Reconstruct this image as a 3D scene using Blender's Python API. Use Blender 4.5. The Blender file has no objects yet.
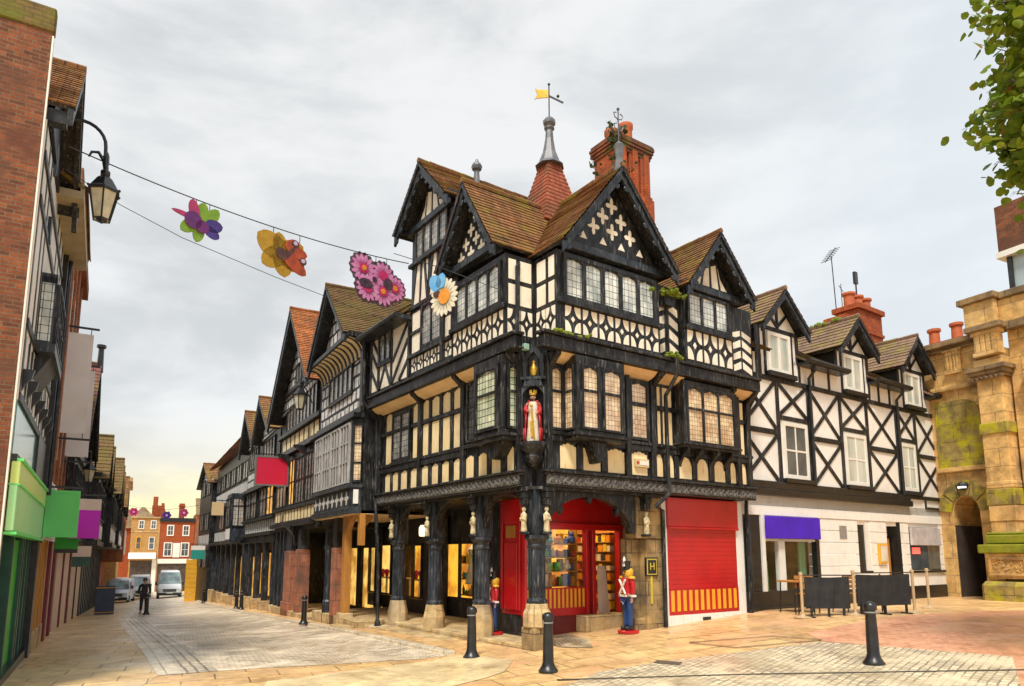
import bpy, bmesh, math, random
from mathutils import Vector, Matrix
rad=math.radians; sin=math.sin; cos=math.cos; PI=math.pi
rnd=random.Random(11)
sc=bpy.context.scene; COL=sc.collection
# ------------------------------------------------------------------ frames
class Fr:
    def __init__(s,o,deg):
        a=rad(deg); s.o=Vector((o[0],o[1],0)); s.deg=deg
        s.X=Vector((cos(a),sin(a),0)); s.Y=Vector((-sin(a),cos(a),0))
    def w(s,x,y,z=0): return s.o+s.X*x+s.Y*y+Vector((0,0,z))
    def l(s,p):
        d=Vector((p[0],p[1],0))-s.o; return d.dot(s.X),d.dot(s.Y)
FM=Fr((0.45,13.4),34.9)                       # the corner house
_o=FM.w(-.7,6.75); FB=Fr((_o.x,_o.y),30)      # the row behind it, down the street
FN=Fr((-8.07,11.32),120.5)                    # the houses across the street
FS=Fr((14.13,21.11),-62.7)                    # the stone building
def gz(X,Y):
    xl,yl=FM.l((X,Y))
    gx=.06*min(max(xl,-2),7)
    g=0 if yl<0 else (-.02*yl if yl<6 else -.12-.04*(yl-6))
    return gx+max(g,-5.2)
# ------------------------------------------------------------------ mesh builder
def ID(x,y,z): return (x,y,z)
def LF(u,d,z): return (-d,u,z)      # facade along local Y, outward -X   (u = distance along the street)
def RF(u,d,z): return (u,-d,z)      # facade along local X, outward -Y
def sub(m,u0=0,d0=0,z0=0): return lambda u,d,z: m(u+u0,d+d0,z+z0)
class MB:
    def __init__(s): s.v=[]; s.f=[]; s.g=[]
    def mark(s): s.g.append((len(s.v),len(s.f))); return s
    def each(s,name,mat,par,**k):
        'one object per marked group'
        g=s.g+([(len(s.v),len(s.f))] if not s.g or s.g[-1][0]<len(s.v) else []); a=(0,0); out=[]
        for b in g:
            if b[1]>a[1]:
                m=MB(); m.v=s.v[a[0]:b[0]]; m.f=[tuple(i-a[0] for i in f) for f in s.f[a[1]:b[1]]]; out.append(m.build(name,mat,par,**k))
            a=b
        return out
    def add(s,pts,faces):
        b=len(s.v); s.v+=[tuple(p) for p in pts]; s.f+=[tuple(b+i for i in f) for f in faces]
    def box(s,a,b,m=ID):
        (x0,y0,z0),(x1,y1,z1)=a,b
        s.add([m(x,y,z) for x in (x0,x1) for y in (y0,y1) for z in (z0,z1)],
              [(0,1,3,2),(4,6,7,5),(0,4,5,1),(2,3,7,6),(0,2,6,4),(1,5,7,3)]); return s
    def fbox(s,m,u0,u1,d0,d1,z0,z1): return s.box((u0,d0,z0),(u1,d1,z1),m)
    def prism(s,m,poly,d0,d1):
        n=len(poly)
        s.add([m(u,d0,z) for u,z in poly]+[m(u,d1,z) for u,z in poly],
              [tuple(range(n)),tuple(range(2*n-1,n-1,-1))]+[(i,(i+1)%n,n+(i+1)%n,n+i) for i in range(n)]); return s
    def hprism(s,poly,z0,z1):
        n=len(poly)
        s.add([(x,y,z0) for x,y in poly]+[(x,y,z1) for x,y in poly],
              [tuple(range(n)),tuple(range(2*n-1,n-1,-1))]+[(i,(i+1)%n,n+(i+1)%n,n+i) for i in range(n)]); return s
    def bar(s,m,u0,z0,u1,z1,w,d0,d1):
        L=math.hypot(u1-u0,z1-z0) or 1e-6; nx,nz=-(z1-z0)/L*w/2,(u1-u0)/L*w/2
        return s.prism(m,[(u0+nx,z0+nz),(u1+nx,z1+nz),(u1-nx,z1-nz),(u0-nx,z0-nz)],d0,d1)
    def quad(s,*p): s.add(p,[tuple(range(len(p)))]); return s
    def tube(s,path,r,n=8,cap=True):
        path=[Vector(p) for p in path]; rr=r if isinstance(r,(list,tuple)) else [r]*len(path)
        rings=[]; up=None
        for i,p in enumerate(path):
            t=(path[min(i+1,len(path)-1)]-path[max(i-1,0)]).normalized()
            if up is None: up=t.orthogonal().normalized()
            up=(up-t*up.dot(t)); up=up.normalized() if up.length>1e-6 else t.orthogonal().normalized()
            sd=t.cross(up)
            rings.append([p+(up*cos(2*PI*k/n)+sd*sin(2*PI*k/n))*rr[i] for k in range(n)])
        s.loft(rings,cap); return s
    def loft(s,rings,cap=True):
        n=len(rings[0]); fs=[]
        for i in range(len(rings)-1):
            for k in range(n): fs.append((i*n+k,i*n+(k+1)%n,(i+1)*n+(k+1)%n,(i+1)*n+k))
        if cap: fs+=[tuple(range(n)),tuple(range((len(rings)-1)*n,len(rings)*n))]
        s.add([p for r in rings for p in r],fs); return s
    def lathe(s,prof,n=16,c=(0,0,0),ph=0,sx=1,sy=1):
        s.loft([[(c[0]+r*sx*cos(2*PI*k/n+ph),c[1]+r*sy*sin(2*PI*k/n+ph),c[2]+z) for k in range(n)] for r,z in prof]); return s
    def ball(s,c,r,n=10,sz=1,sx=1,sy=1):
        return s.lathe([(max(r*sin(PI*i/6),.001),-r*sz*cos(PI*i/6)) for i in range(7)],n,c,0,sx,sy)
    def build(s,name,mat,parent=None,smooth=False,bevel=0,kind=None):
        me=bpy.data.meshes.new(name); me.from_pydata(s.v,[],s.f); me.materials.append(mat)
        bm=bmesh.new(); bm.from_mesh(me); bmesh.ops.recalc_face_normals(bm,faces=bm.faces)
        uv=bm.loops.layers.uv.new('UVMap')
        for f in bm.faces:
            n=f.normal
            if abs(n.z)>.96: t,b=Vector((1,0,0)),Vector((0,1,0))
            else:
                t=Vector((-n.y,n.x,0)).normalized(); b=n.cross(t)
            for l in f.loops:
                co=l.vert.co; l[uv].uv=(co.dot(t),co.dot(b))
        if smooth:
            for f in bm.faces: f.smooth=True
            for e in bm.edges:
                if len(e.link_faces)==2 and e.calc_face_angle(0)>.7: e.smooth=False
        bm.to_mesh(me); bm.free()
        o=bpy.data.objects.new(name,me); COL.objects.link(o)
        if parent: o.parent=parent
        if bevel:
            md=o.modifiers.new('Bevel','BEVEL'); md.width=bevel; md.segments=1; md.limit_method='ANGLE'
        if kind: o['kind']=kind
        return o
def tag(o,label,cat,group=None):
    o['label']=label; o['category']=cat
    if group: o['group']=group
    return o
def thing(name,label,cat,loc=(0,0,0),rz=0,group=None):
    o=bpy.data.objects.new(name,None); COL.objects.link(o); o.empty_display_size=.3
    o.location=loc; o.rotation_euler=(0,0,rad(rz)); return tag(o,label,cat,group)
def copy_tree(o,parent=None):
    c=o.copy(); COL.objects.link(c)
    if parent: c.parent=parent
    for ch in list(o.children): copy_tree(ch,c)
    return c
# ------------------------------------------------------------------ materials
MATS={}
class NT:
    def __init__(s,name):
        s.m=bpy.data.materials.new(name); s.m.use_nodes=True; s.t=s.m.node_tree; s.n=s.t.nodes; s.n.clear()
        s.out=s.n.new('ShaderNodeOutputMaterial'); s.b=s.n.new('ShaderNodeBsdfPrincipled')
        s.t.links.new(s.b.outputs[0],s.out.inputs[0]); s.uv=s.n.new('ShaderNodeTexCoord')
    def L(s,a,b): s.t.links.new(a,b)
    def node(s,t,**k):
        n=s.n.new(t)
        for a,v in k.items():
            if a in n.inputs: n.inputs[a].default_value=v
            else: setattr(n,a,v)
        return n
    def noise(s,scale,detail=4,co='Object',rough=.6,map_=None):
        n=s.node('ShaderNodeTexNoise',Scale=scale,Detail=detail,Roughness=rough)
        src=s.uv.outputs[co]
        if map_:
            mp=s.node('ShaderNodeMapping'); mp.inputs['Scale'].default_value=map_; s.L(src,mp.inputs[0]); src=mp.outputs[0]
        s.L(src,n.inputs['Vector']); return n.outputs['Fac']
    def ramp(s,fac,a,b):
        r=s.node('ShaderNodeMapRange'); r.inputs[1].default_value=a; r.inputs[2].default_value=b; r.clamp=True
        s.L(fac,r.inputs[0]); return r.outputs[0]
    def mix(s,fac,a,b,blend='MIX'):
        n=s.node('ShaderNodeMix',data_type='RGBA',blend_type=blend)
        for v,i in ((fac,0),(a,6),(b,7)):
            if isinstance(v,(int,float)): n.inputs[i].default_value=v
            elif isinstance(v,tuple): n.inputs[i].default_value=v+(1,) if len(v)==3 else v
            else: s.L(v,n.inputs[i])
        return n.outputs[2]
    def bump(s,h,dist=.01,st=.6,prev=None):
        n=s.node('ShaderNodeBump',Strength=st,Distance=dist); s.L(h,n.inputs['Height'])
        if prev: s.L(prev,n.inputs['Normal'])
        s.L(n.outputs[0],s.b.inputs['Normal']); return n.outputs[0]
    def col(s,c):
        if isinstance(c,tuple): s.b.inputs['Base Color'].default_value=c+(1,)
        else: s.L(c,s.b.inputs['Base Color'])
    def done(s,name,rough=.7,metal=0,spec=.5):
        s.b.inputs['Roughness'].default_value=rough; s.b.inputs['Metallic'].default_value=metal
        s.b.inputs['Specular IOR Level'].default_value=spec
        MATS[name]=s.m; return s.m
def paint(name,c,c2=None,rough=.5,scale=3,bump=.004,metal=0,spec=.5,dirt=None,stretch=(1,1,1),lo=.4,hi=.65,grain=None):
    t=NT(name); c2=c2 or tuple(x*.75 for x in c)
    f=t.ramp(t.noise(scale,5,map_=stretch),lo,hi); k=t.mix(f,c,c2)
    if dirt:
        g=t.ramp(t.noise(scale*.35+.6,5),.56,.74); k=t.mix(g,k,dirt)
    if grain: k=t.mix(t.ramp(t.noise(26,4,map_=(1,1,.12)),.56,.72),k,grain)
    t.col(k)
    if bump: t.bump(t.noise(scale*9,3,map_=stretch),bump,.5)
    return t.done(name,rough,metal,spec)
def bricks(name,c1,c2,mortar,bw,bh,ms,rough=.85,off=.5,bump=.008,dirt=None,moss=None,msc=1.2,mlo=.5,mhi=.62,co='UV',sq=None,spec=.3,mottle=None):
    t=NT(name); b=t.node('ShaderNodeTexBrick',offset=off,Scale=1.0)
    b.inputs['Color1'].default_value=c1+(1,); b.inputs['Color2'].default_value=c2+(1,); b.inputs['Mortar'].default_value=mortar+(1,)
    b.inputs['Mortar Size'].default_value=ms; b.inputs['Mortar Smooth'].default_value=.2; b.inputs['Bias'].default_value=0
    b.inputs['Brick Width'].default_value=bw; b.inputs['Row Height'].default_value=bh
    if sq: b.squash=sq[0]; b.squash_frequency=sq[1]
    src=t.uv.outputs[co]
    wn=t.node('ShaderNodeTexNoise',Scale=4.,Detail=2); t.L(src,wn.inputs['Vector'])
    w=t.node('ShaderNodeVectorMath',operation='SCALE'); w.inputs['Scale'].default_value=ms*1.6+(.035 if 'sett' in name else 0)
    t.L(wn.outputs['Color'],w.inputs[0]); ad=t.node('ShaderNodeVectorMath',operation='ADD'); t.L(src,ad.inputs[0]); t.L(w.outputs[0],ad.inputs[1])
    t.L(ad.outputs[0],b.inputs['Vector'])
    k=b.outputs['Color']; k=t.mix(.8,k,t.mix(t.ramp(t.noise(34,4,rough=.75),.3,.7),(.68,.68,.68),(1.28,1.28,1.28)),'MULTIPLY')
    v=t.noise(5,5); k=t.mix(.75,k,t.mix(t.ramp(v,.3,.7),(.55,.55,.55),(1.3,1.3,1.3)),'MULTIPLY')
    if mottle: k=t.mix(t.ramp(t.noise(1.1,4),.5,.66),k,mottle)
    if dirt: k=t.mix(t.ramp(t.noise(.8,6),.48,.7),k,dirt)
    if moss: k=t.mix(t.ramp(t.noise(msc,6,rough=.7),mlo,mhi),k,moss)
    t.col(k)
    inv=t.node('ShaderNodeMath',operation='SUBTRACT'); inv.inputs[0].default_value=1; t.L(b.outputs['Fac'],inv.inputs[1])
    p=t.bump(inv.outputs[0],bump,.8); t.bump(t.noise(30,3),bump*.5,.4,p)
    return t.done(name,rough,0,spec)
def leaded(name,panes,lead=(.03,.03,.035),bw=.11,bh=.14,ms=.011,rough=.12,emit=0,blotch=None):
    """leaded lights: small quarries of uneven glass in lead cames"""
    t=NT(name); b=t.node('ShaderNodeTexBrick',offset=0.,Scale=1.0)
    b.inputs['Color1'].default_value=panes[0]+(1,); b.inputs['Color2'].default_value=panes[1]+(1,); b.inputs['Mortar'].default_value=lead+(1,)
    b.inputs['Mortar Size'].default_value=ms; b.inputs['Mortar Smooth'].default_value=.1; b.inputs['Brick Width'].default_value=bw; b.inputs['Row Height'].default_value=bh
    t.L(t.uv.outputs['UV'],b.inputs['Vector']); k=b.outputs['Color']
    if blotch: k=t.mix(t.ramp(t.noise(2.2,3),.42,.62),k,blotch,'MULTIPLY')
    t.col(k)
    if emit: t.L(k,t.b.inputs['Emission Color']); t.b.inputs['Emission Strength'].default_value=emit
    wv=t.node('ShaderNodeTexWhiteNoise',noise_dimensions='2D'); sn=t.node('ShaderNodeVectorMath',operation='SNAP'); sn.inputs[1].default_value=(bw,bh,1); t.L(t.uv.outputs['UV'],sn.inputs[0]); t.L(sn.outputs[0],wv.inputs['Vector'])
    t.col(t.mix(.85,k,t.mix(wv.outputs['Value'],(.70,.72,.74),(1.12,1.1,1.06)),'MULTIPLY'))  # tone per quarry painted to suggest uneven reflections
    t.bump(t.noise(13,2),.012,.5)
    return t.done(name,.09,0,.8)
def clear(name,tint=(.9,.95,.95),refl=.16):
    m=bpy.data.materials.new(name); m.use_nodes=True; t=m.node_tree; t.nodes.clear()
    o=t.nodes.new('ShaderNodeOutputMaterial'); mx=t.nodes.new('ShaderNodeMixShader'); a=t.nodes.new('ShaderNodeBsdfTransparent'); g=t.nodes.new('ShaderNodeBsdfGlossy')
    a.inputs[0].default_value=tint+(1,); g.inputs['Roughness'].default_value=.03; mx.inputs[0].default_value=refl
    t.links.new(a.outputs[0],mx.inputs[1]); t.links.new(g.outputs[0],mx.inputs[2]); t.links.new(mx.outputs[0],o.inputs[0]); MATS[name]=m; return m
def glow(name,c,st,c2=None,scale=2):
    t=NT(name); c2=c2 or c; k=t.mix(t.ramp(t.noise(scale,3),.4,.6),c,c2); t.col((.2,.15,.1)); t.L(k,t.b.inputs['Emission Color']); t.b.inputs['Emission Strength'].default_value=st
    return t.done(name,.6)
BLACK=paint('black_timber',(.006,.0066,.0078),(.027,.0285,.031),.40,5,.008,stretch=(1,1,.3),dirt=(.045,.045,.044),spec=.32,grain=(.16,.16,.157))  # pale grain streaks double as painted grey highlights on the wood
BLUEBLK=paint('blue_black_paint',(.008,.011,.016),(.032,.041,.056),.38,5,.007,stretch=(1,1,.25),dirt=(.06,.07,.08),spec=.4,grain=(.15,.16,.17))
CARVED=paint('highlit_carving',(.07,.07,.07),(.24,.235,.22),.5,14,.012,lo=.42,hi=.62)  # light grey speckle painted as highlights on the carved relief
IRON=paint('black_iron',(.007,.0075,.0085),(.018,.019,.021),.35,6,.003,spec=.6)
CREAM=paint('cream_plaster',(.90,.76,.46),(.86,.66,.34),.75,1.8,.004,dirt=(.74,.56,.32),grain=(.56,.42,.25),lo=.42,hi=.6)
PALE=paint('pale_plaster',(.90,.85,.73),(.84,.77,.62),.75,1.8,.004,dirt=(.66,.58,.45),grain=(.62,.55,.44))
WHITE=paint('white_render',(.86,.84,.79),(.80,.78,.72),.7,1.2,.004,dirt=(.66,.63,.56),grain=(.66,.63,.57))
WHITEP=paint('white_gloss_paint',(.82,.81,.76),(.74,.72,.65),.4,2,.002)
GREYP=paint('grey_panels',(.62,.60,.56),(.5,.48,.46),.7,3,.004,dirt=(.3,.29,.28))
SOFFIT=paint('soffit_plaster',(.80,.58,.32),(.68,.46,.22),.7,2,.003)  # cream plaster, with the orange light on it put into the colour
OAK=paint('orange_oak',(.52,.24,.05),(.36,.15,.03),.5,2.5,.006,stretch=(1,1,.2))
RED=paint('red_gloss',(.52,.012,.016),(.42,.010,.014),.28,1.5,.002,spec=.6)
YEL=paint('yellow_paint',(.80,.42,.03),(.72,.35,.025),.45,2,.002)
STONEB=bricks('base_sandstone',(.60,.44,.22),(.52,.36,.17),(.28,.2,.12),.6,.42,.008,dirt=(.24,.18,.12),bump=.014,mottle=(.66,.54,.34))
REDSAND=bricks('red_sandstone',(.42,.17,.10),(.36,.13,.07),(.2,.1,.07),.7,.45,.01,dirt=(.16,.09,.07),bump=.012)
STONE=bricks('gold_sandstone',(.72,.47,.18),(.60,.37,.13),(.24,.16,.09),1.3,.55,.008,dirt=(.17,.105,.055),moss=(.19,.19,.02),msc=.42,mlo=.60,mhi=.72,bump=.014,mottle=(.66,.45,.20))
MOSSTONE=bricks('mossy_sandstone',(.36,.27,.09),(.24,.18,.06),(.10,.09,.03),.9,.6,.01,dirt=(.07,.06,.03),moss=(.42,.38,.015),msc=1.9,mlo=.44,mhi=.60,bump=.016)
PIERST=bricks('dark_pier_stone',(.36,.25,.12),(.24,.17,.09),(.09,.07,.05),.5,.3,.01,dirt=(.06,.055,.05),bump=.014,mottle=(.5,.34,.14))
BRICK=bricks('red_brick',(.40,.12,.042),(.23,.065,.03),(.30,.20,.13),.225,.075,.010,dirt=(.15,.065,.035),mottle=(.42,.15,.055))
BRICKM=bricks('weathered_brick',(.30,.09,.034),(.13,.045,.024),(.19,.14,.09),.20,.064,.008,dirt=(.11,.055,.035),mottle=(.13,.05,.03))
BRICKO=bricks('orange_brick',(.48,.105,.028),(.36,.075,.022),(.22,.08,.04),.225,.075,.008,dirt=(.30,.08,.035),bump=.012)
BRICKY=bricks('yellow_brick',(.58,.33,.10),(.5,.27,.08),(.4,.28,.15),.225,.075,.006,dirt=(.4,.22,.08))
def tiles(name,c1,c2,moss,mlo,mhi,w=.17,h=.5): return bricks(name,c1,c2,(.05,.035,.02),w,h,.006,.85,.5,.006,dirt=(.12,.075,.04),moss=moss,msc=1.6,mlo=mlo,mhi=mhi)
TILE=tiles('brown_mossy_tiles',(.30,.14,.055),(.18,.085,.035),(.26,.18,.03),.50,.68)
TILEG=tiles('moss_covered_tiles',(.20,.12,.05),(.15,.085,.04),(.15,.115,.028),.42,.64)
TILER=tiles('red_tiles',(.36,.10,.05),(.29,.075,.04),(.22,.13,.05),.6,.75,.16)
TILEO=tiles('orange_tiles',(.46,.16,.05),(.36,.12,.04),(.25,.16,.04),.58,.72)
SLATE=tiles('stone_slates',(.30,.19,.12),(.21,.14,.10),(.27,.22,.06),.5,.66,.3)
LEAD=paint('lead_sheet',(.085,.095,.115),(.16,.17,.19),.45,4,.004,spec=.6)
MOSS=paint('green_moss',(.12,.19,.012),(.20,.24,.02),.95,12,.02)
G_PALE=leaded('pale_leaded_glass',((.78,.82,.78),(.66,.71,.68)),ms=.006,blotch=(.52,.56,.57))
G_LEFT=leaded('greenish_leaded_glass',((.76,.80,.62),(.60,.68,.50)),ms=.008,blotch=(.55,.60,.52))
G_AMB=leaded('amber_leaded_glass',((.86,.70,.46),(.74,.56,.36)),lead=(.16,.11,.07),bw=.085,bh=.10,ms=.005,blotch=(.66,.56,.50),emit=.03)
G_DARK=leaded('dark_leaded_glass',((.10,.115,.115),(.05,.06,.065)),bw=.12,bh=.16)
G_GREY=leaded('grey_leaded_glass',((.55,.54,.50),(.34,.34,.33)),bw=.10,bh=.14,ms=.007,blotch=(.6,.62,.64))
G_PLAIN=paint('dark_window_glass',(.06,.075,.08),(.12,.14,.15),.06,.8,0,spec=.8)
G_CURT=paint('curtained_window_glass',(.62,.66,.60),(.36,.42,.38),.10,2.6,0,spec=.7,stretch=(1,1,.12))
G_LIT=glow('lit_amber_window',(1.,.52,.08),.42,(.45,.16,.02),2.2)
CLEAR=clear('shop_glass',(.95,.97,.97),.07)
FILLGLOW=glow('added_fill_glow',(1.,.78,.45),2.6)  # unseen glowing panels, added to brighten the goods inside the shops
LITWALL=glow('glowing_shop_wall',(1.,.46,.04),.60,(.42,.13,.012),1.3)  # back wall emits by itself in place of the shop lighting
LITPALE=glow('glowing_pale_shop_wall',(1.,.60,.14),.55,(.46,.19,.03),1.5)  # paler back wall with the shop light put into its glow
# ------------------------------------------------------------------ building kit
def window(par,m,u0,u1,z0,z1,d,nl=2,trans=(),glass=None,frame=None,fw=.05,mw=.05,dep=.06,proud=.05,name='window',sill=0,heads=False):
    frame=frame or BLACK; f=MB()
    f.fbox(m,u0,u0+fw,d-dep,d+proud,z0,z1); f.fbox(m,u1-fw,u1,d-dep,d+proud,z0,z1)
    f.fbox(m,u0+fw,u1-fw,d-dep,d+proud,z0,z0+fw); f.fbox(m,u0+fw,u1-fw,d-dep,d+proud,z1-fw,z1)
    w=(u1-u0-2*fw-mw*(nl-1))/nl
    for i in range(1,nl):
        a=u0+fw+i*w+(i-1)*mw; f.fbox(m,a,a+mw,d-dep,d+proud-.006,z0+fw,z1-fw)
    for t in trans:
        zt=z0+t*(z1-z0)
        for i in range(nl):
            a=u0+fw+i*(w+mw); f.fbox(m,a,a+w,d-dep,d+proud-.012,zt-.025,zt+.025)
    if heads:
        for i in range(nl):
            a=u0+fw+i*(w+mw); zt=z1-fw; h=heads
            for s in (0,1):
                P=[(0,-h),(.12*w,-h*.55),(.3*w,-h*.4),(.42*w,-h*.08),(.5*w,0),(0,0)]
                f.prism(m,[((a+x) if s==0 else (a+w-x),zt+y) for x,y in P],d-.01,d+proud-.014)
    if sill: f.fbox(m,u0-.06,u1+.06,d-dep,d+sill,z0-.08,z0-.004)
    o=f.build(name,frame,par,bevel=.006)
    MB().fbox(m,u0+fw*.5,u1-fw*.5,d-.02,d+.006,z0+fw*.5,z1-fw*.5).build('pane',glass or G_PALE,o)
    return o
def scallop(u0,u1,z0,z1,st=1):
    w=u1-u0
    if st==0: return [(u0,z0),(u1,z0),(u1,z1),(u0,z1)]
    if st==1: top=[(0,-.055),(.14,-.055),(.2,-.02),(.34,-.03),(.42,0),(.58,0),(.66,-.03),(.8,-.02),(.86,-.055),(1,-.055)]
    if st==2: top=[(0,-.22),(.08,-.12),(.25,-.03),(.5,0),(.75,-.03),(.92,-.12),(1,-.22)]
    return [(u1,z0),(u0,z0)][::-1]+[(u0+w*a,z1+b) for a,b in reversed(top)]
def rows(inf,tim,m,pairs,z0,z1,d,st=1,proud=.04):
    pairs=sorted((min(a,b),max(a,b)) for a,b in pairs)
    for a,b in pairs: inf.prism(m,scallop(a,b,z0,z1,st),d-.01,d+.008).mark()
    for (a,b),(c,e) in zip(pairs,pairs[1:]):
        if c-b<.4: tim.fbox(m,b+.015,c-.015,d-.01,d+proud,z0,z1)
def quatre(mb,m,u,z,r,d,h=.008):
    P=[]
    for i in range(32):
        a=2*PI*i/32; k=.30+.70*abs(cos(2*a))**1.6; P.append((u+r*k*sin(a),z+r*1.15*k*cos(a)))
    mb.prism(m,P,d-.01,d+h)
def petals(inf,m,u0,u1,z0,z1,d):
    w,h=u1-u0,z1-z0
    for su in (0,1):
        for sz in (0,1):
            P=[(0,0)]+[(.40*w*cos(a*PI/10),.43*h*sin(a*PI/10)) for a in range(6)]
            inf.prism(m,[((u0+x) if su==0 else (u1-x),(z0+y) if sz==0 else (z1-y)) for x,y in P],d-.01,d+.008)
    uc,zc=(u0+u1)/2,(z0+z1)/2
    inf.prism(m,[(uc-.13*w,zc),(uc,zc-.12*h),(uc+.13*w,zc),(uc,zc+.12*h)],d-.01,d+.008)
def petal_row(inf,tim,m,u0,u1,n,z0,z1,d):
    w=(u1-u0)/n
    for i in range(n):
        petals(inf,m,u0+i*w+.025,u0+(i+1)*w-.025,z0,z1,d); inf.mark()
        if i: tim.fbox(m,u0+i*w-.022,u0+i*w+.022,d-.01,d+.03,z0,z1)
def herring(inf,m,u0,u1,z0,z1,d,n=3):
    """pale chevron panels either side of a middle post"""
    uc=(u0+u1)/2; h=(z1-z0)/n; w=(u1-u0)/2
    for i in range(n):
        a=z0+i*h
        for s in (-1,1):
            x0,x1=uc+s*.035,uc+s*(w-.02)
            inf.prism(m,[(x0,a+.30*h+.06),(x1,a+.02),(x1,a+h*.62),(x0,min(a+h*.95+.06,z1))],d-.01,d+.008)
def roof(mb,A,B,C,D,course=.14,lift=.028,jit=.007,th=.07,under=True):
    """A,B ridge ends; D,C eave ends (A above D): overlapping courses of tiles with a little sag"""
    A,B,C,D=map(Vector,(A,B,C,D)); n=max(2,int((A-D).length/course)); N=(B-A).cross(D-A).normalized()
    if N.z<0: N=-N
    k=max(1,int((B-A).length/.7)); k2=k+1
    for i in range(n):
        t0,t1=i/n,(i+1)/n+.15/n
        top=[]; bot=[]
        for j in range(k2):
            s=j/k; a=A.lerp(D,t0).lerp(B.lerp(C,t0),s); b=A.lerp(D,t1).lerp(B.lerp(C,t1),s)
            o=rnd.uniform(-jit,jit)
            top.append(a+N*.004); bot.append(b+N*(lift+o))
        low=[b-N*lift*1.1 for b in bot]; m=len(mb.v); mb.v+=[tuple(p) for p in top+bot+low]
        for j in range(k):
            mb.f+=[(m+j,m+j+1,m+k2+j+1,m+k2+j),(m+k2+j,m+k2+j+1,m+2*k2+j+1,m+2*k2+j)]
    e=N*th
    if not under: return N
    mb.add([A-e,B-e,C-e,D-e,A,B,C,D],[(0,1,2,3),(0,4,7,3),(1,5,6,2),(3,7,6,2)])
def ridge(mb,A,B,r=.07):
    A,B=Vector(A),Vector(B); n=max(1,int((B-A).length/.3))
    for i in range(n):
        p,q=A.lerp(B,i/n),A.lerp(B,(i+1)/n); mb.tube([p,q],[r*rnd.uniform(.9,1.1),r*rnd.uniform(.85,1)],6)
def barge(mb,m,apex,low,w,d0,d1,cusps=0):
    (ua,za),(ul,zl)=apex,low
    mb.prism(m,[(ua,za),(ul,zl),(ul,zl-w),(ua,za-w)],d0,d1)
    for i in range(cusps):
        t=(i+.5)/cusps; u=ua+(ul-ua)*t; z=za-w+(zl-za)*t
        mb.prism(m,[(u+ .075*cos(a*PI/5)*(1),z-.01-.07*sin(a*PI/5)) for a in range(-1,7)],d0+.02,d1-.01)
def gable_roof(par,m,apex,left,right,d1,back,mat,course=.115,th=.07,rm=None):
    """apex,left,right in facade (u,z); ridge runs from d1 out front to -back"""
    (ua,za),(ul,zl),(ur,zr)=apex,left,right; mb=MB()
    P=lambda u,d,z: Vector(m(u,d,z))
    sf=MB()
    for ue,ze in ((ul,zl),(ur,zr)):
        q=(P(ua,d1,za),P(ua,-back,za),P(ue,-back,ze),P(ue,d1,ze)); N=roof(mb,*q,course,under=False)
        e=[p-N*.012 for p in q]; f=[p-N*.075 for p in q]; sf.add(e+f,[(0,1,2,3),(4,5,6,7),(0,1,5,4),(1,2,6,5),(2,3,7,6),(3,0,4,7)]); sf.mark()
    sf.each('roof_soffit',BLACK,par)
    ridge(mb,P(ua,d1,za+.03),P(ua,-back,za+.03))
    return mb.build('roof',mat,par)
def bracket(mb,m,u,w,z0,z1,d0,d1):
    """curved timber bracket under a jetty, in the plane across the wall"""
    P=[(d0,z1),(d1,z1),(d1,z1-.07)]+[(d0+(d1-d0)*(1-sin(t*PI/12)),z0+(z1-.07-z0)*(1-(1-cos((6-t)*PI/12)) if 0 else (1-t/6)**.6)) for t in range(1,7)]
    mb.add([m(u-w/2,d,z) for d,z in P]+[m(u+w/2,d,z) for d,z in P],
           [tuple(range(len(P))),tuple(range(2*len(P)-1,len(P)-1,-1))]+[(i,(i+1)%len(P),len(P)+(i+1)%len(P),len(P)+i) for i in range(len(P))]); mb.mark()
def spandrel(mb,m,u,s,z0,z1,w,d0,d1):
    """curved brace in the plane of the wall, springing from a post at u towards s"""
    P=[(0,z1),(w,z1),(w,z1-.07)]+[(w*(1-sin(t*PI/16)),z1-.07-(z1-.07-z0)*(1-cos(t*PI/16))) for t in range(1,8)]+[(0,z0)]
    mb.prism(m,[(u+s*x,z) for x,z in P],d0,d1); mb.mark()
def skin(name,chains,mat,par=None,sub=1,mods=True):
    """one continuous skinned body from chains of (x,y,z,r); shared points join"""
    vs=[];rs=[];es=[];idx={}
    for ch in chains:
        pv=None
        for x,y,z,r in ch:
            k=(round(x,4),round(y,4),round(z,4))
            if k not in idx: idx[k]=len(vs); vs.append((x,y,z)); rs.append(r)
            i=idx[k]
            if pv is not None and pv!=i: es.append((pv,i))
            pv=i
    me=bpy.data.meshes.new(name); me.from_pydata(vs,es,[]); me.materials.append(mat)
    o=bpy.data.objects.new(name,me); COL.objects.link(o)
    if par: o.parent=par
    o.modifiers.new('Skin','SKIN')
    for i,sv in enumerate(me.skin_vertices[0].data):
        sv.radius=(rs[i],rs[i]); sv.use_root=(i==0)
    sm=o.modifiers.new('Sub','SUBSURF'); sm.levels=sub; sm.render_levels=sub
    for p in me.polygons: p.use_smooth=True
    return o
def text(name,s,size,mat,par,loc,rot,ext=.004,align='CENTER'):
    cu=bpy.data.curves.new(name,'FONT'); cu.body=s; cu.size=size; cu.extrude=ext; cu.align_x=align; cu.align_y='CENTER'; cu.materials.append(mat)
    tmp=bpy.data.objects.new(name,cu); COL.objects.link(tmp); dg=bpy.context.evaluated_depsgraph_get()
    me=bpy.data.meshes.new_from_object(tmp.evaluated_get(dg)); bpy.data.objects.remove(tmp)
    me.materials.clear(); me.materials.append(mat)
    o=bpy.data.objects.new(name,me); COL.objects.link(o); o.parent=par; o.location=loc; o.rotation_euler=rot
    return o
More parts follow.
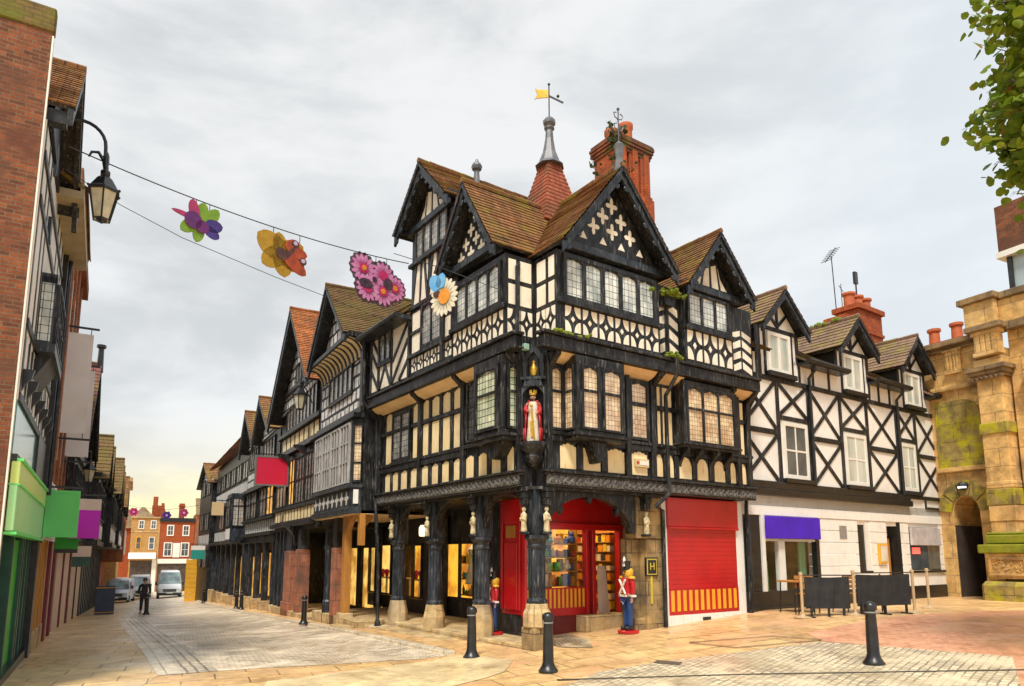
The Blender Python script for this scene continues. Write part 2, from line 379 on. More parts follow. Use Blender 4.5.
# ------------------------------------------------------------------ the corner house
H=thing('corner_house','ornate black timbered corner house with mossy gables and a red tiled turret',"building",FM.w(0,0),FM.deg)
tim=MB(); inf=MB()
pale=MB()
# core walls, storey by storey
c=MB()
c.hprism([(-.33,6.7),(-.33,0),(0,0),(0,-.33),(6.28,-.33),(6.28,6.7)],3.06,5.72)
c.hprism([(-.60,6.75),(-.60,2.2),(-.65,2.2),(-.65,.08),(.06,.08),(.06,-.65),(2.92,-.65),(2.92,-.5),(3.72,-.5),(3.72,-.65),(5.42,-.65),(5.42,-.56),(6.28,-.56),(6.28,6.75)],5.72,7.72)
c.fbox(LF,2.05,4.32,-3,.60,7.72,9.86)
c.build('wall',BLACK,H)
# plinth and arcade floor
fl=MB(); fl.hprism([(-.15,6.7),(-.15,.35),(.3,.1),(.62,1.1),(1.9,1.1),(1.9,6.7)],-.5,.07); fl.build('arcade_floor',STONEB,H,bevel=.02)
fl=MB(); fl.hprism([(-.62,6.6),(-.62,2.6),(-.15,2.6),(-.15,6.6)],-.5,-.045); fl.build('step',STONEB,H,bevel=.02)
MB().hprism([(-.3,6.7),(-.3,.05),(.05,-.3),(3.4,-.2),(3.4,3),(2.6,6.7)],3.0,3.055).build('arcade_ceiling',BLACK,H)
# carved frieze and mouldings over the arcade
def lines(z0,z1,d,dL=None): return None
fz=MB()
for m,a,b in ((LF,-.02,6.7),(RF,-.02,6.36)):
    n=int((b-a)/.17)
    for i in range(n):
        u=a+(i+.5)*(b-a)/n
        fz.bar(m,u-.075,3.115,u+.055,3.25,.04,.40,.428); fz.bar(m,u+.06,3.115,u+.0,3.19,.034,.40,.422)
        fz.prism(m,[(u+.045+.022*cos(k*PI/3),3.22+.022*sin(k*PI/3)) for k in range(6)],.40,.43)
    fz.fbox(m,a,b,.39,.403,3.09,3.265)
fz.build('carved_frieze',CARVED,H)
mo=MB()
for m,a,b in ((LF,-.04,6.72),(RF,-.04,6.38)):
    mo.fbox(m,a+.03,b,.30,.40,3.05,3.09); mo.fbox(m,a+.03,b,.30,.39,3.09,3.265)
    mo.fbox(m,a-.04,b+.03,.30,.44,3.267,3.31); mo.fbox(m,a-.08,b+.05,.30,.48,3.312,3.36)
    mo.fbox(m,a,b-.05,.30,.41,4.02 if m is LF else 4.06,4.10 if m is LF else 4.13)
    mo.fbox(m,a-.25,b-.1,.5,.70,5.70,5.92); mo.fbox(m,a-.32,b-.06,.5,.76,5.925,5.99)
    mo.fbox(m,a-.30,b-.08,.5,.73,5.66,5.70)
mo.build('moulding',BLACK,H,bevel=.012)
# jetty soffit
so=MB()
for m,segs in ((LF,((.15,.95),(1.05,2.05),(2.2,4.05),(4.2,6.6))),(RF,((.15,1.7),(1.8,2.85),(3.1,3.7),(5.35,6.2)))):
    for a,b in segs: so.add([m(a,.33,5.50),m(b,.33,5.50),m(b,.50,5.56),m(a,.50,5.56),m(b,.62,5.655),m(a,.62,5.655)],[(0,1,2,3),(3,2,4,5)]); so.mark()
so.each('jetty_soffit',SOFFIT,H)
br=MB()
for u in (.1,1.0,2.12,4.12,6.6): bracket(br,LF,u,.12,5.0,5.66,.33,.66)
for u in (.1,1.76,2.95,5.42,6.2): bracket(br,RF,u,.12,5.0,5.66,.33,.66)
br.each('jetty_bracket',BLACK,H,bevel=.01)
# first floor, street side
rows(inf,tim,LF,[(6.16,5.82),(4.59,4.27),(4.06,3.76),(3.61,3.24),(3.08,2.73),(2.58,2.21)],4.11,4.87,.33,0)
rows(inf,tim,LF,[(6.16,5.82),(4.59,4.27),(4.06,3.76),(3.61,3.24),(3.08,2.73),(2.58,2.21)],5.00,5.46,.33,1)
rows(inf,tim,LF,[(6.16,5.83),(5.69,5.36),(5.22,4.85),(4.67,4.31),(4.1,3.75),(3.58,3.26),(3.09,2.76),(2.56,2.24),(2.03,1.70),(1.52,1.19),(1.02,.68),(.46,.15)],3.38,3.86,.33,1)
tim.fbox(LF,2.0,6.6,.33,.38,4.885,4.98); tim.fbox(LF,2.0,6.6,.33,.385,3.88,4.01)
for u in (.06,2.12,4.15,6.5):
    tim.fbox(LF,u-.07,u+.07,.33,.42,3.37,5.6)
window(H,LF,4.68,5.70,4.12,5.38,.36,2,(.64,),G_GREY,sill=.06,fw=.06)
window(H,LF,1.25,1.98,4.14,5.45,.35,2,(.6,),G_DARK)
tim.fbox(LF,2.2,2.72,.33,.35,5.5,5.6)
# box oriel towards the street
ob=MB(); ob.box((-.75,.06,3.94),(-.33,1.12,4.02)); ob.box((-.79,.02,4.02),(-.33,1.16,4.08)); ob.box((-.74,.07,4.08),(-.33,1.11,4.16)); ob.box((-.74,.07,5.44),(-.33,1.11,5.62))
ob.prism(LF,[(.2,3.94),(1.0,3.94),(.66,3.62),(.52,3.62)],.33,.62)
for y in (.07,1.01): ob.box((-.74,y,4.16),(-.64,y+.1,5.44))
ob.build('oriel',BLACK,H,bevel=.01)
window(H,LF,.18,1.01,4.16,5.44,.735,1,(.58,),G_LEFT,fw=.07,heads=.07)
window(H,RF,-.63,-.34,4.16,5.44,-.075,1,(.58,),G_LEFT,fw=.05,heads=.07)
# first floor, square side: two-light box oriel, casement, three-light oriel
P0=[(.36,.76),(.92,1.42),(1.58,2.09)]
rows(inf,tim,RF,[(.36,.76),(.94,1.40),(1.60,2.07),(2.28,2.74)],3.42,3.92,.33,1)
rows(inf,tim,RF,[(3.0,3.22),(3.36,3.56),(3.73,4.15),(4.33,4.71),(4.92,5.31),(5.5,5.71),(5.88,6.1)],3.43,3.92,.33,2)
for a,b in ((2.82,3.02),(3.10,3.18),(3.27,3.55),(5.55,5.72),(5.86,6.08)):
    inf.prism(RF,scallop(a,b,4.15,4.88,0),.32,.338); inf.prism(RF,scallop(a,b,5.0,5.42,0),.32,.338)
tim.fbox(RF,2.2,6.25,.33,.375,4.89,4.985); tim.fbox(RF,0.0,6.25,.33,.385,3.94,4.05)
for u in (.06,2.15,2.9,5.80,6.2): tim.fbox(RF,u-.06,u+.06,.33,.42,3.37,5.6)
ob=MB()
ob.box((.44,-.74,3.97),(1.76,-.33,4.03)); ob.box((.40,-.79,4.03),(1.80,-.33,4.09)); ob.box((.47,-.74,4.09),(1.74,-.33,4.15)); ob.box((.47,-.74,5.44),(1.74,-.33,5.62))
ob.prism(RF,[(.95,3.97),(1.35,3.97),(1.2,3.55),(1.1,3.55)],.33,.60)
for u in (.47,1.02,1.64): ob.fbox(RF,u,u+.1,.6,.745,4.15,5.44)
ob.build('oriel',BLACK,H,bevel=.01)
window(H,RF,.57,1.02,4.15,5.44,.735,1,(.60,),G_AMB,fw=.045,heads=.08)
window(H,RF,1.12,1.64,4.15,5.44,.735,1,(.60,),G_AMB,fw=.045,heads=.08)
window(H,LF,-.66,-.34,4.15,5.44,-.48,1,(.60,),G_AMB,fw=.04,heads=.08)
window(H,RF,.08,.42,4.15,5.44,.35,1,(.60,),G_AMB,fw=.05,heads=.08)
window(H,RF,2.22,2.78,4.16,5.46,.36,1,(.58,),G_AMB,fw=.06,heads=.08)
ob=MB()
ob.box((3.60,-.62,4.10),(5.50,-.33,4.15)); ob.box((3.55,-.68,4.15),(5.55,-.33,4.20)); ob.box((3.64,-.60,5.50),(5.46,-.33,5.62))
for u in (3.62,5.38): ob.fbox(RF,u,u+.1,.33,.64,4.2,5.5)
for u in (3.78,4.24,4.81,5.3):
    bracket(ob,RF,u,.08,3.55,4.1,.33,.60); ob.ball(RF(u,.56,4.03),.055)
ob.build('oriel',BLACK,H,bevel=.01)
window(H,RF,3.72,5.38,4.20,5.50,.6,3,(.60,),G_AMB,fw=.05,heads=.09)
# second floor
inf_first=inf; inf=pale
petal_row(inf,tim,LF,.14,2.12,5,6.06,6.56,.65)
petal_row(inf,tim,LF,2.26,4.25,6,6.16,6.50,.60)
petal_row(inf,tim,RF,.24,2.88,6,6.08,6.60,.65)
petal_row(inf,tim,RF,3.78,5.38,3,6.10,6.78,.65)
herring(inf,RF,2.96,3.68,6.08,7.35,.5,4); inf.mark()
herring(inf,RF,5.46,6.24,6.06,7.15,.56,4); inf.mark()
tim.fbox(LF,.08,2.2,.60,.73,6.58,6.68); tim.fbox(LF,2.2,4.36,.55,.68,6.52,6.60)
tim.fbox(RF,.06,2.95,.60,.73,6.62,6.72); tim.fbox(RF,3.7,5.45,.60,.73,6.79,6.88)
for a,b,z0,z1 in ((4.22,3.78,6.62,7.1),(4.22,3.78,7.2,7.66),(2.58,2.34,6.62,7.1)): inf.prism(LF,scallop(b,a,z0,z1,0),.59,.607)
window(H,LF,2.66,3.70,6.62,7.72,.62,2,(),G_GREY,heads=.1,sill=.05,fw=.07)
tim.fbox(LF,3.74,4.3,.6,.64,7.11,7.19)
inf2=MB()
for k,(a,b) in enumerate(((4.22,3.86),(3.8,3.44),(3.38,3.02),(2.96,2.62))):           # slanting studs under the attic lights
    s=1 if k%2 else -1
    inf.prism(LF,[(a,7.86),(b+.06,7.86),(b+.02+s*.0,8.85),(a-.08,8.85)],.59,.607)
    tim.bar(LF,(a if s<0 else b),7.86,((a+b)/2),8.88,.08,.6,.64)
tim.fbox(LF,2.2,4.36,.55,.66,7.74,7.84); tim.fbox(LF,2.2,4.36,.55,.70,8.86,8.95)
inf.mark()
# wing at the far end
inf.prism(LF,[(6.62,6.12),(6.2,6.12),(6.2,7.6),(6.62,7.6)],.59,.607); inf.prism(LF,[(5.32,6.12),(4.42,6.12),(4.42,7.6),(5.32,7.6)],.59,.607)
inf.prism(LF,[(6.1,6.12),(5.4,6.12),(5.4,6.72),(6.1,6.72)],.59,.607)
for a,b,z0,z1 in ((6.62,6.2,6.7,6.2),(6.62,6.2,7.2,6.7),(6.62,6.2,7.6,7.1),(5.3,4.42,6.15,7.1),(5.3,4.42,6.7,7.55),(4.9,4.42,6.12,6.55),(6.1,5.75,6.12,6.7),(5.4,5.75,6.12,6.7)): tim.bar(LF,a,z0,b,z1,.085,.6,.64)
for u in (6.16,5.36,4.37,6.66): tim.fbox(LF,u-.045,u+.045,.6,.645,6.0,7.7)
window(H,LF,5.40,6.12,6.80,7.62,.62,2,(),G_GREY,sill=.05)
inf.mark()
# windows of the gabled bays
window(H,LF,.20,1.98,6.68,7.60,.66,4,(),G_PALE,heads=.07,mw=.07,fw=.07)
window(H,RF,.20,2.78,6.72,7.66,.66,5,(),G_PALE,heads=.07,mw=.10,fw=.08)
window(H,RF,3.80,5.26,6.88,7.70,.66,3,(),G_PALE,mw=.08,fw=.07)
window(H,LF,2.48,4.10,8.96,9.80,.61,4,(),G_GREY,mw=.08,fw=.07)
# returns of the corner notch
for m,d in ((RF,-.08),(LF,-.06)):
    for z0,z1 in ((6.68,7.10),(7.2,7.62)): 
        for a,b in ((-.58,-.40),(-.30,-.02)): inf.prism(m,scallop(a,b,z0,z1,0),d-.01,d+.008)
    petals(inf,m,-.6,-.3,6.08,6.58,d); petals(inf,m,-.28,0,6.08,6.58,d)
for m,cz in ((LF,(.02,.12)),(RF,(.04,.12))): pass
inf.mark()
# gables
def face(m,uc,hw,zb,za,d,n): return MB().prism(m,[(uc-hw,zb),(uc+hw,zb),(uc,za)],d-.12,d)
g1=((3.33,11.17),(4.69,9.80),(2.02,9.82)); g2=((1.22,9.66),(2.38,8.0),(.04,7.86)); g3=((1.58,9.82),(-.02,7.80),(3.22,7.86)); g4_=((4.70,9.22),(3.52,7.72),(5.92,7.82))
gb=MB(); gw=MB()
for m,(ap,l,r),d,dw in ((LF,g1,.95,.60),(LF,g2,.98,.65),(RF,g3,.98,.65),(RF,g4_,.98,.65)):
    barge(gb,m,(ap[0],ap[1]-.05),(l[0],l[1]-.05),.24,d-.07,d,6); barge(gb,m,(ap[0],ap[1]-.05),(r[0],r[1]-.05),.24,d-.07,d,6)
    gw.prism(m,[(l[0]+(ap[0]-l[0])*.13,l[1]-.05),(r[0]+(ap[0]-r[0])*.13,r[1]-.05),(ap[0],ap[1]-.22)],dw-.25,dw-.02)
    # purlin ends and the tie beam
    for q in (l,r):
        u=q[0]+(ap[0]-q[0])*.12; gb.fbox(m,u-.07,u+.07,dw-.1,d-.08,q[1]+.02,q[1]+.16)
    zb=max(l[1],r[1])-.02
    gb.fbox(m,l[0]+(ap[0]-l[0])*.15,r[0]+(ap[0]-r[0])*.15,dw-.05,dw+.10,zb-.06,zb+.10) if m is RF else gb.fbox(m,r[0]+(ap[0]-r[0])*.15,l[0]+(ap[0]-l[0])*.15,dw-.05,dw+.10,zb-.06,zb+.10)
gw.build('gable_wall',BLACK,H); gb.build('bargeboard',BLUEBLK,H,bevel=.008)
def lattice(m,ap,zb,hw,d,r,rows_):
    for i,(z,us) in enumerate(rows_):
        for u in us: quatre(inf,m,ap+u,z,r,d)
lattice(RF,1.58,8,1.2,.63,.165,[(9.06,(0,)),(8.77,(-.26,.26)),(8.48,(-.52,0,.52))])
pale.mark()
for u in (-.80,-.26,.26,.80): inf.prism(RF,[(1.58+u-.1,8.14),(1.58+u+.1,8.14),(1.58+u,8.30)],.62,.638)
pale.mark(); lattice(LF,1.22,8,1.0,.63,.14,[(9.0,(0,)),(8.74,(-.21,.21)),(8.48,(-.42,0,.42)),(8.22,(-.62,-.21,.21,.62))])
pale.mark()
for m,uc,zb,d,k in ((LF,3.33,9.98,.585,1.0),(RF,4.70,7.98,.635,.95)):      # struts fanning in the smaller gables
    for a,b,c_,e in ((-.62,-.40,-.36,-.30),(-.30,-.05,-.22,-.04),(.05,.30,.04,.22),(.40,.62,.30,.36)):
        inf.prism(m,[(uc+a*k,zb),(uc+b*k,zb),(uc+e*k,zb+(.62 if abs(e)<.25 else .30)*k),(uc+c_*k,zb+(.36 if abs(c_)<.25 else .22)*k if abs(a)>abs(b) else zb+.55*k)],d-.01,d+.008)
inf=inf_first
tim.build('timber_framing',BLACK,H,bevel=.006); inf.mark(); inf.each('plaster_panel',CREAM,H); pale.mark(); pale.each('plaster_panel',PALE,H)
# roofs
gable_roof(H,LF,g1[0],g1[1],g1[2],1.0,-(-6.2),TILE)
gable_roof(H,LF,g2[0],g2[1],g2[2],1.02,3.2,TILE)
gable_roof(H,RF,g3[0],g3[1],g3[2],1.02,4.2,TILE)
gable_roof(H,RF,g4_[0],g4_[1],g4_[2],1.02,4.5,TILE)
wr=MB(); roof(wr,(1.1,4.35,9.2),(1.1,6.8,9.2),(-.98,6.8,7.66),(-.98,4.35,7.66)); wr.build('roof',TILEG,H)
ev=MB(); ev.box((-1.0,4.3,7.55),(-.6,6.78,7.65)); ev.tube([(-1.02,4.3,7.62),(-1.02,6.8,7.6)],.06,8); ev.build('eaves_gutter',BLUEBLK,H)
back=MB(); back.hprism([(1,6.5),(1,1),(6.2,1),(6.2,6.5)],7.7,8.4); back.build('rear_wall',BRICKM,H)
rb=MB(); roof(rb,(3.4,1.5,10.1),(3.4,6.5,10.1),(6.4,6.5,7.8),(6.4,1.5,7.8)); rb.build('roof',SLATE,H)
# turret over the crossing of the ridges
def pyr(mb,cx,cy,prof,n=4,ph=PI/4):
    mb.lathe(prof,n,(cx,cy,0),ph)
tr=MB(); N=16; cx,cy=1.62,1.52
for i in range(N):
    t0,t1=i/N,(i+1)/N; r0=.86+(.235-.86)*t0; r1=.86+(.235-.86)*t1; z0=9.3+1.78*t0; z1=9.3+1.78*t1+.012
    tr.lathe([(r0+.022,z0),(r0+.022,z0+.02),(r1,z1)],4,(cx,cy,0),PI/4)
tr.build('turret_roof',TILER,H)
sp=MB(); sp.lathe([(.36,11.02),(.27,11.12),(.165,11.40),(.105,11.75),(.09,11.98),(.13,12.02),(.13,12.05),(.085,12.08),(.155,12.15),(.16,12.22),(.10,12.30),(.03,12.33)],8,(cx,cy,0),PI/8); sp.build('lead_spire',LEAD,H)
va=MB(); va.tube([(cx,cy,12.3),(cx,cy,13.22)],.016,6); va.ball((cx,cy,13.22),.035); vane=va.build('vane_rod',IRON,H)
vb=MB(); e0=FM; dx,dy=cos(rad(-34.9)),sin(rad(-34.9))
vm=lambda u,d,z:(cx+u*dx-d*dy,cy+u*dy+d*dx,z)
vb.prism(vm,[(-.02,12.86),(-.30,12.84),(-.36,12.80),(-.29,12.93),(-.34,13.10),(-.28,13.07),(-.02,13.06)],-.012,.012); vb.build('vane_flag',paint('gilt',(.62,.40,.04),(.45,.28,.03),.35,5,.002,metal=.4),H)
vc=MB(); vc.prism(vm,[(.0,12.93),(.36,12.74),(.34,12.70),(.0,12.88)],-.01,.01); vc.ball(vm(.22,0,12.9),.04); vc.build('vane_pointer',IRON,H)
vp=MB(); vp.lathe([(.10,10.62),(.085,10.75),(.065,11.15),(.12,11.18),(.14,11.26),(.11,11.33),(.05,11.38),(.03,11.46)],10,(.5,3.05,.14)); vp.build('roof_vent',LEAD,H)
fn=MB(); z0=9.80; fn.lathe([(.12,z0-.08),(.07,z0+.25),(.10,z0+.45),(.12,z0+.52),(.05,z0+.58),(.02,z0+.62)],8,(1.58,-.9,0))
fn.tube([(1.58,-.9,z0+.6),(1.58,-.9,z0+1.38)],.016,6); fn.ball((1.58,-.9,z0+1.36),.035)
for s in (-1,1):
    for zz in (.86,1.12): fn.tube([(1.58,-.9,z0+zz),(1.58+s*.10,-.9,z0+zz+.03),(1.58+s*.13,-.9,z0+zz+.12),(1.58+s*.05,-.9,z0+zz+.15)],.012,5)
fn.build('gable_finial',LEAD,H,smooth=True)
# clustered chimney
ch=MB(); bx,by=4.28,1.75
for dx_ in (-.40,.02,.44):
    for dy_ in (-.18,.24):
        ch.box((bx+dx_-.17,by+dy_-.24,8.0),(bx+dx_+.17,by+dy_+.24,12.28))
        ch.box((bx+dx_-.085,by+dy_-.30,8.0),(bx+dx_+.085,by+dy_+.30,12.29))
ch.box((bx-.54,by-.34,8.0),(bx+.58,by+.40,12.25)); ch.box((bx-.62,by-.50,8),(bx+.66,by+.54,11.05)); ch.box((bx-.60,by-.46,11.05),(bx+.64,by+.50,11.15)); chs=ch.build('chimney_stack',BRICKO,H,bevel=.01)
cc=MB()
for i,o_ in enumerate((.06,.12,.18,.22,.16)): cc.box((bx-.57-o_*.5,by-.40-o_*.5,12.20+i*.085),(bx+.61+o_*.5,by+.46+o_*.5,12.283+i*.085))
cc.build('chimney_cap',bricks('sooty_brick',(.34,.10,.04),(.2,.06,.03),(.1,.06,.04),.225,.075,.008,dirt=(.06,.05,.03),moss=(.12,.12,.03)),H,bevel=.01)
pt=MB()
for x,y,zz in ((-.26,.1,-.12),(.05,-.1,.06)): pt.lathe([(.19,12.5),(.18,13.0+zz),(.21,13.05+zz),(.21,13.15+zz),(.15,13.16+zz),(.15,12.7)],12,(bx+x,by+y,0)); pt.mark()
pt.each('chimney_pot',paint('terracotta',(.55,.14,.045),(.42,.10,.035),.7,3,.004),H,smooth=True)
# rainwater goods
dp=MB()
dp.tube([(3.2,-.60,7.2),(3.2,-.60,6.05),(3.2,-.86,5.92),(3.2,-.86,5.62),(3.2,-.5,5.2),(3.2,-.5,3.45),(3.2,-.52,3.05),(2.95,-.35,2.78),(3.42,-.1,2.7) if 0 else (3.42,-.1,2.72),(3.42,-.1,.22)],.048,8)
dp.box((3.05,-.72,7.2),(3.35,-.46,7.45)); dp.build('downpipe',BLACK,H,smooth=True)
dp=MB(); dp.tube([(6.36,-.62,7.4),(6.36,-.62,5.75),(6.40,-.30,5.35),(6.40,-.12,3.4),(6.34,-.12,2.9),(6.34,-.12,.36)],.045,8); dp.build('downpipe',BLACK,H,smooth=True)
dp=MB(); dp.tube([(-.80,6.72,7.5),(-.80,6.72,5.9),(-.42,6.66,5.4),(-.42,6.6,4.4),(-.42,6.6,3.2),(-.46,6.45,2.9),(-.46,6.2,1.5),(-.46,6.15,-.1)],.05,8); dp.lathe([(.09,-.2),(.09,0),(.06,.1)],8,(-.46,6.15,0)); dp.build('downpipe',BLACK,H,smooth=True)
dp=MB(); dp.tube([(-.74,2.5,7.5),(-.74,2.5,6.05)],.045,8).mark(); dp.tube([(-.3,.12,7.6),(-.42,.0,7.45),(-.42,0,6.1)],.045,8); dp.each('downpipe',BLACK,H,smooth=True)
# ---- ground floor: pillars
def pillar(x,y,zb,zs,blocks,wb):
    b=MB(); b.lathe([(wb*1.25,zb),(wb*1.25,zb+(zs-zb)*.62),(wb*1.05,zs-.1),(wb*.98,zs)],8,(x,y,0),PI/8); p=b.build('pillar_base',STONEB,H,bevel=.015)
    s=MB(); s.lathe([(.205,zs),(.205,zs+.06),(.165,zs+.10),(.158,1.86),(.185,1.88),(.19,1.93),(.175,1.95),(.19,2.02),(.245,2.06),(.245,2.13)],8,(x,y,0),PI/8)
    for k in range(8):
        a=k*PI/4; s.tube([(x+.152*cos(a),y+.152*sin(a),zs+.1),(x+.150*cos(a),y+.150*sin(a),1.86)],.018,5)
    s.box((x-.17,y-.17,2.13),(x+.17,y+.17,3.06)); s.build('pillar_shaft',BLUEBLK,H,bevel=.008)
for x,y,zb,zs in ((.03,1.95,-.12,.72),(.03,4.03,-.14,.60),(.03,6.0,-.2,.60)): pillar(x,y,zb,zs,0,.21)
pillar(.06,.04,.40,.84,0,.22)
MB().box((-.16,-.16,-.1),(.28,.26,.40)).build('pillar_base',PIERST,H,bevel=.02)
sp_=MB()
for y in (.04,1.95,4.03,6.0):
    for s in (-1,1):
        if y==.04 and s==-1 or y==6.0 and s==1: continue
        spandrel(sp_,LF,y+s*.17,s,2.3,3.05,.62,-.12,.06)
P=[(.22,3.05),(.22,2.2)]+[(1.38-1.12*cos(t*PI/14),2.2+.72*sin(t*PI/14)) for t in range(0,15)]+[(2.62,2.2),(2.62,3.05)]
sp_.prism(RF,P,-.12,.06)
for u,z in ((.62,2.62),(2.14,2.62),(1.38,2.86)): sp_.prism(RF,[(u-.07,z+.04),(u,z-.08),(u+.07,z+.04),(u,z+.12)],-.08,.03)
sp_.mark(); sp_.each('arch_brace',BLACK,H,bevel=.008)
# bracket consoles with carved figures
for m,u,d in ((LF,.1,.17),(LF,1.95,.17),(LF,4.03,.17),(LF,6.0,.17),(RF,.12,.17),(RF,2.86,.12)):
    k=MB(); k.fbox(m,u-.12,u+.12,d-.1,d+.16,2.96,3.05); k.fbox(m,u-.09,u+.09,d-.1,d+.12,2.84,2.958); k.prism(m,[(u-.07,2.70),(u+.07,2.70),(u+.09,2.838),(u-.09,2.838)],d-.1,d+.09); k.mark()
    k.fbox(m,u-.08,u+.08,d-.1,d+.10,2.14,2.19); k.each('console',BLACK,H,bevel=.01)
    x,y,z=m(u,d+.03,2.19)
    f=MB(); f.lathe([(.055,0),(.065,.03),(.05,.16),(.062,.27),(.066,.33),(.03,.37),(.022,.385),(.038,.41),(.042,.44),(.03,.47),(.005,.485)],10,(x,y,z))
    for s in (-1,1):
        a=m(u+s*.06,d+.03,2.19+.33); b=m(u+s*.075,d+.06,2.19+.22); e=m(u+s*.02,d+.10,2.19+.26); f.tube([a,b,e],[.02,.018,.014],6)
    f.build('carved_figure',paint('stone_figure_paint',(.70,.62,.40),(.40,.32,.18),.7,14,.004) if 'stone_figure_paint' not in MATS else MATS['stone_figure_paint'],H,smooth=True)
# statue niche: canopy above, corbel below
k=MB(); nm=lambda u,d,z:((u-d)*.7071,(-u-d)*.7071,z)
k.prism(nm,[(-.30,3.4),(.30,3.4),(.30,5.7),(-.30,5.7)],-.06,.05)
k.build('corner_post',BLACK,H)
k=MB(); k.lathe([(.06,3.42),(.16,3.5),(.20,3.62),(.17,3.66),(.26,3.76),(.30,3.84),(.30,3.90)],8,(-.10,-.10,0),PI/8); k.build('corbel',BLACK,H,bevel=.008)
k=MB()
for s in (-1,1): k.prism(nm,[(s*.20,3.95),(s*.24,3.95),(s*.24,4.95),(s*.12,5.12),(0,5.22),(0,5.06),(s*.10,4.98),(s*.20,4.86)],.05,.24)
for s in (-1,0,1): k.prism(nm,[(s*.15-.05,5.0),(s*.15+.05,5.0),(s*.15,5.16+.08*(s==0))],.2,.27)
k.prism(nm,[(-.26,5.14),(.26,5.14),(.26,5.2),(-.26,5.2)],.05,.26)
for s in (-1,1): k.prism(nm,[(s*.14,5.2),(s*.22,5.2),(s*.2,5.62),(s*.08,5.78),(0,5.86),(0,5.72),(s*.12,5.56)],.05,.2)
k.prism(nm,[(-.14,5.2),(.14,5.2),(.12,5.6),(0,5.72),(-.12,5.6)],.05,.09)
k.build('niche_canopy',BLUEBLK,H,bevel=.006)
k=MB(); x,y,z=nm(0,.12,5.24); k.lathe([(.05,0),(.065,.05),(.07,.16),(.04,.2),(.03,.23),(.025,.25),(.038,.285),(.005,.315)],10,(x,y,z)); k.build('gilt_figure',MATS['gilt'],H,smooth=True)
k=MB(); x,y,z=nm(-.14,.30,5.72); k.box((x-.06,y-.06,z),(x+.06,y+.06,z+.12)); k.build('alarm_box',paint('mint_paint',(.35,.62,.48)),H,bevel=.01)
# pier and shutter wall on the square side
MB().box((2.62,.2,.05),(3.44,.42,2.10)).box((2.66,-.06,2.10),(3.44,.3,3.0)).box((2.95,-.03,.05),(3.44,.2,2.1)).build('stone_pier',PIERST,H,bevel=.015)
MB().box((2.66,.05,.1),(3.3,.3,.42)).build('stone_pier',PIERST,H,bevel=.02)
wl=MB(); wl.box((3.46,-.03,.15),(3.62,.3,3.05)); wl.box((6.02,-.03,.2),(6.30,.3,3.05)); wl.box((3.62,-.03,.2),(6.02,.3,.44)); wl.box((3.62,.1,.44),(6.02,.3,3.05)); wl.build('shutter_wall',WHITE,H,bevel=.006)
MB().box((4.7,-.06,.27),(4.95,-.031,.36)).build('air_brick',IRON,H)
sh=MB(); sh.box((3.62,-.015,1.0),(6.02,.08,2.36)); 
for i in range(13): sh.box((3.62,-.02,1.0+i*.105),(6.02,-.012,1.096+i*.105))
sh.build('roller_shutter',RED,H,bevel=.003)
MB().box((3.60,-.09,2.38),(6.04,.08,3.03)).box((3.60,-.11,2.33),(6.04,.08,2.378)).build('shutter_box',RED,H,bevel=.01)
MB().box((3.62,-.03,.44),(6.02,.08,.998)).build('stall_riser',RED,H)
st=MB()
for i in range(12): st.box((3.68+i*.195,-.042,.52),(3.68+i*.195+.10,-.032,.97))
st.build('yellow_stripes',YEL,H)
np_=MB(); np_.fbox(RF,2.34,2.74,.33,.40,3.58,3.76); p=np_.build('name_plate',paint('plate_stone',(.66,.52,.28)),H,bevel=.008)
q=MB(); q.fbox(RF,2.47,2.72,.40,.406,3.63,3.72); q.build('panel',WHITEP,p)
q=MB(); q.prism(RF,[(2.40+.035*cos(k*PI/5),3.675+.035*sin(k*PI/5)) for k in range(10)],.40,.408); q.build('emblem',RED,p)
# wall notice with the letter H
p=MB().box((2.90,-.06,1.30),(3.26,-.022,1.70)).build('wall_sign',IRON,H)
MB().box((2.93,-.066,1.33),(3.23,-.061,1.67)).build('sign_border',paint('sign_yellow',(.62,.50,.05),(.5,.4,.04),.5),p)
MB().box((2.955,-.072,1.355),(3.205,-.067,1.645)).build('sign_field',IRON,p)
text('sign_letter','H',.22,MATS['sign_yellow'],p,(3.08,-.076,1.50),(PI/2,0,0))
MB().box((3.05,-.052,.72),(3.10,-.022,1.30)).build('sign_stem',MATS['sign_yellow'],H)
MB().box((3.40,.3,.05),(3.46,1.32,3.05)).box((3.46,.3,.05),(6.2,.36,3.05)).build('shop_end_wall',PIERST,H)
# toy shop under the arch
f=MB(); f.box((.62,1.2,.45),(2.30,1.26,1.05)); f.box((.62,1.2,2.33),(3.45,1.3,3.0)); f.box((2.28,1.14,.45),(2.36,1.3,2.33)); f.box((2.46,1.14,.45),(2.56,1.3,2.33)); f.box((3.28,1.14,.45),(3.42,1.3,2.33))
f.box((.60,1.17,.45),(.66,1.3,2.33)); f.box((.6,1.13,2.30),(3.45,1.2,2.40)); f.box((.62,1.1,2.4),(3.45,1.18,2.44))
sf=f.build('shopfront',RED,H,bevel=.008)
MB().box((.66,1.22,1.06),(2.27,1.232,2.32)).build('pane',CLEAR,sf)
st=MB()
for i in range(14): st.box((.68+i*.116,1.19,.62),(.68+i*.116+.055,1.199,1.02))
st.build('yellow_stripes',YEL,sf)
MB().box((2.37,1.25,.45),(2.45,1.3,2.33)).build('grey_jamb',paint('grey_paint',(.25,.25,.26)),sf)
MB().box((.62,1.2,.05),(2.3,1.3,.45)).build('plinth',paint('dark_red',(.16,.01,.012)),sf)
MB().box((2.0,.85,.1),(3.4,1.3,.45)).build('door_step',STONEB,H,bevel=.015)
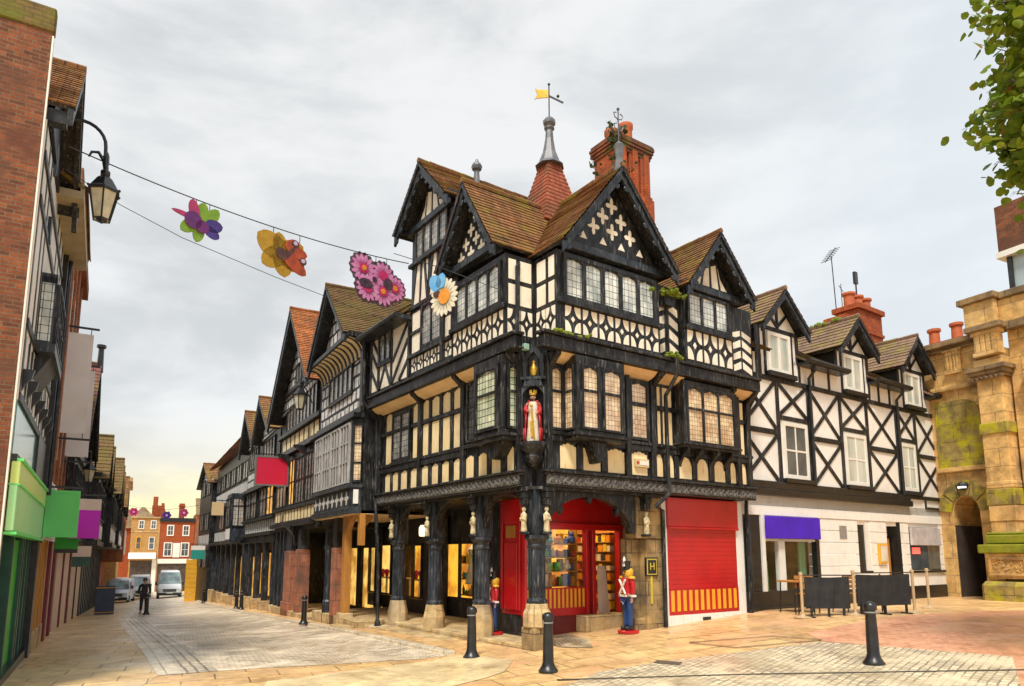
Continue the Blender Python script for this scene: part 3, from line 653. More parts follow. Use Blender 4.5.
# red side panel of the shop
f=MB(); f.box((.62,1.30,.5),(.68,2.08,2.95)); f.box((.58,1.30,2.45),(.66,2.08,2.95)); f.box((.57,1.32,.6),(.61,1.40,2.45)); f.box((.57,1.98,.6),(.61,2.06,2.45)); f.box((.575,1.44,.6),(.618,1.92,2.02)); sp2=f.build('side_panel',RED,H,bevel=.008)
MB().box((.585,1.50,2.12),(.612,1.86,2.38)).build('vent_grille',OAK,sp2)
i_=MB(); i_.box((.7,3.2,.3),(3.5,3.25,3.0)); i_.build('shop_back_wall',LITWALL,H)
i_=MB(); i_.box((.68,1.3,2.95),(3.5,3.2,3.0)); i_.box((3.45,1.3,.3),(3.5,3.2,2.95)); i_.box((.68,1.3,.3),(3.5,3.2,.45)); MB().box((.66,2.08,.05),(.72,3.2,2.95)).box((.64,1.3,.05),(.70,2.08,.5)).build('shop_side_wall',BLACK,H); i_.build('shop_interior',paint('shop_cream',(.62,.36,.12),(.52,.28,.09)),H)
# lit shops along the arcade
a=MB(); a.box((1.9,2.05,.05),(2.0,5.25,3.0)); a.box((1.9,6.85,.05),(2.0,7.3,3.0)); a.box((1.9,5.25,.05),(2.0,6.85,.55)); a.box((1.9,5.25,2.1),(2.0,6.85,3.0)); a.box((.72,2.09,.05),(1.9,2.15,3.0)); a.build('arcade_wall',BLACK,H)
window(H,LF,5.25,6.85,.55,2.1,-1.9,2,(),CLEAR,fw=.05,mw=.04,name='shop_window')
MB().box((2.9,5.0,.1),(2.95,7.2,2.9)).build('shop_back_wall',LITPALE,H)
MB().box((2.05,5.3,2.6),(2.7,6.8,2.64)).build('added_glow_panel',FILLGLOW,H); MB().box((.9,1.45,2.86),(3.3,2.6,2.9)).build('added_glow_panel',FILLGLOW,H)  # added glow above the shop goods, no fitting seen there
lp=MB(); lp.lathe([(.07,0),(.09,.05),(.09,.22),(.06,.28),(.03,.30)],10,(.75,6.1,2.25)); lp.build('arcade_lamp',glow('lamp_glass',(1,.85,.45),.9),H,smooth=True)
# ------------------------------------------------------------------ white half-timbered inn
W=thing('white_inn','white rendered inn with black crossed timbers, three gabled dormers and a blue blind',"building",FM.w(0,0),FM.deg)
X0,X1=6.32,17.12
c=MB(); c.box((X0,0,2.62),(X1,6,7.0)); c.build('wall',WHITE,W)
c=MB(); c.box((X0,0,2.74),(X1,.4,3.24)); c.box((X0,-.05,2.74),(X1,0,2.98))
for a,b,z0,z1 in ((9.5,11.5,.8,2.74),(12.15,13.1,.8,2.74),(13.95,14.45,.8,2.74),(16.45,17.12,.8,2.74),(14.45,16.45,.8,1.25),(11.5,12.15,.8,1.28)): 
    n=max(1,round((z1-z0)/.32)); h=(z1-z0)/n
    for i in range(n): c.box((a,-.03,z0+i*h+.006),(b,.3,z0+(i+1)*h-.006))
c.build('rusticated_front',WHITE,W,bevel=.008)
MB().box((9.5,.0,.8),(17.1,.29,2.74)).build('joint_backing',paint('joint_grey',(.4,.38,.34)),W) if False else None
pl=MB(); pl.box((9.42,-.05,.2),(13.1,.3,.8)); pl.box((13.98,-.05,.2),(17.14,.3,.8)); pl.box((X0,-.06,.2),(9.42,.3,.86)); pl.box((X0+.02,-.1,.2),(9.4,-.05,.5)); pl.build('plinth',IRON,W,bevel=.01)
t=MB()
Z0,Z1,ZM=3.62,6.33,4.93
t.fbox(RF,X0,X1,0,.05,Z1-.03,Z1+.10)
posts=[6.42,8.0,9.42,11.02,12.46,14.22,15.42,17.05]
for u in posts: t.fbox(RF,u-.06,u+.06,0,.045,Z0,Z1-.03)
def cross(a,b,z0,z1):
    t.bar(RF,a,z0,b,z1,.11,0,.03); t.bar(RF,a,z1,b,z0,.11,0,.034)
for a,b in ((6.42,8.0),(9.42,11.02),(12.46,14.22),(15.42,17.05)):
    t.fbox(RF,a+.06,b-.06,0,.04,ZM-.07,ZM+.07); cross(a+.06,b-.06,ZM+.07,Z1-.03); cross(a+.06,b-.06,Z0,ZM-.07)
for a,b in ((8.0,9.42),(11.02,12.46),(14.22,15.42)):
    t.fbox(RF,a+.06,b-.06,0,.04,5.30,5.42); cross(a+.06,b-.06,5.42,Z1-.03)
for u in (9.75,10.55,13.3,13.95,7.35,16.95,9.1,12.75): t.fbox(RF,u-.045,u+.045,0,.03,Z1+.1,7.0)
t.build('timber_framing',BLACK,W,bevel=.006)
b=MB(); b.box((X0,-.10,3.42),(14.62,.1,3.62)); b.box((X0,-.16,3.24),(14.62,.1,3.42)); b.box((14.62,-.06,3.5),(X1+.02,.1,3.62)); b.box((15.7,-.04,3.2),(X1,.1,3.28)); b.box((15.7,-.04,3.28),(15.78,.1,3.5)); b.build('string_course',IRON,W,bevel=.015)
for k,(a,b) in enumerate(((8.16,9.28),(11.15,12.32),(14.36,15.32))):
    o=window(W,RF,a,b,3.74,5.26,.02,2,(.5,),(G_PLAIN if k==0 else G_CURT),frame=WHITEP,fw=.11,mw=.045,dep=.09,proud=.03,name='sash_window')
    MB().box((a-.08,-.14,3.62),(b+.08,.02,3.735)).build('sill',IRON,o,bevel=.01)
# dormers
rf=MB(); roof(rf,(X0,3.0,9.1),(X1+.1,3.0,9.1),(X1+.1,1.0,7.855),(X0,1.0,7.855),.2)
for a,b in ((X0,7.38),(8.98,11.05),(12.65,14.65),(16.25,17.22)): roof(rf,(a,1.0,7.85),(b,1.0,7.85),(b,-.34,7.02),(a,-.34,7.02),.2); rf.build('roof',SLATE,W)
rg=MB(); ridge(rg,(X0,3.0,9.12),(X1+.1,3.0,9.12),.1); rg.build('ridge_tiles',TILEG,W)
gt=MB(); 
for a,b in ((9.0,11.03),(12.67,14.63),(16.27,17.3)): gt.tube([(a,-.38,7.0),(b,-.38,6.98)],.07,8); gt.box((a,-.36,6.9),(b,-.02,6.97)).mark()
gt.each('gutter',IRON,W)
for k,(uc,zt) in enumerate(((8.18,8.84),(11.85,8.80),(15.45,8.87))):
    l,r=(uc-1.08,7.74),(uc+1.08,7.80); m=RF
    dw=MB(); dw.fbox(m,uc-.80,uc+.80,-1.8,.0,6.9,7.75); dw.prism(m,[(uc-.92,7.75),(uc+.92,7.75),(uc,zt-.12)],-.1,-.002); d=dw.build('dormer',WHITE,W)
    ck=MB()
    for s in (-1,1): ck.fbox(m,uc+s*.815-.015,uc+s*.815+.015,-1.8,-.01,7.0,7.72).mark()
    ck.each('dormer_cheek',IRON,d)
    tb=MB(); tb.fbox(m,uc-.92,uc+.92,0,.05,7.70,7.80)
    for s in (-1,1):
        tb.fbox(m,uc+s*.60-.04,uc+s*.60+.04,0,.04,6.45,7.7); tb.fbox(m,uc+s*.86-.05,uc+s*.86+.05,0,.04,6.95,7.7); tb.bar(m,uc,7.85,uc+s*.42,8.22,.08,0,.04)
    tb.fbox(m,uc-.04,uc+.04,0,.045,7.8,zt-.2)
    tb.build('dormer_framing',BLACK,d,bevel=.005)
    bb=MB(); barge(bb,m,(uc,zt-.05),(l[0],l[1]-.05),.22,.26,.33); barge(bb,m,(uc,zt-.05),(r[0],r[1]-.05),.22,.26,.33)
    bb.build('bargeboard',BLUEBLK,d)
    gable_roof(d,m,(uc,zt),l,r,.36,2.6,SLATE,.17)
    a,b=uc-.50,uc+.52
    o=window(d,m,a,b,6.56,7.66,.03,2,(),G_CURT,frame=WHITEP,fw=.10,mw=.10,dep=.08,proud=.03,name='casement'); MB().box((a-.1,-.16,6.42),(b+.1,.0,6.55)).build('sill',IRON,o,bevel=.01)
# ground floor front
bk=MB(); bk.box((X0+.02,-.02,.86),(6.98,.3,2.74)); bk.box((X0+.1,-.05,1.0),(6.9,-.02,1.75)); bk.box((X0+.1,-.05,1.85),(6.9,-.02,2.65)); bk.build('pilaster',IRON,W,bevel=.01)
wf=MB(); wf.box((6.98,-.06,.86),(7.12,.1,2.74)); wf.box((7.72,-.02,.86),(7.98,.1,2.2)); wf.box((7.12,-.02,2.1),(9.45,.1,2.74)); wf.build('shopfront_frame',WHITEP,W)
MB().box((9.36,-.05,.86),(9.5,.1,2.74)).build('jamb',IRON,W)
bl=MB(); bl.box((7.10,-.16,2.16),(9.42,-.08,2.72)); bl.build('blue_blind',paint('violet_blue_canvas',(.07,.008,.56),(.055,.006,.46),.6,2),W,bevel=.01)
MB().box((7.12,.02,.86),(7.72,.04,2.1)).build('pane',CLEAR,W); MB().box((7.98,.02,.86),(9.36,.04,2.1)).build('pane',CLEAR,W)
r_=MB(); r_.box((6.98,1.6,.5),(9.5,1.64,2.74)); r_.box((6.98,.05,.5),(9.5,1.6,.84)); r_.box((9.5,.3,.5),(9.55,1.6,2.74)); r_.box((6.9,.3,.5),(6.98,1.6,2.74)); r_.box((6.98,.3,2.7),(9.5,1.6,2.74)); r_.build('interior',paint('dim_brown_interior',(.10,.055,.02),(.20,.10,.02),.7,1.4),W)
MB().box((9.0,.25,.86),(9.3,.3,2.1)).mark().box((7.35,.25,.86),(7.6,.3,1.6)).each('curtain',paint('green_curtain',(.25,.5,.25),(.15,.38,.18),.8,3,stretch=(4,4,.2)),W)
MB().box((10.55,-.045,2.2),(10.9,-.03,2.56)).build('vent_grille',paint('vent_grey',(.3,.29,.27)),W)
MB().box((11.5,.02,1.28),(12.15,.06,2.74)).box((11.5,-.035,1.24),(12.2,.02,1.30)).build('slit_window',IRON,W)
MB().box((11.92,-.02,1.30),(12.15,.02,2.70)).build('slit_reveal',WHITEP,W)
d=MB(); d.box((13.1,.3,.4),(13.95,.36,2.74)); d.box((13.75,-.02,.4),(13.98,.3,2.74)); dd=d.build('doorway',IRON,W)
MB().box((13.50,.2,.4),(13.68,.29,2.25)).build('door',OAK,dd); MB().box((13.12,.26,2.32),(13.72,.3,2.7)).box((13.25,.22,1.05),(13.48,.26,1.5)).build('pane',G_CURT,dd)
mb=MB().box((12.5,-.10,1.50),(12.95,-.03,2.08)).build('menu_case',YEL,W,bevel=.01); MB().box((12.56,-.108,1.56),(12.89,-.101,2.02)).build('menu',paint('paper',(.75,.7,.6)),mb)
wn=window(W,RF,14.45,16.45,1.28,2.62,.0,2,(),G_PLAIN,frame=IRON,fw=.06,dep=.1,proud=.0,name='shop_window')
MB().box((14.48,-.10,2.05),(16.38,-.03,2.6)).build('grey_blind',paint('grey_canvas',(.58,.54,.54)),W,bevel=.01)
MB().box((14.35,-.09,1.20),(16.6,.0,1.275)).build('sill',IRON,W,bevel=.01)
MB().box((14.62,-.022,1.78),(15.1,-.008,1.98)).build('red_neon_sign',glow('neon',(.9,.06,.05),.8),W)
dp=MB()
for u in (9.42,14.22): dp.tube([(u,-.3,6.95),(u,-.3,6.8),(u,-.1,6.6),(u,-.1,3.6)],.045,8).mark()
dp.each('downpipe',IRON,W,smooth=True)
dp=MB(); dp.tube([(6.42,-.10,2.72),(6.42,-.10,.4)],.045,8); dp.build('downpipe',IRON,W,smooth=True)
# chimney behind the ridge
c=MB(); c.box((16.5,2.6,8.0),(17.35,3.4,10.55)); c.box((17.35,2.55,8.0),(19.1,3.45,11.1)); c.box((17.3,2.5,10.2),(19.15,3.5,10.32)); c.box((17.25,2.45,11.1),(19.2,3.55,11.3)); c.box((16.45,2.55,10.55),(17.3,3.45,10.7)); ck=c.build('chimney_stack',BRICKO,W,bevel=.01)
p=MB()
for x in (17.6,18.2,18.8): p.lathe([(.2,11.25),(.19,11.75),(.25,11.8),(.25,11.88),(.17,11.89),(.17,11.4)],12,(x,3,0)).mark()
p.each('chimney_pot',MATS['terracotta'],W,smooth=True)
# aerials
A=MB(); x,y=17.0,3.2; A.tube([(x,y,11.2),(x-.1,y,13.3)],.02,5); A.tube([(x-.55,y,12.95),(x+.25,y,13.75)],.02,5)
for i in range(7): A.tube([(x-.5+i*.11,y-.22,13.0+i*.11),(x-.5+i*.11,y+.22,13.0+i*.11)],.012,4)
A.tube([(x+.45,y,11.2),(x+.45,y,12.3)],.015,5); A.tube([(x+.3,y,12.2),(x+.6,y,12.0)],.012,4); ae=A.build('aerial',IRON,W)
A=MB(); A.tube([(18.2,3,11.8),(18.2,3,12.5)],.03,6); A.box((18.1,2.95,12.4),(18.3,3.05,12.9)); A.build('aerial',IRON,W)
# ------------------------------------------------------------------ the row beyond, down the street (frame FB)
def at_row(y,x=0): return FB.w(x,y)
def house(frame,name,label,x,y,z): 
    p=frame.w(x,y); return thing(name,label,'building',(p.x,p.y,z),frame.deg)
G2=leaded('row_glass',((.52,.49,.44),(.36,.33,.31)),bw=.13,bh=.2,ms=.007,blotch=(.75,.66,.6)); G_PINK=leaded('pinkish_dark_glass',((.20,.15,.14),(.09,.08,.085)),bw=.13,bh=.2,ms=.007,blotch=(1.,.85,.8)); GTIM=paint('greyed_timber',(.30,.295,.29),(.50,.49,.47),.6,6,.005,stretch=(1,1,.3))
def blocks(name,pal):                                      # chequer of little white panels in dark timber
    return bricks(name,pal[0],pal[1],(.045,.045,.05),.42,.36,.05,.7,.5,.02)
SQUARES=blocks('small_square_panels',((.70,.69,.66),(.82,.80,.76)))
# --- house with the curved cove (second from the corner)
B2=thing('cove_house','dark timbered house with mossy gable, curved cove and long leaded bay',"building",FB.w(0,0),FB.deg)
c=MB(); c.hprism([(0,4.75),(0,.12),(6,.12),(6,4.75)],2.95,7.72); c.build('wall',BLACK,B2)
q=MB(); q.fbox(LF,.45,1.18,0,.015,5.8,7.25); q.fbox(LF,3.62,4.6,0,.015,5.8,7.25); q.fbox(LF,1.18,3.62,0,.015,5.8,6.42); q.build('square_panels',SQUARES,B2)
window(B2,LF,1.2,3.6,6.45,7.28,.03,5,(),G2,sill=.05,mw=.06)
cv=MB(); ri=MB()                                            # plaster cove with dark ribs
n=6
for i in range(n):
    a0,a1=i*PI/2/n,(i+1)*PI/2/n; p0=(.02+.42*(1-cos(a0)),7.30+.46*sin(a0)); p1=(.02+.42*(1-cos(a1)),7.30+.46*sin(a1))
    cv.quad(LF(.3,p0[0],p0[1]),LF(4.7,p0[0],p0[1]),LF(4.7,p1[0],p1[1]),LF(.3,p1[0],p1[1]))
for k in range(12):
    u=.42+k*.37; pr=[(.02+.42*(1-cos(i*PI/12)),7.30+.46*sin(i*PI/12)) for i in range(7)]; pr=[(d+.035,z) for d,z in pr]+[(0,7.76),(0,7.30)]
    ri.add([LF(u-.05,d,z) for d,z in pr]+[LF(u+.05,d,z) for d,z in pr],[tuple(range(9)),tuple(range(17,8,-1))]+[(i,(i+1)%9,9+(i+1)%9,9+i) for i in range(9)])
cv.build('cove',CREAM,B2); ri.build('cove_rib',BLACK,B2)
b=MB(); b.fbox(LF,.2,4.75,.0,.5,7.76,7.9); b.fbox(LF,.1,4.75,0,.12,5.62,5.80); b.fbox(LF,.05,4.8,0,.34,5.46,5.60); b.fbox(LF,.1,.45,0,.06,5.8,7.75); b.build('moulding',BLACK,B2,bevel=.01)
ap,l,r=(2.50,9.98),(4.55,7.75),(.42,7.92)
g=MB(); g.prism(LF,[(l[0]-.3,7.85),(r[0]+.2,7.85),(ap[0],ap[1]-.25)],-.1,.15); g.build('gable_wall',SQUARES,B2)
g=MB(); barge(g,LF,(ap[0],ap[1]-.04),(l[0],l[1]-.04),.26,.48,.56); barge(g,LF,(ap[0],ap[1]-.04),(r[0],r[1]-.04),.22,.48,.56); g.build('bargeboard',BLUEBLK,B2)
gable_roof(B2,LF,ap,l,r,.6,6,TILEG)
# long bay
y=MB(); y.hprism([(0,4.4),(-.32,4.2),(-.32,.30),(0,.12)],2.86,3.02); y.hprism([(.0,4.36),(-.26,4.16),(-.26,.32),(0,.14)],3.02,5.46); y.hprism([(0,4.4),(-.36,4.2),(-.36,.28),(0,.1)],3.55,3.64); y.build('bay',BLUEBLK,B2,bevel=.01)
for i in range(4):
    a=.42+i*.93; window(B2,LF,a,a+.86,3.68,5.36,.28,3,(.36,.68),G_PINK,mw=.05,fw=.05,frame=GTIM)
q=MB()
for i in range(8): a=.44+i*.465; quatre(q,LF,a+.2,3.28,.17,.262,.012); q.fbox(LF,a,a+.4,.255,.262,3.08,3.50) if False else None
q.build('quatrefoil_panels',GREYP,B2)
window(B2,RF,-.24,-.04,3.7,5.3,-.2,1,(.33,.66),G_AMB) if False else None
q=MB(); 
m=lambda u,d,z:(-.29+u*.29,.30-u*.17-d,z)
window(B2,m,.15,.85,3.7,5.3,.03,1,(.33,.66),G_AMB,fw=.06,name='window')
q.prism(m,[(.3,3.12),(.7,3.12),(.7,3.5),(.3,3.5)],.0,.03); q.build('plaster_infill_pattern',WHITEP,B2)
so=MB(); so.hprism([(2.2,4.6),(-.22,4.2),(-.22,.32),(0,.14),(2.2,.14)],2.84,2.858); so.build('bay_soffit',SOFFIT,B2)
# passage with an oak arch
o=MB(); o.prism(LF,[(1.35,2.85),(1.35,2.2),(1.22,2.45),(.9,2.72),(.55,2.80),(.2,2.78),(.2,2.85)],-.1,.04); o.prism(LF,[(1.35,-.3),(1.62,-.3),(1.62,2.85),(1.35,2.85)],-.15,.05); o.box((-.05,.02,2.0),(.1,.14,2.85)); o.prism(RF,[(0,2.85),(0,2.0),(.1,2.4),(.4,2.75),(.4,2.85)],-.4,-.3); o.build('oak_arch',OAK,B2,bevel=.01)
MB().box((-.12,1.30,-.6),(.25,1.75,.15)).build('pillar_base',STONEB,B2,bevel=.02)
s=MB(); s.box((-.05,2.25,-.6),(.3,2.72,1.96)); s.build('pillar',REDSAND,B2,bevel=.01)
MB().box((-.02,2.28,1.96),(.25,2.66,2.86)).build('pillar_head',BLACK,B2)
MB().box((-.05,.1,-.7),(2.4,4.7,.02)).box((-.4,.3,-.75),(-.05,1.3,-.12)).build('arcade_floor',STONEB,B2,bevel=.02)
a=MB(); a.box((2.4,.0,0),(2.5,1.55,2.84)); a.box((2.4,3.1,0),(2.5,4.2,2.84)); a.box((2.4,1.55,0),(2.5,3.1,.42)); a.box((2.4,4.2,0),(2.5,6.6,.42)); a.box((2.4,1.55,2.08),(2.5,6.6,2.84)); a.build('arcade_wall',BLACK,B2)
window(B2,LF,1.57,3.08,.44,2.08,-2.4,2,(),CLEAR,name='shop_window'); window(B2,LF,4.2,6.5,.44,2.12,-2.4,2,(),CLEAR,name='shop_window')
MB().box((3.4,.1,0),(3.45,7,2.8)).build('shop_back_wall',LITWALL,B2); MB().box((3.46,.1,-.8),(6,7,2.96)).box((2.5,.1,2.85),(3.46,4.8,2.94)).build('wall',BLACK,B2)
for u in (3.1,4.15): pass
p=MB(); p.lathe([(.16,-.6),(.16,.35),(.12,.4),(.12,1.9),(.15,1.95),(.15,2.05)],8,(.1,3.5,0)); p.box((0,3.4,2.05),(.2,3.6,2.86)); p.build('pillar',BLUEBLK,B2)
k=MB(); spandrel(k,LF,3.5,1,2.2,2.86,.7,-.15,0); spandrel(k,LF,3.5,-1,2.2,2.86,.6,-.15,0); k.each('arch_brace',BLACK,B2)
# --- big gabled house (third)
B3=thing('tall_gable_house','tall dark house with steep orange tiled gable above the red hanging sign',"building",FB.w(0,4.85),FB.deg)
T=4.85
c=MB(); c.box((.02,0,2.7),(6,6.6,5.6)); c.box((.12,.1,5.6),(6,6.5,7.6)); c.build('wall',BLACK,B3)
ap,l,r=(3.10,10.98),(6.60,7.15),(.15,7.65)
g=MB(); g.prism(LF,[(l[0]-.35,7.4),(r[0]+.2,7.75),(ap[0],ap[1]-.35)],-.1,-.02); g.build('gable_wall',SQUARES,B3)
g=MB(); barge(g,LF,(ap[0],ap[1]-.04),(l[0],l[1]-.04),.36,.42,.5); barge(g,LF,(ap[0],ap[1]-.04),(r[0],r[1]-.04),.22,.42,.5); g.build('bargeboard',BLUEBLK,B3)
gable_roof(B3,LF,ap,l,r,.52,6,TILEO)
b=MB(); b.fbox(LF,0,6.6,-.1,.1,8.02,8.18); b.fbox(LF,0,6.6,-.12,.05,6.4,6.55); b.fbox(LF,0,6.6,-.1,.14,5.55,5.75); b.fbox(LF,0,6.6,0,.2,2.78,2.95); b.fbox(LF,0,6.6,0,.10,3.44,3.55); b.build('moulding',BLACK,B3,bevel=.01)
window(B3,LF,.7,5.4,6.6,7.95,-.08,9,(),G2,mw=.07)
window(B3,LF,2.4,3.8,8.25,9.0,0,3,(),G2)
q=MB()
for i in range(8): a=.5+i*.72; q.fbox(LF,a,a+.5,-.1,-.08,5.85,6.36)
for i in range(13): a=.2+i*.48; q.fbox(LF,a,a+.34,.02,.032,3.02,3.42)
q.build('plaster_infill_pattern',CREAM,B3)
for i,(a,b2,gl) in enumerate(((.3,1.5,G2),(1.62,2.9,G2),(3.1,4.0,G_LIT),(4.4,6.2,G_LIT))): window(B3,LF,a,b2,3.58,5.3,.03,3 if b2-a>1 else 2,(.5,),gl if gl is G_LIT and i==2 or i<2 else G_AMB)
k=MB()
for u in (1.5,4.1): bracket(k,LF,u,.14,4.9,5.55,.05,.5)
bracket(k,LF,2.98,.2,2.1,2.8,.0,.3); k.each('jetty_bracket',BLACK,B3)
s=MB(); s.box((-.05,1.95,-.7),(.35,2.45,1.95)).mark(); s.box((-.10,3.1,-.7),(.35,4.3,.05)); s.box((-.05,3.15,.05),(.3,4.25,1.9)); s.each('pillar',REDSAND,B3,bevel=.01)
s=MB(); s.box((0,1.95,1.95),(.3,2.4,2.72)).mark(); s.box((0,3.3,1.9),(.3,4.2,2.72))
s.mark()
for u in (4.75,5.35,6.1): s.box((0,u-.11,-.8),(.22,u+.11,2.72)).mark()
s.each('pillar_head',BLUEBLK,B3)
a=MB(); a.box((2.2,0,-.8),(2.3,6.6,-.1)); a.box((2.2,0,2.0),(2.3,6.6,2.7)); 
for u in (0,.0,2.0,3.9,5.8): a.box((2.2,u,-.1),(2.3,u+.5,2.0))
a.box((0,0,2.66),(2.3,6.6,2.72)); a.build('arcade_wall',BLACK,B3)
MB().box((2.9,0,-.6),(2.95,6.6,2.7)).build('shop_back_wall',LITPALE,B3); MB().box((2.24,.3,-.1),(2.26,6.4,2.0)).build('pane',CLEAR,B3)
MB().box((-.1,0,-1),(2.4,6.6,-.22)).build('arcade_floor',STONEB,B3); MB().box((2.96,0,-1),(6,6.6,2.7)).box((2.3,6.45,-1),(2.96,6.6,2.7)).build('wall',BLACK,B3)
# --- twin gabled house (fourth)
B4=thing('twin_gable_house','narrow dark house with two small tiled gables and a red chimney',"building",FB.w(0,11.6),FB.deg)
c=MB(); c.box((.1,0,2.5),(6,7.6,7.1)); c.build('wall',BLACK,B4)
for ua,lo,hi in ((2.2,.35,4.1),(5.9,4.2,7.7)):
    ap,l,r=(ua+.4,8.8),(hi,6.85),(lo,7.1)
    g=MB(); g.prism(LF,[(l[0]-.2,7.0),(r[0]+.2,7.1),(ap[0],ap[1]-.25)],-.2,-.05); g.build('gable_wall',SQUARES,B4)
    g=MB(); barge(g,LF,(ap[0],ap[1]-.04),(l[0],l[1]-.04),.26,.3,.4); barge(g,LF,(ap[0],ap[1]-.04),(r[0],r[1]-.04),.22,.3,.4); g.build('bargeboard',BLUEBLK,B4)
    gable_roof(B4,LF,ap,l,r,.42,4,TILE,.2)
    window(B4,LF,lo+.5,hi-.7,5.9,6.9,-.08,4,(),G2)
    q=MB(); q.fbox(LF,lo+.3,hi-.4,-.1,-.07,4.95,5.75); q.build('square_panels',SQUARES,B4)
b=MB(); b.fbox(LF,0,7.6,-.1,.12,4.75,4.9); b.fbox(LF,0,7.6,-.1,.15,2.6,2.72); b.fbox(LF,0,7.6,-.1,.1,3.3,3.4); b.build('moulding',BLACK,B4)
for a,b2,gl in ((.5,1.9,G_LIT),(2.1,3.5,G2),(4.4,5.7,G2),(5.9,7.2,G2)): window(B4,LF,a,b2,3.45,4.7,-.05,2,(.6,),gl)
q=MB()
for i in range(15): a=.2+i*.49; q.fbox(LF,a,a+.30,-.1,-.085,2.78,3.28)
q.build('plaster_infill_pattern',WHITEP,B4)
s=MB()
for u in (.3,2.2,4.1,6.0,7.4): s.box((.05,u-.10,-1.2),(.27,u+.10,2.6)).mark()
MB().box((.06,0,2.3),(.3,7.6,2.55)).build('beam',BLUEBLK,B4); s.each('pillar',BLUEBLK,B4,bevel=.01)
s=MB()
for u in (2.2,4.1,6.0): s.box((-.05,u-.25,-1.3),(.45,u+.25,-.2)).mark()
s.each('pillar_base',STONEB,B4,bevel=.02)
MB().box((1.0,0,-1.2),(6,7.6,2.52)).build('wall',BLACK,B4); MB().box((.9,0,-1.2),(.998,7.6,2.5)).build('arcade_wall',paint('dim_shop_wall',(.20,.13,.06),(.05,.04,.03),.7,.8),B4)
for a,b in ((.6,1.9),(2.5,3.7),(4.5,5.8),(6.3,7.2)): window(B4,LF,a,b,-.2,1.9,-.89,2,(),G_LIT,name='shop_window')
c=MB(); c.box((2.6,3.2,7),(3.6,4.9,10.1)); c.box((2.5,3.1,9.8),(3.7,5.0,10.1)); c.build('chimney_stack',BRICKO,B4)
# --- low house with orange eaves roof (fifth) and bay
B5=thing('long_dark_house','long low dark house with jettied white panels and red roof further down the street',"building",FB.w(0,19.3),FB.deg)
c=MB(); c.box((.2,0,2.3),(6,12.5,7.5)); c.build('wall',BLACK,B5)
rf=MB(); roof(rf,(3.6,0,10.2),(3.6,12.5,9.8),(-.3,12.6,7.35),(-.3,-.1,7.75),.25); rf.build('roof',TILEO,B5)
for a in range(6): window(B5,LF,.4+a*2.02,2.0+a*2.02,5.7,6.7,-.18,2,(),G2)
q=MB()
for a in range(18): q.fbox(LF,.2+a*.68,.2+a*.68+.5,-.2,-.18,4.85,5.55); q.fbox(LF,.2+a*.68,.2+a*.68+.4,-.2,-.18,2.6,3.15)
q.build('plaster_infill_pattern',GREYP,B5)
b=MB(); b.fbox(LF,0,12.5,-.2,.1,4.6,4.75); b.fbox(LF,0,12.5,-.2,.12,2.35,2.5); b.build('moulding',BLACK,B5)
bay=MB(); bay.hprism([(.2,2.6),(-.5,2.2),(-.5,.7),(.2,.3)],2.4,4.9); bay.build('bay',BLUEBLK,B5); window(B5,LF,.8,2.1,3.2,4.7,.52,2,(.7,),G2); window(B5,lambda u,d,z:(-.5+u*.7-d*.5,.7-u*.4-d*.87,z),.12,.88,3.2,4.7,.03,2,(.7,),G2)
window(B5,LF,3.2,4.8,3.3,4.5,-.17,2,(),G2); window(B5,LF,5.4,7.2,3.3,4.5,-.17,2,(),G2); window(B5,LF,8,10,3.3,4.5,-.17,2,(),G2)
q=MB()
for a in range(5): q.fbox(LF,.74+a*.29,.74+a*.29+.2,.5,.515,2.55,3.1)
q.build('bay_panel_pattern',WHITEP,B5)
s=MB()
for a in range(7): s.box((.1,.2+a*2.0-.11,-2),(.34,.2+a*2.0+.11,2.35)); spandrel(s,LF,.2+a*2,1,1.6,2.35,.7,-.3,-.15)
s.each('pillar',BLUEBLK,B5)
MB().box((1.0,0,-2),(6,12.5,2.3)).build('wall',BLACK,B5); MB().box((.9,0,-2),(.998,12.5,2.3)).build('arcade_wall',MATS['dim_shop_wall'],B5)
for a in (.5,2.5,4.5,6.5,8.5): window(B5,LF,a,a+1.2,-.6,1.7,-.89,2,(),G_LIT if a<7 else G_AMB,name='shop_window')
sb=MB()
for a in range(7): sb.box((.0,.2+a*2-.22,-2),(.5,.2+a*2+.22,-.45)).mark()
sb.each('pillar_base',STONEB,B5,bevel=.02)
# --- far end of the row
B6=thing('far_row_house','dark gabled house with mossy roof at the far end of the arcaded row',"building",FB.w(-.1,31.9),FB.deg+1)
c=MB(); c.box((0,0,-2.4),(7,5.6,6.7)); c.build('wall',BLACK,B6)
gable_roof(B6,LF,(2.8,8.1),(5.8,6.55),(-.2,6.55),.3,5,TILE,.3)
MB().prism(LF,[(0,6.7),(5.6,6.7),(2.8,7.95)],-.1,0).build('gable_wall',SQUARES,B6)
for a in range(2):
    for z in (.9,3.4,5.8): window(B6,LF,.5+a*2.5,2.2+a*2.5,z,z+1.2,.02,2,(),G2)
q=MB()
for a in range(7): q.fbox(LF,.2+a*.75,.2+a*.75+.45,0,.015,2.4,3.1)
q.build('plaster_infill_pattern',GREYP,B6)
Y=thing('yellow_hoarding','yellow painted board wall beside the far pillars','wall',Vector((-23.2,50.2,0)),25); Y.location.z=gz(Y.location.x,Y.location.y)
h=MB()
for i in range(9): h.box((-.1,0,i*.33),(.95,.1,i*.33+.31))
h.build('plank_cladding',YEL,Y); h=MB(); 
for yy in (0,.45,.85): h.box((yy-.06,.1,0),(yy+.06,.2,3.0)).mark()
h.each('post',YEL,Y)
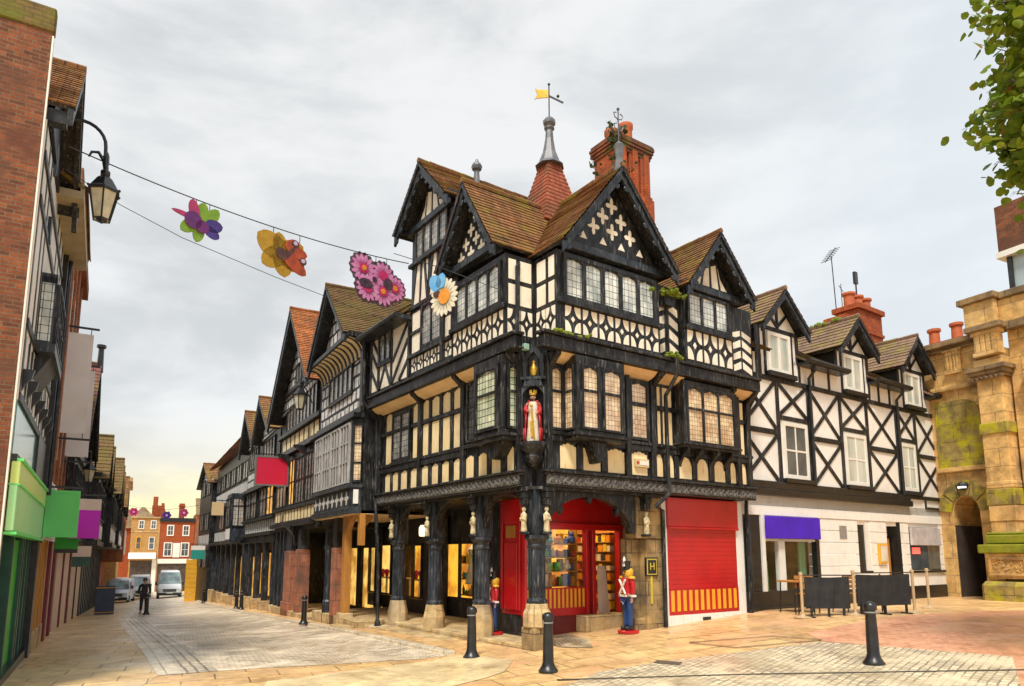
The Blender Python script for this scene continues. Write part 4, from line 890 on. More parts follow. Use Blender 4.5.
# ------------------------------------------------------------------ across the street (frame FN: X away down the street, out = -Y)
def nthing(name,label,x,deg=0,y=0):
    p=FN.w(x,y); return thing(name,label,'building',(p.x,p.y,0),FN.deg+deg)
DKGREEN=paint('dark_green_paint',(.012,.06,.045),(.02,.09,.065),.35,3,.003)
LIME=paint('lime_green_panel',(.13,.68,.16),(.15,.74,.20),.45,1,.001)
LIMEP=paint('pale_green_panel',(.36,.76,.36),(.48,.82,.36),.4,.5,.001)
BRIGHTG=paint('bright_green_paint',(.01,.42,.02),(.012,.36,.02),.4,1,.002)
MAROON=paint('maroon_paint',(.20,.012,.03),(.14,.01,.02),.4,2,.003)
PINKW=paint('pinkish_white_paint',(.74,.60,.52),(.66,.52,.44),.55,2,.003)
TEAL=paint('teal_window_glass',(.05,.20,.20),(.10,.28,.27),.12,1.2,0,spec=.7)
N1=nthing('brick_ended_shop','timber fronted shop with tall red brick end wall and green fascia',-2.2)
o=2.2
c=MB(); c.box((0,-.02,-.5),(.12,9,9.55)); c.box((.12,.1,3.05),(6.0,8,8.2)); c.build('wall',BRICKM,N1)
MB().box((-.03,-.05,9.55),(.16,9,9.95)).build('wall_coping',bricks('mossy_brick',(.22,.13,.05),(.16,.10,.04),(.10,.08,.04),.225,.075,.008,moss=(.14,.15,.02),mlo=.4,mhi=.6),N1,bevel=.02)
MB().box((-.005,-.045,-.4),(.10,-.022,9.5)).build('white_corner_strip',WHITEP,N1)
c=MB(); c.box((.1,-.06,3.9),(6.0,.1,8.2)); c.build('plaster_panel',WHITE,N1)
t=MB()
for u in (.16,.9,1.4,3.7,4.4,5.1,5.9): t.fbox(RF,u-.06,u+.06,.06,.07,3.9,8.2)
for i in range(12): t.fbox(RF,.25+i*.48,.25+i*.48+.07,.06,.066,4.0,4.9)
for z in (3.9,5.0,6.9,7.6): t.fbox(RF,.1,6.0,.06,.09,z,z+.12)
t.build('timber_framing',BLACK,N1)
b=MB(); b.box((1.5,-.34,5.0),(3.6,-.06,5.15)); b.box((1.6,-.28,5.15),(1.7,-.06,6.3)); b.box((1.6,-.28,6.2),(3.5,-.06,6.35)); b.box((1.7,-.27,5.15),(3.5,-.06,6.2)); b.prism(lambda u,d,z:(1.6+d,u,z),[(-.06,5.0),(-.28,5.0),(-.06,4.6)],.2,1.6); b.build('oriel',BLUEBLK,N1); MB().box((1.585,-.25,5.2),(1.597,-.08,6.18)).build('side_pane',G_PALE,N1); window(N1,RF,1.65,3.45,5.2,6.2,.29,4,(.5,),G_PALE)
b=MB()
for u in (.4,1.2,2.0,2.8,3.6,4.4,5.2): b.prism(lambda x,d,z,u=u:(u+d,-x,z),[(.06,4.42),(.20,4.42),(.17,4.3),(.10,4.2),(.06,4.1)],-.05,.05).mark()
b.each('carved_bracket',IRON,N1)
# gable over the street and eaves beyond it
ap,l,r=(1.5,10.02),(.05,8.5),(3.2,8.1)
gable_roof(N1,RF,ap,l,r,.40,3,TILE)
g=MB(); barge(g,RF,(ap[0],ap[1]-.05),(l[0],l[1]-.05),.28,.30,.38); barge(g,RF,(ap[0],ap[1]-.05),(r[0],r[1]-.05),.28,.30,.38); g.prism(RF,[(.3,8.4),(2.9,8.2),(1.5,9.7)],.05,.1); g.box((.1,-.3,8.2),(.3,0,8.4)); g.build('bargeboard',BLACK,N1)
e=MB(); e.box((2.6,-.42,8.20),(6.4,0,8.35)); e.box((2.6,-.48,8.22),(6.4,-.42,8.5)); e.build('eaves_soffit',paint('tan_soffit',(.42,.34,.20),(.34,.27,.15)),N1)
rf=MB(); roof(rf,(2.6,3,10.5),(6.4,3,10.5),(6.4,-.5,8.45),(2.6,-.5,8.45),.2); rf.build('roof',TILE,N1)
# shopfront
c=MB(); c.box((.1,-.06,3.15),(3.6,.1,3.92)); c.build('first_floor_window',TEAL,N1); c=MB(); c.box((3.6,-.10,3.1),(5.4,.1,3.95)); c.box((.1,-.12,3.05),(5.6,.1,3.15)); c.build('window_frame',IRON,N1)
c=MB(); c.box((.1,-.16,2.08),(5.5,-.06,2.72)); c.build('fascia',LIMEP,N1,bevel=.01); c=MB(); c.box((.1,-.17,2.72),(5.5,-.06,3.05)); c.build('fascia',paint('yellowish_green_panel',(.62,.76,.2),(.5,.74,.26),.4,.6),N1,bevel=.01)
c=MB(); c.box((.1,-.2,3.05),(5.6,-.05,3.09)); c.box((.1,-.2,2.03),(5.6,-.05,2.07)); c.box((.1,-.185,2.715),(5.55,-.05,2.735)); c.build('fascia_trim',LIME,N1)
c=MB(); c.box((.12,.12,-.6),(5.6,.2,2.05)); c.build('shopfront_back',DKGREEN,N1)
c=MB(); c.box((2.0,.02,-.45),(3.3,.08,2.0)); c.build('door',BRIGHTG,N1)
c=MB()
for u in (.2,1.8,3.35,3.7,4.3,4.9): c.box((u-.07,-.04,-.6),(u+.07,.12,2.05)).mark()
c.each('door_frame',DKGREEN,N1,bevel=.01)
c=MB(); c.box((5.15,-.14,-.7),(5.6,.1,2.05)); c.box((5.55,-.16,2.0),(5.75,-.0,8.7)); c.build('pilaster',IRON,N1); c=MB(); c.box((.1,-.1,-.7),(5.2,.1,-.05)); c.build('plinth',IRON,N1)
c=MB(); c.tube([(5.9,-.18,8.6),(5.9,-.18,3.0)],.05,8); c.build('downpipe',BLUEBLK,N1)
# --- brick house with banners
N2=nthing('red_brick_house','red brick house with orange oak shopfront and two white banners',4.0)
c=MB(); c.box((0,.0,2.1),(8.6,8,10.6)); c.build('wall',BRICKO,N2)
c=MB()
for u in (.6,2.2,3.9,5.6,7.2): c.box((u,-.12,3.2),(u+.35,0,10.2)).mark()
c.box((0,-.25,10.2),(8.6,0,10.6)); c.each('brick_pilaster',BRICK,N2,bevel=.01)
for u in (1.1,2.75,4.5,6.2): 
    for z in (4.2,7.2): window(N2,RF,u,u+.9,z,z+1.9,.02,2,(.5,),G_PLAIN,frame=WHITEP)
c=MB(); c.box((0,-.1,2.1),(8.6,0,2.5)); c.prism(lambda u,d,z:(1.0+d,u,z),[(-.05,3.6),(-.6,2.5),(-.5,2.45),(-.05,3.4)],0,3.0); c.build('canopy',WHITEP,N2)
c=MB(); c.box((0,.0,-1),(3.0,.1,2.1)); c.build('oak_shopfront',OAK,N2)
c=MB()
for u in (.1,.9,1.7,2.6): c.box((u,-.1,-1),(u+.25,0,2.1)).mark()
c.each('oak_pilaster',OAK,N2,bevel=.015)
c=MB(); c.box((0,-.12,-1),(3.0,.05,.1)); c.build('plinth',STONEB,N2)
c=MB(); c.box((3.0,-.05,-1),(8.6,.1,2.1)); c.build('shopfront',PINKW,N2)
c=MB()
for u in (3.9,4.3,6.3,6.7): c.box((u,-.12,-1),(u+.18,-.05,2.1)).mark()
c.each('maroon_post',MAROON,N2)
RF_BR=PINKW
# --- the timbered houses further on, turned a little
p3=FN.w(12.6,0); FN3=Fr((p3.x,p3.y),118.5)
def n3(name,label,x): p=FN3.w(x,0); return thing(name,label,'building',(p.x,p.y,0),FN3.deg)
def timbered(name,label,x,w,h,gab,out,mat,groundcol,seed,pm=None,ps=1.6):
    T=n3(name,label,x); r=random.Random(seed); m=RF
    c=MB(); c.box((0,-out,2.2),(w,6,h)); c.build('wall',BLACK,T)
    c=MB(); c.box((0,0,-3),(w,6,2.2)); c.build('shop_wall',groundcol,T)
    nb=max(2,int(w/2)); q=MB()
    for z in (2.5,5.2):
        if z+2.5>h: continue
        for i in range(nb):
            a=.3+i*(w-.4)/nb; b=a+(w-.4)/nb-.35; window(T,m,a,b,z+.8,z+2.2,out+.03,3,(.6,),G2)
            for k in range(4): q.fbox(m,a+k*(b-a)/4+.04,a+(k+1)*(b-a)/4-.04,out,out+.015,z,z+.6)
    q.build('plaster_infill_pattern',WHITE,T)
    g=MB()
    g.box((-.05,-out-.12,2.15),(w+.05,0,2.35)); g.box((-.05,-out-.1,4.95),(w+.05,0,5.1))
    for i in range(gab):
        a=i*w/gab; b=a+w/gab; hh=(b-a)*.5; ap=((a+b)/2,h+hh*1.0); l=(a-.1,h-.15); rr=(b+.1,h-.15)
        g.prism(m,[(a,h-.05),(b,h-.05),(ap[0],ap[1]-.2)],out-.3,out-.05)
        barge(g,m,(ap[0],ap[1]-.04),(l[0],l[1]-.04),.26,out+.25,out+.32); barge(g,m,(ap[0],ap[1]-.04),(rr[0],rr[1]-.04),.26,out+.25,out+.32)
        gable_roof(T,m,ap,l,rr,out+.36,5,mat,.22)
    g.build('bargeboard',BLACK,T)
    s=MB()
    for i in range(int(w/ps)+1): s.box((i*ps,-.05,-3),(i*ps+.2,0,2.2)).mark()
    s.each('shop_post',pm or BLUEBLK,T); return T
PURPLISH=tiles('purple_brown_tiles',(.24,.10,.09),(.18,.08,.07),(.25,.19,.03),.5,.62)
T3=timbered('dark_gabled_house','dark timbered house with purple brown mossy gable past the white banners',0,6.2,5.7,1,.30,PURPLISH,PINKW,3,MAROON,3)
q=MB(); q.lathe([(.12,8.5),(.09,9.4),(.16,9.45),(.16,9.55)],8,(3.1,-.6,0)); q.build('finial',IRON,T3)
T4=timbered('mossy_gabled_house','dark house with mossy gable beside the wall lantern across the street',6.4,7.5,5.0,2,.75,TILEG,PINKW,4,IRON,3.6)
T5=timbered('jettied_shop','dark jettied shop with two small brown gables in the far left row',14.2,11,5.0,3,1.1,TILEG,DKGREEN,5)
T6=timbered('black_far_shop','black timbered shop with low gables near the silver van',25.6,12,5.0,3,1.3,TILE,paint('far_shop_brown',(.16,.09,.04),(.05,.035,.03)),6)
N7=n3('tall_brick_shop','tall narrow red brick shop at the far end of the left row',38,)
c=MB(); c.box((0,-1.5,1.2),(9,5,7.7)); c.box((0,0,-4),(9,5,1.2)); c.build('wall',BRICKO,N7); c=MB()
for z in (1.8,4.9):
    for u in (1,4,7): window(N7,RF,u,u+1.2,z,z+2,1.52,2,(.5,),G_PLAIN,frame=WHITEP)
MB().box((-.2,-1.8,7.7),(9.2,5,8.0)).build('parapet',STONEB,N7); MB().box((-.02,-1.45,1.3),(0,0,7.6)).build('end_wall',BRICK,N7)
N8=n3('yellow_far_shop','yellow brick shop with pale blind beyond the left row',48.5)
c=MB(); c.box((0,-.9,-5),(14,5,5.5)); c.build('wall',BRICKY,N8); c=MB(); roof(c,(0,0,8),(14,0,8),(14,-1.2,5.5),(0,-1.2,5.5),.3); c.build('roof',SLATE,N8)
for u in (1,4,7,10): window(N8,RF,u,u+1.4,1.2,3.4,.92,2,(.5,),G_PLAIN,frame=WHITEP)
MB().box((0,-1.9,-1),(14,-.9,-.7)).build('awning',WHITEP,N8)
# ------------------------------------------------------------------ signs and banners hung out from the walls (faces up and down the street)
def hung(name,label,cat,frame,x,d0,d1,z0,z1,mat,arm=True,tilt=0,border=None,split=None,thk=.05,row=False,group=None):
    """a board hung square to the wall; row: frame FB (wall along Y), else FN (wall along X)"""
    P=(lambda u,d,z:(-d,u,z)) if row else RF
    p=frame.w(0,x) if row else frame.w(x,0); t=thing(name,label,cat,(p.x,p.y,0),frame.deg,group)
    b=MB(); b.box((-thk/2,d0,z0),(thk/2,d1,z1),P); b.build('board',mat,t,bevel=.006)
    if border:
        b=MB()
        for a in ((d0-.03,d0+.03,z0-.03,z1+.03),(d1-.03,d1+.03,z0-.03,z1+.03),(d0+.03,d1-.03,z0-.03,z0+.03),(d0+.03,d1-.03,z1-.03,z1+.03)): b.box((-thk/2-.012,a[0],a[2]),(thk/2+.012,a[1],a[3]),P)
        b.build('border',border,t)
    if split:
        b=MB(); b.box((-thk/2-.006,d0,split[0]),(thk/2+.006,d1,split[1]),P); b.build('panel',split[2],t)
    if arm:
        b=MB(); b.box((-.02,-.02,z1+.08),(.02,d1+.08,z1+.12),P)
        for d in (d0+.08,d1-.08): b.box((-.012,d-.012,z1),(.012,d+.012,z1+.085),P)
        b.build('arm',IRON,t)
    return t
MAGENTA=paint('magenta_panel',(.60,.002,.58),(.56,.002,.54),.45,1,.001)
hung('projecting_sign','plain bright green projecting sign over the left pavement','sign',FN,4.2,.02,.72,2.16,3.12,LIME,border=LIME)
hung('projecting_sign','white and magenta projecting sign past the green one','sign',FN,6.5,.52,1.16,2.16,3.14,PINKW,split=(2.16,2.86,MAGENTA))
hung('projecting_sign','small dark green sign below the large green one','sign',FN,7.0,.22,.72,1.88,2.2,BRIGHTG,split=(1.80,1.9,IRON))
hung('projecting_sign','cream and teal projecting sign low on the left row','sign',FN,9.4,.55,1.0,1.42,2.0,PINKW,split=(1.42,1.7,DKGREEN))
def banner(label,x,d0,d1,z0,z1):
    p=FN.w(x,0); t=thing('street_banner',label,'banner',(p.x,p.y,0),FN.deg,'long white banners on the brick house')
    b=MB(); n=14; pts=[]
    for i in range(n+1):
        a=i/n; w=.02*sin(a*7)+.012*sin(a*17); pts.append((w,z1+(z0-z1)*a))
    b.loft([[RF(w-.006,d0,z),RF(w-.006,d1,z),RF(w+.006,d1,z),RF(w+.006,d0,z)] for w,z in pts]); b.build('cloth',paint('banner_cloth',(.82,.78,.77),(.74,.70,.69),.8,1.2,.002) if 'banner_cloth' not in MATS else MATS['banner_cloth'],t,smooth=True)
    b=MB(); b.box((-.02,-.02,z1+.12),(.02,-d0 if 0 else .0,z1+.14)) if 0 else None
    for z in (z1+.16,z0-.14): b.fbox(RF,-.022,.022,-.02,d1+.12,z-.025,z+.025)
    for z in (z1,z0-.115):
        for d in (d0+.06,d1-.06): b.fbox(RF,-.01,.01,d-.01,d+.01,z,z+.14)
    b.build('arm',IRON,t)
banner('large plain white banner nearest on the brick house',7.0,.02,.66,4.84,7.5)
banner('narrower white banner hanging behind the first',10.0,.08,.70,4.6,7.22)
hung('projecting_sign','large plain crimson sign in a grey frame on the arcaded row','sign',FB,9.0,.08,1.26,4.35,5.42,paint('crimson_panel',(.62,.012,.06),(.58,.012,.05),.4,1,.001),border=paint('frame_grey',(.18,.17,.17)),row=True)
hung('projecting_sign','small cream sign hanging before the blue bay','sign',FB,21.5,.65,1.25,3.82,4.52,paint('cream_panel',(.66,.48,.26),(.62,.45,.24),.5,1,.001),row=True)
hung('projecting_sign','small teal and white sign at the far end of the arcaded row','sign',FB,28.0,.72,1.5,1.5,2.3,paint('teal_panel',(.02,.30,.26),(.02,.26,.22),.5,1,.001),split=(2.05,2.3,WHITEP),row=True)
# ------------------------------------------------------------------ lanterns
LGLASS=paint('lantern_glass',(.66,.62,.44),(.48,.46,.34),.12,6,0,spec=.7)
def lantern(par,c,s):
    x,y,z=c
    b=MB(); b.lathe([(.13*s,0),(.235*s,.50*s)],6,c); b.build('lantern_glass',LGLASS,par)
    f=MB()
    for k in range(6):
        a=k*PI/3; f.tube([(x+.135*s*cos(a),y+.135*s*sin(a),z-.01*s),(x+.24*s*cos(a),y+.24*s*sin(a),z+.5*s)],.014*s,5)
        b_=a+PI/3; f.tube([(x+.135*s*cos(a),y+.135*s*sin(a),z),(x+.135*s*cos(b_),y+.135*s*sin(b_),z)],.012*s,5)
        f.ball((x+.27*s*cos(a),y+.27*s*sin(a),z+.53*s),.025*s,6)
    f.lathe([(.02*s,-.06*s),(.05*s,-.03*s),(.1*s,0),(.1*s,.02*s)],6,c)
    f.lathe([(.27*s,.49*s),(.275*s,.53*s),(.23*s,.57*s),(.13*s,.74*s),(.07*s,.80*s),(.085*s,.83*s),(.085*s,.88*s),(.05*s,.92*s),(.045*s,.98*s)],6,c)
    f.build('lantern_frame',IRON,par)
L=thing('street_lantern','black swan neck wall lantern with six glass sides by the brick wall','street lamp',FN.w(-.5,0)-Vector((0,0,0)),FN.deg)
arc=[(0,-.02,8.46)]+[(0,-.02-.42*(1-cos(t*PI/14))*1.0,8.50+.70*sin(t*PI/14)) for t in range(1,12)]
arc=[(0,-.06,8.2),(0,-.06,8.75)]+[(0,-.06-.36*(1-cos(t*PI/12)),8.85+.38*sin(t*PI/12)) for t in range(0,13)]+[(0,-.79,8.62)]
a=MB(); a.tube(arc,.03,8); a.lathe([(.05,8.1),(.06,8.2),(.06,8.5),(.045,8.7)],8,(0,-.06,0)); a.tube([(0,.05,8.45),(0,-.06,8.45)],.03,6); a.tube([(0,.05,8.2),(0,-.06,8.2)],.03,6)
a.lathe([(.03,8.42),(.055,8.55),(.05,8.68),(.03,8.75)],8,(0,-.80,0)); a.tube([(0,-.76,8.6),(0,-.68,8.72),(0,-.58,8.70),(0,-.54,8.60)],[.035,.03,.024,.014],6); a.build('swan_neck',IRON,L,smooth=True)
lantern(L,(0,-.81,7.50),1.0)
MB().box((-.05,-.11,6.95),(.2,-.03,7.35)).build('control_box',BLUEBLK,L)
L=thing('street_lantern','smaller black wall lantern low among the dark timbers across the street','street lamp',FN.w(13,0),FN.deg)
a=MB(); a.tube([(0,0,5.2),(0,-.4,5.25),(0,-.72,5.15),(0,-.72,4.95)],.03,6); a.build('bracket',IRON,L); lantern(L,(0,-.72,4.15),.8)
L=thing('street_lantern','black wall lantern with pale glass hung before the cove house gable','street lamp',FB.w(0,6.0),FB.deg)
a=MB(); a.tube([(0,0,7.9),(-.2,0,8.1),(-.42,0,7.95),(-.42,0,7.6)],.03,6); a.tube([(0,0,7.0),(-.2,0,7.4),(-.38,0,7.7)],.02,5); a.build('bracket',IRON,L); lantern(L,(-.42,0,6.75),.95)
def cam_box(label,frame,x,y,z):
    pass
# ------------------------------------------------------------------ sandstone bank on the right
S=thing('sandstone_building','golden sandstone building with mossy pilaster, arched passage and heavy cornice',"building",FS.w(0,0),FS.deg)
w=MB()
yb=.82
w.box((-1.75,yb,4.05),(-.02,3.0,8.6)); w.box((1.0,yb-.1,.42),(9,4,9.5)); w.box((-1.75,yb,.4),(-1.18,3,2.7)); w.box((-.34,yb,.4),(.2,3,2.7))
w.prism(RF,[(-1.75,2.7),(-1.16,2.7)]+[(-.76-.40*cos(t*PI/10),3.10+.52*sin(t*PI/10)) for t in range(0,11)]+[(-.34,2.7),(.2,2.7),(.2,4.05),(-1.75,4.05)],-3.0,-yb)
w.build('wall',STONE,S,bevel=.01)
v=MB()
for k in range(5):
    a0=PI-(k+.06)*PI/5; a1=PI-(k+.94)*PI/5
    v.prism(RF,[(-.76+.44*cos(a0),3.10+.56*sin(a0)),(-.76+.44*cos(a1),3.10+.56*sin(a1)),(-.76+.86*cos(a1),3.14+1.0*sin(a1)),(-.76+.86*cos(a0),3.14+1.0*sin(a0))],-yb-.05,-yb+.07).mark()
v.each('arch_voussoir',MOSSTONE,S,bevel=.012)
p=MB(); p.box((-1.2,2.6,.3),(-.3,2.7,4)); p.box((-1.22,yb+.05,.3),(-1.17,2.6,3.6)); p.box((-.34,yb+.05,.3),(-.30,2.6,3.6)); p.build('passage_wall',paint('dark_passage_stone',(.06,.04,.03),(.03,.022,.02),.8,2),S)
MB().box((-.85,2.3,1.6),(-.55,2.4,3.3)).build('passage_window',paint('pale_render',(.4,.36,.3)),S)
# blind niche, green with moss
n=MB(); n.prism(RF,[(-1.45,4.55),(-.05,4.55),(-.05,6.2)]+[(-.6+.55*cos(t*PI/16),6.2+.55*sin(t*PI/16)) for t in range(1,9)]+[(-1.45,6.75)],-yb-.01,-yb+.05); n.build('mossy_panel',MOSSTONE,S)
n=MB()
for a,b,z0,z1 in ((-1.5,.1,4.42,4.56),(-1.5,.1,7.1,7.25)): n.fbox(RF,a,b,-yb,-yb+.14,z0,z1)
n.build('string_course',STONE,S,bevel=.015)
# pilaster
p=MB(); p.fbox(RF,.2,.92,-.9,-.3,2.3,7.15); p.build('pilaster',STONE,S,bevel=.02)
p=MB(); p.fbox(RF,.16,.98,-.9,-.25,5.40,5.74).mark(); p.fbox(RF,.17,.97,-.9,-.26,3.23,3.72); p.each('pilaster_band',MOSSTONE,S,bevel=.02)
p=MB(); p.fbox(RF,.20,.96,-.9,-.27,2.75,3.21).mark(); p.fbox(RF,.19,.95,-.9,-.28,3.74,3.95); p.each('pilaster_block',STONE,S,bevel=.02)
DARKST=bricks('sooty_sandstone',(.34,.23,.11),(.2,.14,.08),(.08,.06,.04),1.2,.5,.008,dirt=(.07,.055,.045),bump=.02)
p=MB(); p.fbox(RF,.12,1.02,-.9,-.18,7.15,7.24); p.fbox(RF,.06,1.08,-.9,-.12,7.24,7.36); p.fbox(RF,-.02,1.14,-.9,-.06,7.36,7.50)
for k in range(7): x,y,z=RF(.14+k*.14,-.2,7.16); p.ball((x,y,z-.02),.07,8)
p.build('capital',DARKST,S,bevel=.01)
def trig(u0,u1,d,z0,z1):
    p.fbox(RF,u0,u1,d-.3,d,z0,z1); p.fbox(RF,u0-.06,u1+.06,d-.3,d+.06,z1-.12,z1); p.fbox(RF,u0-.04,u1+.04,d-.3,d+.04,z0-.12,z0)
    for k in range(4): a=u0+.04+k*(u1-u0-.08)/4; p.fbox(RF,a+.02,a+(u1-u0)/4-.03,d-.1,d+.04,z0,z1-.12)
p=MB(); p.fbox(RF,.16,1.0,-.9,-.28,7.5,7.75); trig(.28,.98,-.2,7.95,8.62); trig(-.95,-.45,-.72,7.75,8.5); p.build('triglyph_bracket',STONE,S,bevel=.012)
c=MB(); c.fbox(RF,-1.7,.15,-1,-.50,8.55,8.72); c.fbox(RF,.1,1.15,-1,-.02,8.62,8.8); c.fbox(RF,1.1,9,-1,-.45,8.55,8.8); c.fbox(RF,-1.7,.2,-1,-.66,8.42,8.55)
c.fbox(RF,-.12,1.0,-1.5,-.16,9.6,9.80); c.fbox(RF,1.0,9,-1.5,-.4,9.55,9.76); c.build('cornice',DARKST,S,bevel=.02)
a=MB(); a.fbox(RF,.02,.92,-1.5,-.28,8.80,9.6); a.fbox(RF,.92,9,-1.5,-.5,8.80,9.55); a.build('attic_block',STONE,S,bevel=.02)
p=MB(); p.fbox(RF,.10,1.25,-.9,-.10,2.08,2.34); p.fbox(RF,.12,1.22,-.9,-.14,2.34,2.42); p.fbox(RF,-.05,1.4,-.9,.08,1.80,2.06); p.build('mossy_ledge',bricks('bright_moss_stone',(.20,.23,.02),(.14,.17,.015),(.08,.09,.02),.9,.6,.006,dirt=(.30,.26,.06),moss=(.28,.28,.02),mlo=.45,mhi=.7,bump=.02),S,bevel=.03)
p=MB(); p.fbox(RF,.12,1.3,-.9,-.05,1.06,1.80); p.build('plinth',STONE,S,bevel=.02)
p=MB(); p.fbox(RF,-.04,1.45,-.9,.14,.3,.98); p.build('plinth_block',MOSSTONE,S,bevel=.12)
p=MB()
for a,b,z0,z1 in ((.2,1.2,1.16,1.22),(.2,1.2,1.62,1.68),(.2,.26,1.22,1.62),(1.14,1.2,1.22,1.62)): p.fbox(RF,a,b,-.06,.0,z0,z1)
r=random.Random(5)
for k in range(46): x,y,z=RF(r.uniform(.30,1.10),-.045,r.uniform(1.25,1.59)); p.ball((x,y,z),r.uniform(.02,.04),6)
p.build('carved_relief',STONE,S)
b=MB(); b.fbox(RF,1.45,2.4,-.8,-.45,6.6,6.75); b.prism(RF,[(1.4,7.2),(2.5,7.2),(1.95,7.7)],-.8,-.4); b.fbox(RF,1.5,1.65,-.8,-.45,6.75,7.2); b.build('window_pediment',STONE,S,bevel=.02)
l=thing('passage_lamp','round blue grey bulkhead lamp over the mossy arch','lamp',FS.w(-.72,yb-.12),FS.deg); l.location.z=3.92
MB().lathe([(.02,-.12),(.1,-.09),(.15,0),(.16,.05),(.13,.11),(.02,.14)],14,(0,0,0)).build('lamp_body',BLUEBLK,l,smooth=True); MB().lathe([(.12,-.03),(.13,.02),(.02,.0)],12,(0,-.06,-.03)).build('lamp_glass',glow('bulkhead_glow',(.8,.85,.9),.9),l)
# chimneys and rooftop room behind
c=thing('chimney','two red chimney pots on a stack between the inn and the stone building','chimney',FS.w(-2.75,4.2),FS.deg)
k=MB(); k.box((-.7,-.4,8.2),(.7,.4,9.75)); k.box((-.78,-.48,9.5),(.78,.48,9.65)); k.build('stack',BRICKO,c)
k=MB()
for x in (-.5,.35): k.lathe([(.2,9.7),(.18,10.25),(.24,10.3),(.24,10.4),(.16,10.4)],10,(x,0,0))
k.build('pot',MATS['terracotta'],c,smooth=True)
c=thing('rooftop_room','brick parapet box over a glazed rooftop room behind the stone building','building',FS.w(0,0),FS.deg)
k=MB(); k.box((.22,2.3,11.75),(6,7,13.35)); k.build('brick_parapet',BRICKM,c); k=MB(); k.box((.15,2.25,11.55),(6,7,11.75)); k.build('soffit',WHITEP,c)
k=MB(); k.box((.45,2.5,9.0),(6,7,11.55)); k.build('glazing',paint('sky_glass',(.35,.45,.5),(.5,.58,.6),.08,.6,0,spec=.8),c)
k=MB(); k.box((.38,2.42,9.0),(.52,2.6,11.55)); k.box((1.2,2.44,9.0),(1.28,2.5,11.55)); k.build('post',IRON,c)
# ------------------------------------------------------------------ the end of the street
FE=Fr((-54.6,108),27)
def fe(name,label,u): p=FE.w(u,0); return thing(name,label,'building',(p.x,p.y,0),27)
Yb=fe('yellow_brick_shop','small yellow brick shop with white awning closing the street',-3.9)
c=MB(); c.box((0,0,-5),(3.85,8,7.4)); c.build('wall',BRICKY,Yb)
for a,b in ((.95,1.75),(2.6,3.4)): window(Yb,RF,a,b,5.7,7.05,.03,2,(.5,),G_PLAIN,frame=WHITEP,fw=.12)
for a,b in ((.75,1.5),(2.5,3.3)): window(Yb,RF,a,b,2.6,4.5,.03,1,(.5,),G_PLAIN,frame=YEL if a<1 else WHITEP,fw=.1)
MB().box((-.1,-.2,7.4),(3.95,.2,7.6)).box((0,-.06,5.2),(3.85,0,5.4)).build('cornice',STONEB,Yb)
MB().prism(lambda u,d,z:(d,u,z),[(0,2.1),(-1.0,1.3),(-1.0,1.15),(0,1.3)],-.1,3.6).build('awning',WHITEP,Yb)
MB().box((.2,-.05,-4),(3.1,.0,.9)).build('shop_window',paint('far_dark_shop',(.10,.07,.05),(.03,.03,.03),.3),Yb); MB().box((3.15,-.15,-4),(3.75,0,1.1)).build('pilaster',WHITEP,Yb)
k=MB(); k.loft([[(-.1,-.2,7.6),(3.0,-.2,7.6),(3.0,6,7.6),(-.1,6,7.6)],[(1.2,2.6,9.2),(1.6,2.6,9.2),(1.6,3.2,9.2),(1.2,3.2,9.2)]]); k.build('roof',SLATE,Yb)
k=MB(); k.box((2.6,3.5,7),(4.4,5,9.6)); k.box((2.7,3.6,9.6),(3.4,4.8,11)); k.box((3.9,3.6,9.6),(4.35,4.8,10)); k.build('chimney_stack',BRICKO,Yb)
Rb=fe('red_brick_shop','red brick shop with black parapet and white framed windows closing the street',0)
c=MB(); c.box((0,0,-5),(4.9,8,6.85)); c.build('wall',BRICKO,Rb); MB().box((-.05,-.2,6.85),(4.95,8,7.5)).build('parapet',IRON,Rb)
for a,b in ((1.0,2.0),(3.2,4.2)): window(Rb,RF,a,b,4.7,6.4,.05,2,(.5,),G_PLAIN,frame=WHITEP,fw=.16)
for a,b,n in ((.7,1.9,2),(3.1,4.3,2)): window(Rb,RF,a,b,1.5,3.7,.05,n,(.5,),G_PLAIN,frame=WHITEP,fw=.15)
MB().box((2.0,-.1,1.4),(3.0,.0,3.6)).build('white_door_panel',WHITEP,Rb)
MB().box((0,-.3,.45),(4.9,0,1.15)).build('fascia',WHITEP,Rb); MB().box((.1,-.1,-4.5),(4.8,0,.4)).build('shop_window',MATS['far_dark_shop'],Rb)
k=MB(); k.box((2.6,3,7),(3.4,4,10.0)); k.box((2.5,2.9,9.5),(3.5,4.1,9.7)); k.box((-.2,3,7),(.6,4,9)); k.build('chimney_stack',BRICKO,Rb)
Zb=fe('plain_far_house','plain red far house half hidden by the arcaded row',4.95)
c=MB(); c.box((0,0,-5),(9,8,8.2)); c.build('wall',BRICK,Zb); c=MB(); roof(c,(0,4,11),(9,4,11),(9,-.3,8.1),(0,-.3,8.1),.3); c.build('roof',SLATE,Zb)
for u in (1,4,7): window(Zb,RF,u,u+1.2,3,5,.03,2,(.5,),G_PLAIN,frame=WHITEP)
Qb=fe('brick_far_house','orange brick far house behind the vans at the left of the street end',-16)
c=MB(); c.box((0,3,-5),(12,10,6)); c.build('wall',BRICKO,Qb); c=MB(); roof(c,(0,6,9),(12,6,9),(12,2.6,5.9),(0,2.6,5.9),.3); c.build('roof',SLATE,Qb)
for u in (1,4,7,9.6): window(Qb,RF,u,u+1.2,1,3,-2.97,2,(.5,),G_PLAIN,frame=WHITEP)
